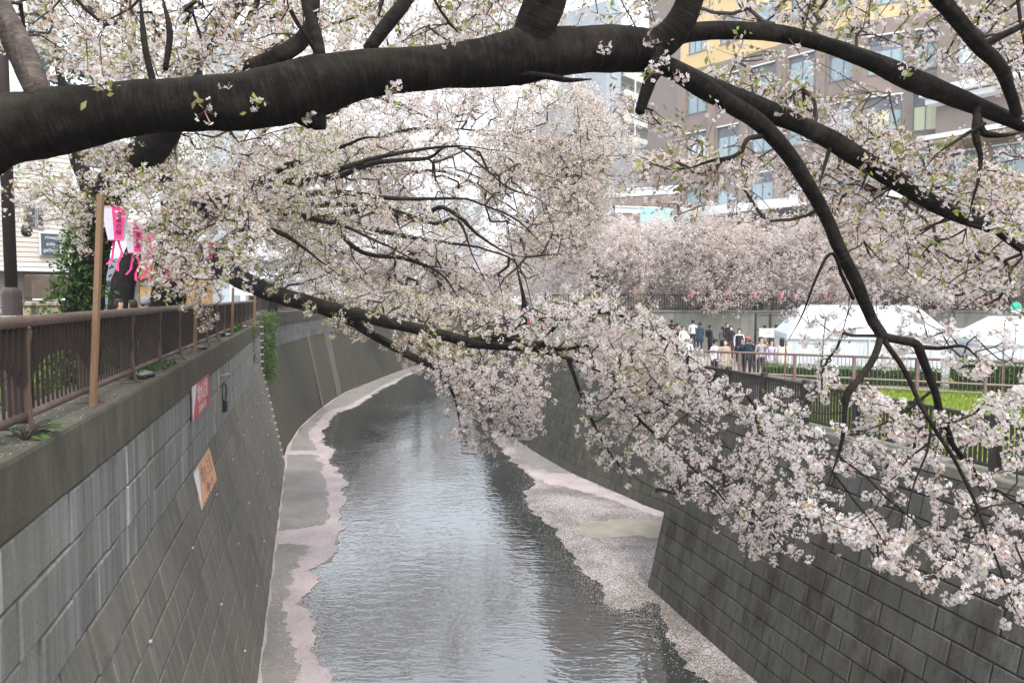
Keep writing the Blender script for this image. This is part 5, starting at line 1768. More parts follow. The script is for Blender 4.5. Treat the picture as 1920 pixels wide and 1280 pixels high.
# gate pillars
M_stone = noisy('pillar_stone', (.33, .27, .19), (.42, .35, .26), 3, .85, .15, fine=.15)
for i, (px, w__, lab) in enumerate(((98, .36, 'tan stone gate pillar between the green shrubs'), (46, .30, 'pale stone gate pillar close behind the lamp column'))):
    q = at(px, 560, 14.6)
    t = thing('gate_pillar', lab, 'pillar', (q.x, q.y, Z_STREET_L), .25, 'stone gate pillars')
    mb = MB(); mb.box((0, 0, .8), (w__, w__, 1.62), 0, None, .015); mb.build('shaft', M_stone, t)
    mb = MB(); mb.box((0, 0, 1.66), (w__ + .08, w__ + .08, .09), 0, None, .02); mb.build('cap', M_stone, t)

# wire mesh enclosure high up behind the great limb
M_teal = noisy('teal_paint', (.045, .075, .078), (.06, .095, .10), 3, .5, .3)
M_mesh = mat('pale_wire', (.42, .43, .40), .5, .4)
pa, pb = at(72, 60, 19.4), at(245, 30, 23.2)
t = thing('mesh_enclosure', 'teal framed enclosure of pale wire mesh high behind the great limb', 'enclosure')
mb = MB(); mb.box((pa.x, pa.y, 16.1), (.32, .32, 5.0)); mb.build('post', M_teal, t)
mb = MB(); mb.box((pb.x, pb.y, 16.1), (.20, .20, 5.0)); mb.build('post', M_teal, t)
zb_, zt_ = at(72, 102, 19.4).z, at(72, -40, 19.4).z
for z, s in ((zb_, .14), (zb_ - .5, .09), (zt_, .14)):
    mb = MB(); mb.tube([(pa.x, pa.y, z), (pb.x, pb.y, z)], s, 4); mb.build('beam', M_teal, t)
for k in range(1, 18):
    q = Vector(pa).lerp(pb, k / 18)
    mb = MB(); mb.tube([(q.x, q.y, zb_), (q.x, q.y, zt_)], .012, 4, cap=False); mb.build('mesh_wire', M_mesh, t)
for k in range(1, 9):
    z = zb_ + (zt_ - zb_) * k / 9
    mb = MB(); mb.tube([(pa.x, pa.y, z), (pb.x, pb.y, z)], .012, 4, cap=False); mb.build('mesh_wire', M_mesh, t)
cen = [Vector(pa).lerp(pb, rng.uniform(.1, .75)) + Vector((0, .3, 0)) for _ in range(420)]
cen = [Vector((p.x, p.y + rng.normal(0, .15), zb_ - .8 + rng.normal(0, .3))) for p in cen] + [Vector((p.x, p.y + .2, zb_ + .2 + abs(rng.normal(0, .55)))) for p in cen[:260]]
ivy_thing('climbing_ivy', 'dark ivy growing on the lower beam of the wire mesh enclosure', 'ivy', cen, .15, M_ivy)

# small shops behind the people on the left street
M_shopw = noisy('shop_plaster', (.48, .50, .52), (.56, .58, .60), 1, .8, .1)
M_roof = noisy('shop_roof', (.10, .10, .11), (.16, .16, .17), 3, .7, .2)
M_lamplit = noisy('lamplit_timber', (.55, .30, .09), (.70, .43, .15), 2, .6, .2)  # the shop's warm lamplight is put into this orange wall colour
q = at(248, 560, 27)
t = thing('shop', 'pale grey shop with a dark eave behind the lanterns on the left street', 'shop', (q.x, q.y, Z_STREET_L), -.3)
mb = MB(); mb.box((0, 1.5, 1.6), (3.0, 3.0, 3.2)); mb.build('wall', M_shopw, t)
mb = MB()
for k in range(6): mb.box((-.55, -.15 - k * .07, 2.35 - k * .035), (1.3, .085, .05))
mb.build('eave', M_roof, t)
mb = MB(); mb.box((.75, -.14, 2.35), (1.1, .3, .06)); mb.build('canopy', M_signwhite, t)
mb = MB(); mb.box((.55, -.02, 1.2), (.5, .05, 2.0)); d_ = mb.build('door', M_stone, t)
mb = MB(); mb.box((.72, -.06, 1.15), (.03, .04, .25)); mb.build('handle', M_black, d_)
q = at(292, 560, 26)
t = thing('shop', 'wooden shop front beside the dark trunk, its warm lamplight painted in amber', 'shop', (q.x, q.y, Z_STREET_L), -.3)
mb = MB(); mb.box((0, 1.0, 1.5), (1.5, 2.0, 3.0)); mb.build('wall', M_lamplit, t)
mb = MB(); mb.box((0, -.1, 2.4), (1.5, .3, .08)); mb.build('canopy', M_awn, t)
for x in (-.35, .35):
    mb = MB(); mb.box((x, -.03, 1.6), (.6, .06, 1.2)); f_ = mb.build('window', M_awn, t)
    mb = MB(); mb.box((x, -.065, 1.6), (.5, .02, 1.1)); mb.build('pane', mat('lamplit_pane', (.75, .5, .2), .3, .4), f_)  # lit window painted as plain amber pane colour, no emission
q = at(236, 560, 20)
mb = MB(); mb.tube([(q.x, q.y, Z_STREET_L), (q.x + .12, q.y, 9.0), (q.x + .2, q.y, 10.4)], .075, 10)
tag(mb.build('white_post', M_signwhite), 'leaning white post before the grey shop on the left street', 'post')

# ------------------------------------------------------------------ right bank: fences, lawn, hedge, tents, retaining wall
M_darkwood = noisy('dark_fence', (.045, .040, .036), (.075, .066, .058), 4, .7, .2, fine=.2)
dfence = thing('terrace_fence', 'low dark slatted fence on top of the near right wall', 'fence')
zc = Z_COP_R
FH = .95
for (o, z, h_, w_) in ((.34, zc + FH, .07, .10), (.34, zc + .10, .06, .07)):
    mb = MB()
    Mr = Matrix(((DR.x, NR.x, 0, 0), (DR.y, NR.y, 0, 0), (0, 0, 1, 0), (0, 0, 0, 1)))
    mb.box(PR(8.0, o, z), (16.6, w_, h_), 0, Mr, .01)
    mb.build('rail', M_darkwood, dfence)
mb = MB(); mb.box((0, 0, 0), (.05, .03, FH - .16)); me_sl = mb.mesh('slat', [M_darkwood])
mb = MB(); mb.box((0, 0, 0), (.15, .13, FH + .12), 0, None, .01); me_dp = mb.mesh('post', [M_darkwood])
s = 0.0
k = 0
while s < 15.6:
    p_ = k % 17 == 0
    o = bpy.data.objects.new('post' if p_ else 'slat', me_dp if p_ else me_sl)
    q = PR(s, .34 if not p_ else .335, zc + .52 if not p_ else zc + FH / 2 + .06)
    o.matrix_world = Matrix.Translation(q) @ Mr
    link(o, dfence)
    s += .103; k += 1

# lawn on the terrace
lawn_poly = [at(1330, 800, 29).xy, at(1560, 720, 25.2).xy, at(1920, 740, 23.6).xy, (26, 22), (24, 8), (13, 9), tuple(PR(9, 1.2, 0).xy), tuple(PR(1, 1.2, 0).xy)]
lawn_poly = [(9.6, 23.2), (10.4, 27.6), (14.5, 26.9), (17.5, 25.6), (26, 22.6), (24, 7), (10.5, 7.5), tuple(PR(12, 1.0, 0).xy), tuple(PR(2, 1.0, 0).xy)]
sheet('lawn', lawn_poly, Z_LAWN + .006, M_lawn)
n = 60000
x = rng.uniform(6, 24, n); y = rng.uniform(10, 27.4, n)
k = in_poly(x, y, [tuple(p) for p in lawn_poly])
cen = np.stack([x[k], y[k], np.full(k.sum(), Z_LAWN)], 1)
n = len(cen)
aa = rng.uniform(0, 2 * np.pi, n); hgt = rng.uniform(.05, .16, n) * (1 + .5 * np.array([noise.noise(Vector(c) * .9) for c in cen]))
dx = np.stack([np.cos(aa), np.sin(aa), 0 * aa], 1)
V = np.stack([cen - dx * .035, cen + dx * .035, cen + np.stack([rng.normal(0, .05, n), rng.normal(0, .05, n), hgt], 1)], 1).reshape(-1, 3)
T = np.arange(n * 3).reshape(-1, 3)
tag(np_obj('lawn_grass', None, V, T, [M_grass], None, np.clip(rng.normal(.5, .25, n), 0, 1)), kind='stuff')

# pinkish rail fence behind the lawn
M_pinkrail = noisy('faded_red_paint', (.17, .105, .10), (.23, .15, .14), 4, .6, .3, fine=.15)
M_tan = noisy('tan_rail', (.24, .195, .15), (.32, .27, .21), 4, .7, .2, fine=.15)
pf = thing('promenade_fence', 'faded red pipe fence with thin bars between lawn and tents', 'fence')
A_ = at(1290, 650, 29.5); B_ = at(1960, 684, 24.0)
zt = 6.86
A_ = Vector((A_.x, A_.y, 0)); B_ = Vector((B_.x, B_.y, 0))
for z, r, m in ((zt, .045, M_pinkrail), (zt - .78, .035, M_tan), (zt - 1.08, .03, M_tan)):
    mb = MB(); mb.tube([A_ + Vector((0, 0, z)), B_ + Vector((0, 0, z))], r, 8); mb.build('rail', m, pf)
L_ = (B_ - A_).length
mb = MB(); mb.box((0, 0, (zt + Z_LAWN) / 2), (.10, .08, zt - Z_LAWN)); me_pp = mb.mesh('post', [M_pinkrail])
for k in range(int(L_ / 2.0) + 1):
    o = bpy.data.objects.new('post', me_pp); o.location = A_.lerp(B_, k * 2.0 / L_); link(o, pf)
mb = MB()
for k in range(int(L_ / .13)):
    q = A_.lerp(B_, k * .13 / L_)
    mb.tube([q + Vector((0, 0, zt - 1.06)), q + Vector((0, 0, zt))], .011, 4, cap=False)
tag(mb.build('baluster_row', M_pinkrail, pf), kind='stuff')
for px, lab in ((1472, 'bamboo pole tied to the promenade fence at the left end of the big tent'), (1880, 'bamboo pole tied to the promenade fence before the smaller tent')):
    q = at(px, 700, 25.6)
    mb = MB(); mb.tube([(q.x, q.y, Z_LAWN), (q.x, q.y, 8.1 if px > 1800 else 7.5)], .028, 7)
    tag(mb.build('bamboo_pole', M_wood), lab, 'pole', 'bamboo poles on the promenade fence')

# clipped hedges behind it
def hedge(label, a, b, w_, z, h_, n, L, m):
    t = thing('hedge', label, 'hedge')
    a, b = Vector(a), Vector(b)
    d = (b - a); Ld = d.length; d.normalize(); nn = Vector((d.y, -d.x, 0))
    mb = MB(); M = Matrix(((d.x, nn.x, 0, 0), (d.y, nn.y, 0, 0), (0, 0, 1, 0), (0, 0, 0, 1)))
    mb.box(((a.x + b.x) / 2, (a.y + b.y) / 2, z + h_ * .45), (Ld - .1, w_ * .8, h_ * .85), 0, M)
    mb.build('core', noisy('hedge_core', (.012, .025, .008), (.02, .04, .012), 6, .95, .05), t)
    u = rng.uniform(0, Ld, n); s_ = rng.uniform(-.5, .5, n) * w_; hz = rng.uniform(0.05, 1, n) * h_
    f = rng.integers(0, 3, n)
    hz = np.where(f == 0, h_ + rng.normal(0, .03, n), hz); s_ = np.where(f == 1, w_ * .5 * np.sign(rng.normal(0, 1, n)) + rng.normal(0, .03, n), s_)
    cen = np.array([tuple(a + d * float(q) + nn * float(w) + Vector((0, 0, z + float(e)))) for q, w, e in zip(u, s_, hz)])
    V, T, tn = leaf_arrays(cen, L, 2, L)
    tag(np_obj('leaves', t, V, T, [m], None, tn), kind='stuff')
hp = lambda px, Y: (at(px, 600, Y).x, Y, 0)
hedge('clipped green hedge in front of the smaller tent, behind the tan rails', hp(1782, 27.2), hp(1990, 25.5), .9, Z_LAWN, 1.05, 2600, .07, M_hedge)
hedge('bright low hedge below the crowd and the left half of the big tent', hp(1428, 30), hp(1768, 28), .8, Z_LAWN, .62, 3000, .07, M_hedge)

# tents
M_tent = mat('white_canvas', (.56, .59, .61), .75, .15)
g = N(M_tent); g.bump(g.noise(g.mapped(g.pos(), (1, 1, .35)), 2.2, 3), .35, .05)
M_pipe = mat('tent_pipe', (.55, .56, .57), .35, .5)
def tent(label, A, B, depth, ze, zr, z0, hipL=True, hipR=True):
    """A,B: front ground corners"""
    t = thing('marquee', label, 'tent', group='white marquees on the promenade')
    A, B = Vector(A), Vector(B)
    d = (B - A).normalized(); back = Vector((-d.y, d.x, 0))
    if back.y < 0: back = -back
    L = (B - A).length
    P = lambda s, o, z: A + d * s + back * o + Vector((0, 0, z))
    hip = .9
    r0, r1 = P(hip if hipL else 0, depth / 2, zr), P(L - (hip if hipR else 0), depth / 2, zr)
    mb = MB()
    n = 12
    f0, f1 = P(-.05, -.05, ze), P(L + .05, -.05, ze); b0, b1 = P(-.05, depth + .05, ze), P(L + .05, depth + .05, ze)
    for k in range(n):      # canvas sags a little between the bows
        for (p0, p1, q0, q1, fl) in ((f0, f1, r0, r1, False), (b0, b1, r0, r1, True)):
            for h in range(4):
                def g_(u, v):
                    w = p0.lerp(p1, u).lerp(q0.lerp(q1, u), v)
                    return w - Vector((0, 0, .06 * math.sin(math.pi * v) * (.5 + .5 * abs(math.sin(u * math.pi * 3)))))
                q = (g_(k / n, h / 4), g_((k + 1) / n, h / 4), g_((k + 1) / n, (h + 1) / 4), g_(k / n, (h + 1) / 4))
                mb.poly(q if not fl else q[::-1])
    mb.poly((b0, f0, r0)); mb.poly((f1, b1, r1))
    mb.build('roof', M_tent, t)
    mb = MB()
    for (p0, p1) in ((f0, f1), (f1, b1), (b0, f0)):
        mb.poly((p0 - Vector((0, 0, .22)), p1 - Vector((0, 0, .22)), p1, p0))
    mb.build('valance', M_tent, t)
    segs = 4
    for k in range(segs):
        mb = MB(); m_ = 10
        for i in range(m_):
            u0, u1 = (k + i / m_) / segs, (k + (i + 1) / m_) / segs
            wob = lambda u: .05 * math.sin(u * 47) + .03 * math.sin(u * 91)
            a_, b_ = P(L * u0, .02 + wob(u0), z0), P(L * u1, .02 + wob(u1), z0)
            c_, d__ = P(L * u1, .02, ze - .18), P(L * u0, .02, ze - .18)
            mb.poly((a_, b_, c_, d__))
        mb.build('side_curtain', M_tent, t)
    for s in (0, L):
        mb = MB(); mb.poly((P(s, 0.03, z0), P(s, depth, z0), P(s, depth, ze - .18), P(s, 0.03, ze - .18))); mb.build('end_curtain', M_tent, t)
    for s, o_ in ((-.7, -.9), (L + .7, -.9), (L * .5, -1.0)):
        mb = MB(); mb.tube([P(min(max(s, 0), L), -.04, ze - .02), P(s, o_, z0)], .008, 5); mb.build('guy_rope', M_pipe, t)
    for s in (0, L / 2, L):
        for o_ in (-.03, depth + .03):
            mb = MB(); mb.tube([P(s, o_, z0), P(s, o_, ze)], .024, 7); mb.build('leg', M_pipe, t)
    return t
ta, tb = at(1476, 690, 33.6), at(1786, 690, 32.2)
tent('large white marquee with plain canvas sides in the middle of the promenade', (ta.x, ta.y, 0), (tb.x, tb.y, 0), 4.2, 7.32, 8.60, Z_LAWN)
ta, tb = at(1838, 690, 31.0), at(2080, 690, 30.0)
tent('smaller white marquee cut off by the right edge', (ta.x, ta.y, 0), (tb.x, tb.y, 0), 3.6, 7.2, 8.15, Z_LAWN)

# bins and bags between the tents
M_green = mat('green_plastic', (.03, .20, .12), .5, .3); M_blue = mat('blue_plastic', (.10, .16, .22), .5, .3)
for px, m, lab in ((1818, M_green, 'green plastic bin in the gap between the two white tents'), (1800, M_blue, 'blue grey bin beside the green one between the tents')):
    q = at(px, 690, 30.2)
    t = thing('bin', lab, 'bin', (q.x, q.y, Z_LAWN), 0, 'bins between the tents')
    mb = MB(); mb.lathe([(.20, 0), (.24, .85)], 12); mb.build('body', m, t)
    mb = MB(); mb.lathe([(.26, .85), (.26, .92), (.12, .98)], 12); mb.build('lid', m, t)
q = at(1818, 690, 29)
mb = MB(); mb.lathe([(.10, 0), (.28, .10), (.31, .26), (.18, .44), (.05, .50)], 10, (q.x, q.y, Z_LAWN + .55))
tag(mb.build('white_bag', M_tent, smooth=True), 'white plastic bag heaped on the hedge edge before the bins', 'bag')

# street retaining wall behind the crowd, with its fence
M_ret = wall_mat('retaining_concrete', (.27, .27, .245), (.15, .15, .13), (.18, .18, .15), streak=(.9, .9, .12), amount=.6, rnd=.08)
t = thing('retaining_wall', 'long grey concrete retaining wall behind the crowd, carrying the upper street', 'wall')
tag(t, kind='thing')
x0 = FR[n46][0] + 1.4
k = 0; xx = x0
while xx < 62:
    mb = MB(); mb.box((xx + 2.0, 46.12, (Z_LAWN + Z_STREET_R + .3) / 2 - .1), (3.985, .30, Z_STREET_R + .3 - Z_LAWN + .2), 0, None, .01)
    mb.build('panel', M_ret, t); xx += 4.0
mb = MB(); mb.box(((x0 + 62) / 2, 46.10, Z_STREET_R + .36), (62 - x0, .42, .10)); mb.build('cap', M_ret, t)
uf = thing('street_fence', 'dark slatted street fence on the retaining wall below the far blossom', 'fence')
zs_ = Z_STREET_R + .41
for z in (zs_ + .95, zs_ + .08):
    mb = MB(); mb.box(((x0 + 62) / 2, 46.1, z), (62 - x0, .06, .06)); mb.build('rail', M_fin, uf)
mb = MB()
for k in range(int((62 - x0) / .16)): mb.box((x0 + k * .16, 46.1, zs_ + .5), (.05, .03, .86))
tag(mb.build('slat_row', M_fin, uf), kind='stuff')
mb = MB(); mb.box((0, 0, .5), (.09, .09, 1.06)); me_up = mb.mesh('post', [M_fin])
for k in range(int((62 - x0) / 2)):
    o = bpy.data.objects.new('post', me_up); o.location = (x0 + k * 2, 46.08, zs_); link(o, uf)

# notices
def notice(px, py, Y, w_, h_, label, rows):
    q = at(px, py, Y)
    t = thing('notice', label, 'notice', tuple(q))
    mb = MB(); mb.box((0, 0, 0), (w_, .02, h_), 0, None, .004); mb.build('board', M_signwhite, t)
    M = Matrix(((1, 0, 0, 0), (0, 0, -1, -.012), (0, 1, 0, 0), (0, 0, 0, 1)))
    text_obj(rows, h_ * .2, M_lettd, M, t)
    mb = MB(); mb.tube([(0, .02, -h_ / 2), (0, .02, Z_LAWN - q.z)], .02, 6); mb.build('stake', M_black, t)
notice(1440, 624, 40, .95, .5, 'white notice with grey lines on the dark railing behind the crowd', '立入禁止')
notice(1798, 627, 38, .62, .62, 'small square white notice in the gap between the tents', '注意')
dr_ = thing('dark_railing', 'black mesh railing behind the crowd, left of the large tent', 'railing')
q0, q1 = at(1416, 640, 40.4), at(1500, 640, 39.6)
for z in (8.0, 7.2, 6.4):
    mb = MB(); mb.tube([(q0.x, q0.y, z), (q1.x, q1.y, z)], .03, 6); mb.build('rail', M_black, dr_)
for k in range(4):
    q = q0.lerp(q1, k / 3); mb = MB(); mb.box((q.x, q.y, (Z_LAWN + 8.1) / 2), (.10, .08, 8.1 - Z_LAWN)); mb.build('post', M_black, dr_)
mb = MB()
for k in range(24):
    q = q0.lerp(q1, k / 24); mb.tube([(q.x, q.y, 6.4), (q.x, q.y, 8.0)], .008, 4, cap=False)
tag(mb.build('mesh_wires', M_black, dr_), kind='stuff')
q = at(1905, 577, 43)
t = thing('round_sign', 'round sign, green above and white below, on the street at the right edge', 'sign', tuple(q))
for nm, m, a0, a1 in (('green_half', mat('sign_green', (.05, .42, .30), .5, .3), -.35, math.pi + .35), ('white_half', M_signwhite, math.pi + .35, 2 * math.pi - .35)):
    mb = MB(); R_ = .34
    pts_ = [(R_ * math.cos(x), R_ * math.sin(x)) for x in np.linspace(a0, a1, 16)]
    mb.poly([(x, -.02, z) for x, z in pts_]); mb.poly([(x, .02, z) for x, z in reversed(pts_)])
    for (xa, za), (xb, zb__) in zip(pts_, pts_[1:]): mb.poly(((xa, -.02, za), (xa, .02, za), (xb, .02, zb__), (xb, -.02, zb__)))
    mb.build(nm, m, t)
mb = MB(); mb.tube([(0, .05, .2), (0, .05, Z_STREET_R - q.z)], .035, 8); mb.build('post', M_brownmetal, t)

# pink lanterns along the far street
M_farpink = mat('far_pink_paper', (.82, .20, .25), .7, .2)
mb = MB(); mb.lathe([(.08, -.20), (.17, .20)], 6); me_l = mb.mesh('shade', [M_farpink])
mb = MB(); mb.lathe([(.175, .20), (.175, .23)], 6); me_lr = mb.mesh('rim', [M_whitep])
FLN = 'pink lanterns strung along the far street'
def far_lantern(px, py, Y, label, s=1.0):
    t = thing('paper_lantern', label, 'lantern', tuple(at(px, py, Y)), group=FLN)
    for nm, me in (('shade', me_l), ('rim', me_lr)):
        o = bpy.data.objects.new(nm, me); o.scale = (s, s, s); link(o, t)
for px, py, lab in ((1190, 548, 'small pink lantern at the left end of the far row'), (1298, 551, 'pink lantern of the far row above the dark fence left of the crowd'), (1367, 550, 'pink lantern of the far row right above the crowd'),
                    (1415, 553, 'pale lantern of the far row between crowd and large tent'), (1466, 555, 'far lantern on the bamboo mast left of the large tent ridge'), (1492, 557, 'far pink lantern over the left corner of the large tent roof'),
                    (1521, 556, 'far lantern over the large tent roof, second from its left corner'), (1548, 555, 'bright far lantern over the large tent roof, third from its left corner'), (1600, 556, 'far lantern touching the drooping branch above the large tent'),
                    (1812, 562, 'far lantern above the gap, left of three'), (1838, 565, 'far lantern above the gap, middle of three, tilted'), (1865, 563, 'far lantern above the smaller tent, right of three')):
    far_lantern(px, py, 45.2, lab, .78)
for i, (px, py) in enumerate(((966, 598), (979, 599), (993, 602), (1005, 603), (1017, 604), (1028, 606), (1064, 610), (1075, 611), (1088, 612))):
    far_lantern(px, py, 47 + i * .4, ('first', 'second', 'third', 'fourth', 'fifth', 'sixth', 'seventh', 'eighth', 'ninth')[i] + ' lantern from the left in the pale pink row over the river bend', 1.25)
mb = MB(); mb.tube([at(940, 588, 46), at(1000, 596, 47.5), at(1050, 603, 49), at(1110, 606, 51)], .012, 4)
tag(mb.build('lantern_wire', M_wire), 'wire of the pale pink lantern row over the river bend', 'wire')
mb = MB(); mb.tube([at(1170, 540, 45.2), at(1300, 545, 45.2), at(1450, 548, 45.2), at(1600, 549, 45.2), at(1760, 552, 45.2), at(1930, 556, 45.2)], .012, 4)
tag(mb.build('lantern_wire', M_wire), 'wire of the far lantern row above tents and crowd', 'wire')

# ------------------------------------------------------------------ people
M_skin = mat('skin', (.52, .34, .26), .6, .2)
M_hair = mat('black_hair', (.02, .016, .014), .5, .3)
def body_mesh(pose):
    J = {'pelvis': ((0, 0, .93), .135), 'waist': ((0, 0, 1.08), .125), 'chest': ((0, .0, 1.28), .14), 'neck': ((0, 0, 1.43), .055), 'chin': ((0, -.02, 1.50), .062), 'head': ((0, -.015, 1.60), .088), 'crown': ((0, 0, 1.68), .06)}
    E = [('pelvis', 'waist'), ('waist', 'chest'), ('chest', 'neck'), ('neck', 'chin'), ('chin', 'head'), ('head', 'crown')]
    for s, sd in ((-1, 'l'), (1, 'r')):
        J['hip' + sd] = ((s * .09, 0, .86), .10); J['knee' + sd] = ((s * .10, -.01, .48), .065); J['ank' + sd] = ((s * .11, .02, .09), .042); J['toe' + sd] = ((s * .13, -.13, .04), .038)
        J['sho' + sd] = ((s * .18, 0, 1.37), .062)
        if pose == 'photo':
            J['elb' + sd] = ((s * .25, -.16, 1.22), .045); J['wri' + sd] = ((s * .09, -.30, 1.46), .033); J['hand' + sd] = ((s * .05, -.33, 1.53), .03)
        elif pose == 'one' and s > 0:
            J['elb' + sd] = ((s * .26, -.12, 1.18), .045); J['wri' + sd] = ((s * .16, -.22, 1.42), .033); J['hand' + sd] = ((s * .14, -.22, 1.52), .03)
        else:
            J['elb' + sd] = ((s * .235, .01, 1.12), .045); J['wri' + sd] = ((s * .225, -.07, .89), .033); J['hand' + sd] = ((s * .215, -.09, .80), .03)
        E += [('pelvis', 'hip' + sd), ('hip' + sd, 'knee' + sd), ('knee' + sd, 'ank' + sd), ('ank' + sd, 'toe' + sd), ('chest', 'sho' + sd), ('sho' + sd, 'elb' + sd), ('elb' + sd, 'wri' + sd), ('wri' + sd, 'hand' + sd)]
    names = list(J)
    me = bpy.data.meshes.new('body')
    me.from_pydata([J[n][0] for n in names], [(names.index(a), names.index(b)) for a, b in E], [])
    o = bpy.data.objects.new('tmp', me); C.objects.link(o)
    md = o.modifiers.new('skin', 'SKIN'); md.use_smooth_shade = True
    for i, n in enumerate(names):
        me.skin_vertices[0].data[i].radius = (J[n][1], J[n][1] * (.72 if n in ('chest', 'waist', 'pelvis') else 1))
    me.skin_vertices[0].data[0].use_root = True
    sub = o.modifiers.new('sub', 'SUBSURF'); sub.levels = 1; sub.render_levels = 1
    bpy.context.view_layer.update()
    dg = bpy.context.evaluated_depsgraph_get()
    out = bpy.data.meshes.new_from_object(o.evaluated_get(dg))
    bpy.data.objects.remove(o)
    out.materials.clear()
    for _ in range(3): out.materials.append(M_skin)
    for p in out.polygons:
        c = p.center
        r = math.hypot(c.x, c.y)
        hands = min((Vector(J['hand' + s][0]) - c).length for s in 'lr') < .085
        if c.z > 1.47 and abs(c.x) < .13 and not hands and c.y > -.2: p.material_index = 0
        elif hands: p.material_index = 0
        elif c.z < .90 and abs(c.x) < .2: p.material_index = 2
        else: p.material_index = 1
    out.name = 'body'
    return out
BODY = {p: body_mesh(p) for p in ('stand', 'photo', 'one')}
def hair_mesh(long_):
    mb = MB()
    n = 12
    rings = [(.035, .118, 0), (.075, .105, 0), (.097, .065, 0), (.101, .02, 1), (.100, -.03, 1), (.092, -.075, 1)] + ([(.098, -.13, 1), (.10, -.20, 1), (.075, -.27, 1)] if long_ else [])
    k0 = 0
    for r, z, open_ in rings:
        for j in range(n):
            a = 2 * math.pi * j / n
            x, y = math.cos(a) * r, math.sin(a) * r * 1.08 + .012
            if open_ and y < -.035: y = -.035 + (y + .035) * .05
            mb.v.append((x, y, 1.60 + z))
    for i in range(len(rings) - 1):
        for j in range(n):
            q = i * n; mb.f.append((q + n + j, q + n + (j + 1) % n, q + (j + 1) % n, q + j)); mb.m.append(0)
    mb.f.append(tuple(range(n))); mb.m.append(0)
    return mb.mesh('hair', [M_hair], smooth=True)
HAIR = {False: hair_mesh(False), True: hair_mesh(True)}
CL = {}
def cloth(col):
    if col not in CL: CL[col] = mat('cloth_%d' % len(CL), col, .85, .1)
    return CL[col]
def coat_mesh():
    mb = MB(); n = 12
    for r, z in ((.20, 1.36), (.185, 1.1), (.20, .9), (.235, .58), (.22, .57)):
        for j in range(n):
            a = 2 * math.pi * j / n
            mb.v.append((math.cos(a) * r, math.sin(a) * r * .72, z))
    for i in range(4):
        for j in range(n):
            q = i * n; mb.f.append((q + n + j, q + n + (j + 1) % n, q + (j + 1) % n, q + j)); mb.m.append(0)
    return mb.mesh('coat', [M_hair], smooth=True)
COAT = coat_mesh()
mb = MB(); mb.lathe([(.112, 1.57), (.118, 1.64), (.10, 1.73), (.05, 1.77), (.025, 1.80)], 12, (0, .005, 0)); KNIT = mb.mesh('hat', [M_hair], True)
mb = MB(); mb.lathe([(.108, 1.62), (.108, 1.69), (.07, 1.73)], 12, (0, .005, 0)); mb.box((0, -.14, 1.635), (.15, .13, .015)); CAP = mb.mesh('cap', [M_hair], True)
mb = MB(); mb.box((0, -.098, 1.535), (.10, .03, .075), 0, None, .01); MASK = mb.mesh('mask', [M_tent])
mb = MB(); mb.box((0, -.35, 1.56), (.15, .012, .08), 0, None, .004); PHONE = mb.mesh('phone', [M_black])
mb = MB(); mb.box((0, .17, 1.20), (.28, .15, .42), 0, None, .04); PACK = mb.mesh('backpack', [M_hair], True)
def person(px, Y, label, top, legs, pose='stand', face=0.0, long_=False, coat=None, hat=None, mask=False, pack=None, hair=True, s=1.0, z=None, headpy=None):
    q = at(px, 640, Y)
    z0 = Z_LAWN if z is None else z
    if headpy is not None: z0 = at(px, headpy, Y).z - 1.70 * s
    t = thing('person', label, 'person', (q.x, q.y, z0), face, 'people in the crowd' if px > 600 else 'people on the left street')
    t.scale = (s, s, s)
    o = bpy.data.objects.new('body', BODY[pose]); link(o, t)
    for i, m in ((1, cloth(top)), (2, cloth(legs))):
        o.material_slots[i].link = 'OBJECT'; o.material_slots[i].material = m
    def part(nm, me, col=None):
        p = bpy.data.objects.new(nm, me); link(p, t)
        if col is not None:
            p.material_slots[0].link = 'OBJECT'; p.material_slots[0].material = cloth(col)
    if hair: part('hair', HAIR[long_])
    if coat: part('coat', COAT, coat)
    if hat: part(hat[0], KNIT if hat[0] == 'hat' else CAP, hat[1])
    if mask: part('mask', MASK)
    if pack: part('backpack', PACK, pack)
    if pose == 'photo' and px > 600:
        p = bpy.data.objects.new('phone_shell', PHONE); link(p, t)
BK, NV, GY, WH, BG = (.022, .022, .025), (.03, .042, .075), (.22, .22, .22), (.72, .73, .75), (.52, .42, .32)
person(1259, 44.0, 'person in a black jacket at the left end of the crowd, back to the wall', BK, BK, face=2.6, headpy=599)
person(1270, 43.2, 'person in a long dark coat beside the leftmost black jacket', (.03, .025, .025), BK, coat=(.03, .025, .025), face=1.5, headpy=606)
person(1281, 42.0, 'person in a white top with a light face, left part of the crowd', WH, GY, face=.2, headpy=611)
person(1299, 44.0, 'person with brown hair in a white shirt standing against the concrete wall', WH, NV, face=2.9, headpy=600)
person(1312, 43.0, 'person in a teal green jacket in front of the concrete wall', (.03, .10, .095), NV, face=3.3, headpy=604, coat=(.035, .06, .08))
person(1331, 43.0, 'person in a navy jacket carrying a dark backpack', NV, BK, face=1.9, headpy=609, pack=(.03, .035, .045))
person(1355, 42.0, 'person in an olive jacket bending an arm, middle of the crowd', (.16, .16, .12), BK, face=2.2, headpy=612)
person(1363, 40.0, 'person in black half hidden behind the orange-scarfed person', BK, BK, 'one', face=.3, headpy=605)
person(1370, 38.5, 'person in a black jacket with an orange scarf and white mask', (.03, .025, .03), (.11, .06, .055), mask=True, face=.1, headpy=611, long_=True)
person(1386, 37.5, 'person in an open black coat over a white shirt, wearing a mask', (.62, .62, .68), BK, coat=BK, mask=True, face=-.2, headpy=616)
person(1433, 40.9, 'person in a beige top seen from behind at the dark railing', (.42, .38, .33), BG, face=3.1, headpy=610)
person(1455, 40.8, 'person in a brown coat beside the white notice', (.24, .19, .15), BK, coat=(.24, .19, .15), face=3.0, headpy=609)
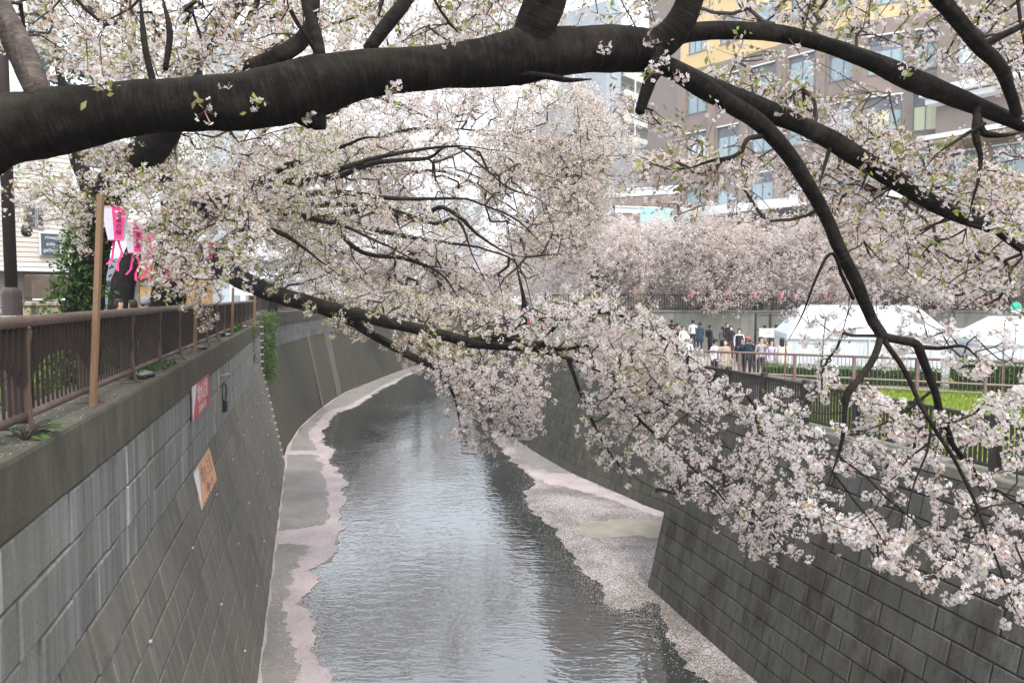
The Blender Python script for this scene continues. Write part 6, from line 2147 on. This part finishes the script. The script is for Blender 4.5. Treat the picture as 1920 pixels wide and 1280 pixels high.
person(1288, 30.6, 'person in a round white knitted hat near the fence end', (.78, .78, .76), GY, hat=('hat', (.80, .80, .77)), face=2.8, headpy=631)
person(1341, 30.6, 'person in a white jacket and dark cap close to the fence', (.70, .72, .74), NV, hat=('cap', (.04, .04, .05)), face=.5, headpy=636)
person(1359, 30.5, 'person with long hair in a beige coat and mask at the fence', BG, (.20, .13, .11), coat=BG, mask=True, long_=True, face=.1, headpy=636)
person(1391, 30.5, 'person in navy holding up a phone, next to the reddish cap', NV, (.12, .13, .16), 'photo', face=.2, headpy=634)
person(1402, 30.2, 'person in navy with a reddish cap taking a picture', NV, BK, 'photo', face=-.1, hat=('cap', (.40, .12, .10)), headpy=632)
person(1411, 30.9, 'person in dark grey holding a camera behind the navy pair', (.06, .06, .065), GY, 'photo', face=-.2, headpy=641)
person(1427, 30.3, 'person in a grey sweater raising one arm to the blossom', (.40, .37, .36), (.05, .055, .08), 'one', face=.2, headpy=632)
person(1446, 30.3, 'person in a lilac sweater with white bag strap at the fence', (.52, .50, .66), (.45, .48, .42), 'one', face=.4, headpy=637)
person(1466, 30.2, 'person with long hair seen from behind in a cream coat by the tent', (.72, .67, .58), (.30, .19, .14), long_=True, coat=(.74, .69, .60), face=3.1, headpy=634)
person(226, 17.0, 'person with black hair passing behind the left fence, nearest the pole', (.03, .03, .035), BK, face=1.2, headpy=561)
person(250, 17.6, 'person with short hair and white collar behind the left fence', (.75, .75, .75), NV, face=-1.4, headpy=563)
person(275, 18.2, 'person in a grey hat behind the left fence near the white post', (.45, .45, .47), BK, hat=('hat', (.25, .25, .27)), face=1.0, headpy=561)

# ------------------------------------------------------------------ buildings
M_brick = noisy('brown_tile', (.245, .195, .168), (.28, .226, .196), 1.2, .75, .2, fine=.12)
M_yellow = noisy('yellow_render', (.62, .46, .24), (.68, .51, .28), .6, .8, .15)
M_white = noisy('white_trim', (.70, .71, .71), (.78, .79, .79), 1, .7, .2)
M_grey = noisy('grey_blind_panel', (.15, .16, .185), (.19, .20, .225), 1, .6, .25)
M_pane = mat('pane_glass', (.30, .40, .42), .10, .6)
M_panec = mat('curtained_pane', (.60, .64, .42), .25, .5)
M_panew = mat('white_curtain_pane', (.62, .66, .68), .25, .5)
M_paneb = mat('blue_pane', (.27, .34, .38), .10, .6)
M_alu = mat('grey_aluminium', (.17, .19, .21), .45, .5)

def facade(root, A, B, z0, z1, wins, m, wall_name='wall', reveal=.22, flip=False):
    """wall from A to B (2-D, left to right as seen from the river) with real recessed windows.
    wins: list of (u0, u1, za, zb, pane material, n mullions, blind height)"""
    A = Vector((A[0], A[1], 0)); B = Vector((B[0], B[1], 0))
    d = (B - A); L = d.length; d.normalize()
    n = Vector((d.y, -d.x, 0))                       # outwards, towards the viewer
    P = lambda u, z, o=0.0: A + d * u + n * o + Vector((0, 0, z))
    us = sorted({0.0, L} | {w[0] for w in wins} | {w[1] for w in wins}); zs = sorted({z0, z1} | {w[2] for w in wins} | {w[3] for w in wins})
    mb = MB()
    for u0, u1 in zip(us, us[1:]):
        for za, zb in zip(zs, zs[1:]):
            cu, cz = (u0 + u1) / 2, (za + zb) / 2
            if any(w[0] < cu < w[1] and w[2] < cz < w[3] for w in wins): continue
            mb.poly((P(u0, za), P(u1, za), P(u1, zb), P(u0, zb)))
    for w in wins:
        u0, u1, za, zb = w[:4]
        c = [(u0, za), (u1, za), (u1, zb), (u0, zb)]
        for (a, b), (e, f) in zip(c, c[1:] + c[:1]):
            mb.poly((P(a, b), P(a, b, -reveal), P(e, f, -reveal), P(e, f)))
    mb.build(wall_name, m, root)
    Mx = Matrix(((d.x, n.x, 0, 0), (d.y, n.y, 0, 0), (0, 0, 1, 0), (0, 0, 0, 1)))
    for w in wins:
        u0, u1, za, zb, pm, nm, blind = w
        f = MB(); t_ = .07
        for cu, cz, su, sz in (((u0 + u1) / 2, za + t_ / 2, u1 - u0, t_), ((u0 + u1) / 2, zb - t_ / 2, u1 - u0, t_), (u0 + t_ / 2, (za + zb) / 2, t_, zb - za - 2 * t_), (u1 - t_ / 2, (za + zb) / 2, t_, zb - za - 2 * t_)):
            f.box(P(cu, cz, -reveal + .05), (su, .08, sz), 0, Mx)
        zt = zb - blind
        for k in range(1, nm):
            f.box(P(u0 + (u1 - u0) * k / nm, (za + zt) / 2, -reveal + .045), (.055, .06, zt - za - .02), 0, Mx)
        fr = f.build('window', M_alu, root)
        for k in range(nm):
            a_, b_ = u0 + (u1 - u0) * k / nm, u0 + (u1 - u0) * (k + 1) / nm
            g_ = MB(); g_.box(P((a_ + b_) / 2, (za + zt) / 2, -reveal + .01), (b_ - a_ - .01, .02, zt - za - .01), 0, Mx)
            g_.build('pane', pm if not isinstance(pm, (list, tuple)) else pm[k % len(pm)], fr)
        if blind > .05:
            g_ = MB(); g_.box(P((u0 + u1) / 2, (zb + zt) / 2, -reveal + .03), (u1 - u0 - .02, .04, zb - zt - .01), 0, Mx); g_.build('blind_panel', M_grey, fr)
        g_ = MB(); g_.box(P((u0 + u1) / 2, zb + .04, .02), (u1 - u0 + .12, .16, .10), 0, Mx); g_.build('head_trim', M_white, fr)
        g_ = MB(); g_.box(P((u0 + u1) / 2, za - .03, .0), (u1 - u0 + .06, .12, .06), 0, Mx); g_.build('sill', M_alu, fr)
    return P, L, Mx

big = thing('brown_building', 'large brown tiled building with yellow upper floors behind the right bank trees', 'building')
A = (at(1272, 400, 68).x, 68.0)
Bc = (at(1612, 300, 55.4).x, 55.4)
Lb_ = math.hypot(Bc[0] - A[0], Bc[1] - A[1])
wins = []
heads = [14.8, 19.1, 23.4, 27.7]
bw = Lb_ / 5
for i, h in enumerate(heads):
    for k in range(5):
        u0 = k * bw + .75; u1 = (k + 1) * bw - .45
        pm = [M_pane, M_paneb, M_panew, M_pane][(i * 3 + k) % 4]
        wins.append((u0, u1, h - 2.6, h, pm, 2, .9 if (i + k) % 2 else .5))
wy = []
for k in range(5):
    for h in (32.6, 36.9):
        wy.append((k * bw + .8, (k + 1) * bw - .5, h - 2.3, h, [M_pane, M_paneb][k % 2], 3, .0))
P1, L1, Mx1 = facade(big, A, Bc, 7.7, 28.9, wins, M_brick)
facade(big, A, Bc, 28.9, 41, wy, M_yellow, 'upper_wall')
# piers that stand proud of the wall
for k in range(6):
    mb = MB(); mb.box(P1(min(max(k * bw + .15, .3), L1 - .3), 18.2, .12), (.6, .3, 21.3), 0, Mx1); mb.build('pier', M_brick, big)
Cc = (at(1790, 300, 52.6).x, 52.6)
L2 = math.hypot(Cc[0] - Bc[0], Cc[1] - Bc[1]); b2 = L2 / 2
w2_, w3_ = [], []
for i, h in enumerate(heads):
    for k in range(2):
        w2_.append((k * b2 + .35, (k + 1) * b2 - .35, h - 2.7, h, [M_panec, M_panec, M_paneb] if i == 2 else ([M_paneb, M_pane] if i == 1 else [M_pane]), 3, 1.0 if i != 1 else .3))
for k in range(2):
    for h in (32.4, 36.7): w3_.append((k * b2 + .35, (k + 1) * b2 - .35, h - 2.5, h, M_pane, 3, 0.0))
P2, L2, Mx2 = facade(big, Bc, Cc, 7.7, 28.9, w2_, M_brick)
facade(big, Bc, Cc, 28.9, 41, w3_, M_yellow, 'upper_wall')
mb = MB()
for k in range(4):
    mb.poly([P2(b2 * .12 + .5 + .17 * math.cos(math.pi * k / 4 + s) * r + .0, 25.6 + .17 * math.sin(math.pi * k / 4 + s) * r, -.15) for s, r in ((0, 1.6), (math.pi / 2, .45), (math.pi, 1.6), (-math.pi / 2, .45))])
mb.build('red_star', mat('star_red', (.62, .06, .04), .6, .2), big)
D_ = (Cc[0] + 16, Cc[1] + 2)
mb = MB()
mb.poly(((A[0], A[1], 41), (Bc[0], Bc[1], 41), (Cc[0], Cc[1], 41), (Cc[0] + 6, 80, 41), (A[0], 84, 41)))
for a_, b_ in ((Cc, (Cc[0] + 6, 80)), ((A[0], 84), A)):
    mb.poly(((a_[0], a_[1], 7.7), (b_[0], b_[1], 7.7), (b_[0], b_[1], 41), (a_[0], a_[1], 41)))
mb.build('roof', M_brick, big)
# curved white ledge over the ground floor
mb = MB()
ledge = [at(1235, 404, 64), at(1300, 394, 63), at(1400, 382, 58.6), at(1480, 376, 56), at(1560, 372, 53.8), at(1625, 374, 52), at(1690, 380, 51), at(1760, 388, 50.5), at(1860, 392, 50)]
lz = sum(p.z for p in ledge[2:6]) / 4
for p, q in zip(ledge, ledge[1:]):
    p0, q0 = Vector((p.x, p.y, lz)), Vector((q.x, q.y, lz))
    n_ = Vector((q0.y - p0.y, -(q0.x - p0.x), 0)).normalized()
    bk = -n_ * 4.2
    mb.poly((p0 - zz * .35, q0 - zz * .35, q0 + zz * .35, p0 + zz * .35)); mb.poly((p0 + zz * .35, q0 + zz * .35, q0 + zz * .35 + bk, p0 + zz * .35 + bk)); mb.poly((p0 - zz * .35 + bk, q0 - zz * .35 + bk, q0 - zz * .35, p0 - zz * .35))
mb.build('ledge', M_white, big)

# the wing that juts out on the right
wing = thing('building_wing', 'lower brown wing with two white ledges and a tan soffit at the right edge', 'building')
Aw = (at(1752, 300, 51.5).x, 51.5); Bw = (at(2040, 300, 44.5).x, 44.5)
wn = [(1.0, 2.6, 16.4, 18.6, M_paneb, 2, .3), (3.6, 6.0, 16.4, 18.6, M_pane, 2, .0), (7.2, 9.6, 16.4, 18.6, M_pane, 2, .0), (7.0, 9.4, 24.0, 26.4, M_pane, 3, .0), (1.2, 3.4, 24.0, 26.4, M_panew, 2, .8)]
P3, L3, Mx3 = facade(wing, Aw, Bw, 7.7, 22.2, wn[:3], M_brick)
facade(wing, Aw, Bw, 22.9, 30, wn[3:], M_brick, 'upper_wall')
mb = MB(); mb.box(P3(L3 / 2, 22.55, .5), (L3 + .8, 2.2, .55), 0, Mx3); mb.build('ledge', M_white, wing)
mb = MB(); mb.box(P3(L3 / 2, 22.0, .35), (L3 + .4, 1.6, .35), 0, Mx3); mb.build('ledge', M_white, wing)
mb = MB(); mb.box(P3(L3 / 2, 19.4, 1.0), (L3, 2.6, .30), 0, Mx3); mb.build('ledge', M_white, wing)
mb = MB(); mb.box(P3(L3 / 2, 19.1, .98), (L3 - .1, 2.4, .25), 0, Mx3); mb.build('soffit', M_stone, wing)
mb = MB()
for k in range(40): mb.box(P3(.3 + k * (L3 - .6) / 40, 23.35, 1.3), (.03, .03, 1.0), 0, Mx3)
mb.box(P3(L3 / 2, 23.88, 1.3), (L3, .05, .06), 0, Mx3)
tag(mb.build('balcony_rail', M_alu, wing), kind='stuff')
mb = MB(); mb.poly([P3(u, 30, o) for u, o in ((0, 0), (L3, 0), (L3, -9), (0, -9))]); mb.poly([P3(0, z, o) for z, o in ((7.7, -9), (7.7, 0), (30, 0), (30, -9))]); mb.build('roof', M_brick, wing)

# low brown annex with white parapets and teal glass
ann = thing('brown_annex', 'low brown annex with white parapets and a teal glass balustrade below the balconies', 'building')
def wedge(root, pts, z0, tops, m, cap, capH=.7, depth=10):
    """pts: front line (x, y); tops: height at each; gives wall and a white parapet band"""
    mb, cb, rb = MB(), MB(), MB()
    for (p, q), (a_, b_) in zip(zip(pts, pts[1:]), zip(tops, tops[1:])):
        p, q = Vector((*p, 0)), Vector((*q, 0)); d = (q - p).normalized(); n_ = Vector((d.y, -d.x, 0))
        mb.poly((p + zz * z0, q + zz * z0, q + zz * (b_ - capH), p + zz * (a_ - capH)))
        for lo, hi, o in ((a_ - capH, a_ - .12, .06), (a_ - .12, a_, .16)):
            db = b_ - a_
            f = [p + n_ * o + zz * lo, q + n_ * o + zz * (lo + db), q + n_ * o + zz * (hi + db), p + n_ * o + zz * hi]
            cb.poly(f); k_ = -n_ * (o + .4)
            cb.poly((f[3], f[2], f[2] + k_, f[3] + k_)); cb.poly((f[0] + k_, f[1] + k_, f[1], f[0]))
        rb.poly((p + zz * (a_ - .3), q + zz * (b_ - .3), q + zz * (b_ - .3) + Vector((0, depth, 0)), p + zz * (a_ - .3) + Vector((0, depth, 0))))
    mb.build('wall', m, root); cb.build('parapet', cap, root); rb.build('roof', M_grey, root)
w0, w1 = at(1122, 362, 70), at(1275, 347, 66.5)
wedge(ann, [(w0.x, w0.y), (w1.x, w1.y)], 7.7, [w0.z + .2, w0.z + .2], M_brick, M_white)
w0, w1, w2 = at(1134, 425, 64), at(1152, 386, 62), at(1238, 392, 63)
wedge(ann, [(w0.x, w0.y + 4), (w1.x, w1.y), (w2.x, w2.y)], 7.7, [w1.z, w1.z, w1.z], M_brick, M_white, .55, 2.5)
M_teal2 = mat('teal_glass', (.30, .52, .50), .12, .6)
g0, g1, g2 = at(1200, 398, 60), at(1268, 388, 61), at(1330, 392, 60)
for k, (p, q) in enumerate(((g0, g0.lerp(g1, .5)), (g0.lerp(g1, .5), g1), (g1, g2))):
    mb = MB(); b_ = Vector((q.x - p.x, q.y - p.y, 0)); L_ = b_.length; b_.normalize(); n_ = Vector((b_.y, -b_.x, 0))
    mb.box(((p.x + q.x) / 2, (p.y + q.y) / 2, g0.z - .35), (L_ - .06, .06, 1.5), 0, Matrix(((b_.x, n_.x, 0, 0), (b_.y, n_.y, 0, 0), (0, 0, 1, 0), (0, 0, 0, 1))))
    mb.build('glass_panel', M_teal2, ann)

# apartment block with pale balconies
M_bal = noisy('balcony_concrete', (.50, .48, .43), (.57, .55, .50), .6, .8, .15)
M_slate = noisy('blue_grey_wall', (.30, .33, .35), (.36, .39, .41), .4, .7, .2)
apt = thing('apartment_block', 'apartment block with cream balconies and white drain pipes seen over the annex', 'building')
Aa, Ba = at(1166, 300, 104), at(1330, 300, 124)
d_ = Vector((Ba.x - Aa.x, Ba.y - Aa.y, 0)); La = d_.length; d_.normalize(); na = Vector((d_.y, -d_.x, 0))
PA = lambda u, z, o=0.0: Vector((Aa.x, Aa.y, 0)) + d_ * u + na * o + zz * z
Ma = Matrix(((d_.x, na.x, 0, 0), (d_.y, na.y, 0, 0), (0, 0, 1, 0), (0, 0, 0, 1)))
mb = MB(); mb.box(PA(La / 2, 27, -5), (La, 8, 40), 0, Ma); mb.build('wall', M_bal, apt)
z = 27.2
for fl in range(6):
    zf = z + fl * 3.0
    mb = MB(); mb.box(PA(La / 2, zf + .55, .25), (La + .3, .15, 1.15), 0, Ma); mb.box(PA(La / 2, zf - .1, -.35), (La + .2, 1.4, .2), 0, Ma); mb.build('balcony', M_bal, apt)
    for k in range(9):
        u = (k + .5) * La / 9
        mb = MB(); mb.box(PA(u, zf + 1.3, -.98), (La / 9 * .62, .06, 2.1), 0, Ma); f_ = mb.build('window', M_alu, apt)
        mb = MB(); mb.box(PA(u, zf + 1.3, -.94), (La / 9 * .54, .03, 1.95), 0, Ma); mb.build('pane', M_glassd, f_)
for u in (La * .10, La * .40, La * .72):
    mb = MB(); mb.tube([PA(u, 20, .40), PA(u, 47, .40)], .12, 8); mb.build('drain_pipe', M_white, apt)
mb = MB(); mb.box(PA(-2.2, 27, -4), (3.6, 8, 42), 0, Ma); mb.build('stair_tower', M_slate, apt)
for fl in range(9):
    mb = MB(); mb.box(PA(-2.2, 24 + fl * 3, .03), (1.6, .08, 1.5), 0, Ma); f_ = mb.build('window', M_alu, apt)
    mb = MB(); mb.box(PA(-2.2, 24 + fl * 3, .08), (1.4, .04, 1.3), 0, Ma); mb.build('pane', M_paneb, f_)

def plain_block(name, label, px0, px1, Y, ztop, m, depth, rows, cols, turn=0.0, z0=7.5, wm=None, cat='building'):
    a_, b_ = at(px0, 500, Y), at(px1, 500, Y + turn)
    t = thing(name, label, cat)
    d = Vector((b_.x - a_.x, b_.y - a_.y, 0)); L = d.length; d.normalize(); n_ = Vector((d.y, -d.x, 0))
    Pq = lambda u, z, o=0.0: Vector((a_.x, a_.y, 0)) + d * u + n_ * o + zz * z
    M = Matrix(((d.x, n_.x, 0, 0), (d.y, n_.y, 0, 0), (0, 0, 1, 0), (0, 0, 0, 1)))
    mb = MB(); mb.box(Pq(L / 2, (z0 + ztop) / 2, -depth / 2), (L, depth, ztop - z0), 0, M); mb.build('wall', m, t)
    mb = MB(); mb.box(Pq(L / 2, ztop + .25, -depth / 2), (L + .3, depth + .3, .5), 0, M); mb.build('roof', M_white, t)
    h = (ztop - z0) / max(rows, 1)
    for r in range(rows):
        for k in range(cols):
            u = (k + .5) * L / cols; z = z0 + (r + .55) * h
            mb = MB(); mb.box(Pq(u, z, .02), (L / cols * .55, .08, h * .5), 0, M); f_ = mb.build('window', M_alu, t)
            mb = MB(); mb.box(Pq(u, z, .065), (L / cols * .48, .03, h * .44), 0, M); mb.build('pane', wm or M_paneb, f_)
    return t
M_palegrey = noisy('pale_grey_wall', (.50, .53, .55), (.56, .59, .61), .4, .8, .1)
M_bluewhite = noisy('blue_white_wall', (.58, .64, .68), (.66, .71, .74), .4, .8, .1)
plain_block('grey_block', 'windowless pale grey block above the annex parapet', 1120, 1282, 88, at(1150, 300, 88).z + 1.5, M_palegrey, 8, 0, 1, 2)
plain_block('slim_building', 'slim blue grey building left of the balconies, behind blossom', 1092, 1128, 112, at(1100, 190, 112).z, M_slate, 10, 9, 2, 3)
plain_block('low_house', 'small pale blue house with a dark window at the left end of the annex', 1064, 1128, 82, at(1090, 420, 82).z, M_bluewhite, 7, 2, 3, 1)
plain_block('grey_house', 'grey house glimpsed through boughs over the middle of the river', 818, 905, 150, at(860, 372, 150).z, M_palegrey, 10, 3, 4, 2)
plain_block('distant_tower', 'distant glassy tower in the sky above the great limb', 398, 466, 210, at(430, 52, 210).z, M_slate, 16, 18, 5, 4, wm=M_pane)
plain_block('apartment_house', 'white apartment house behind the trees of the left bank', 430, 610, 95, at(500, 500, 95).z + 1, M_bluewhite, 10, 3, 8, 8)

# ------------------------------------------------------------------ the pale air of the place
hz = MB(); hz.box((0, 345, 46.4), (1540, 830, 97.2))
mh = bpy.data.materials.new('haze'); mh.use_nodes = True
mh.node_tree.nodes.clear()
o_ = mh.node_tree.nodes.new('ShaderNodeOutputMaterial'); v_ = mh.node_tree.nodes.new('ShaderNodeVolumePrincipled')
v_.inputs['Color'].default_value = (.95, .96, 1, 1); v_.inputs['Density'].default_value = .0007
mh.node_tree.links.new(v_.outputs[0], o_.inputs['Volume'])
tag(hz.build('haze', mh), kind='stuff')
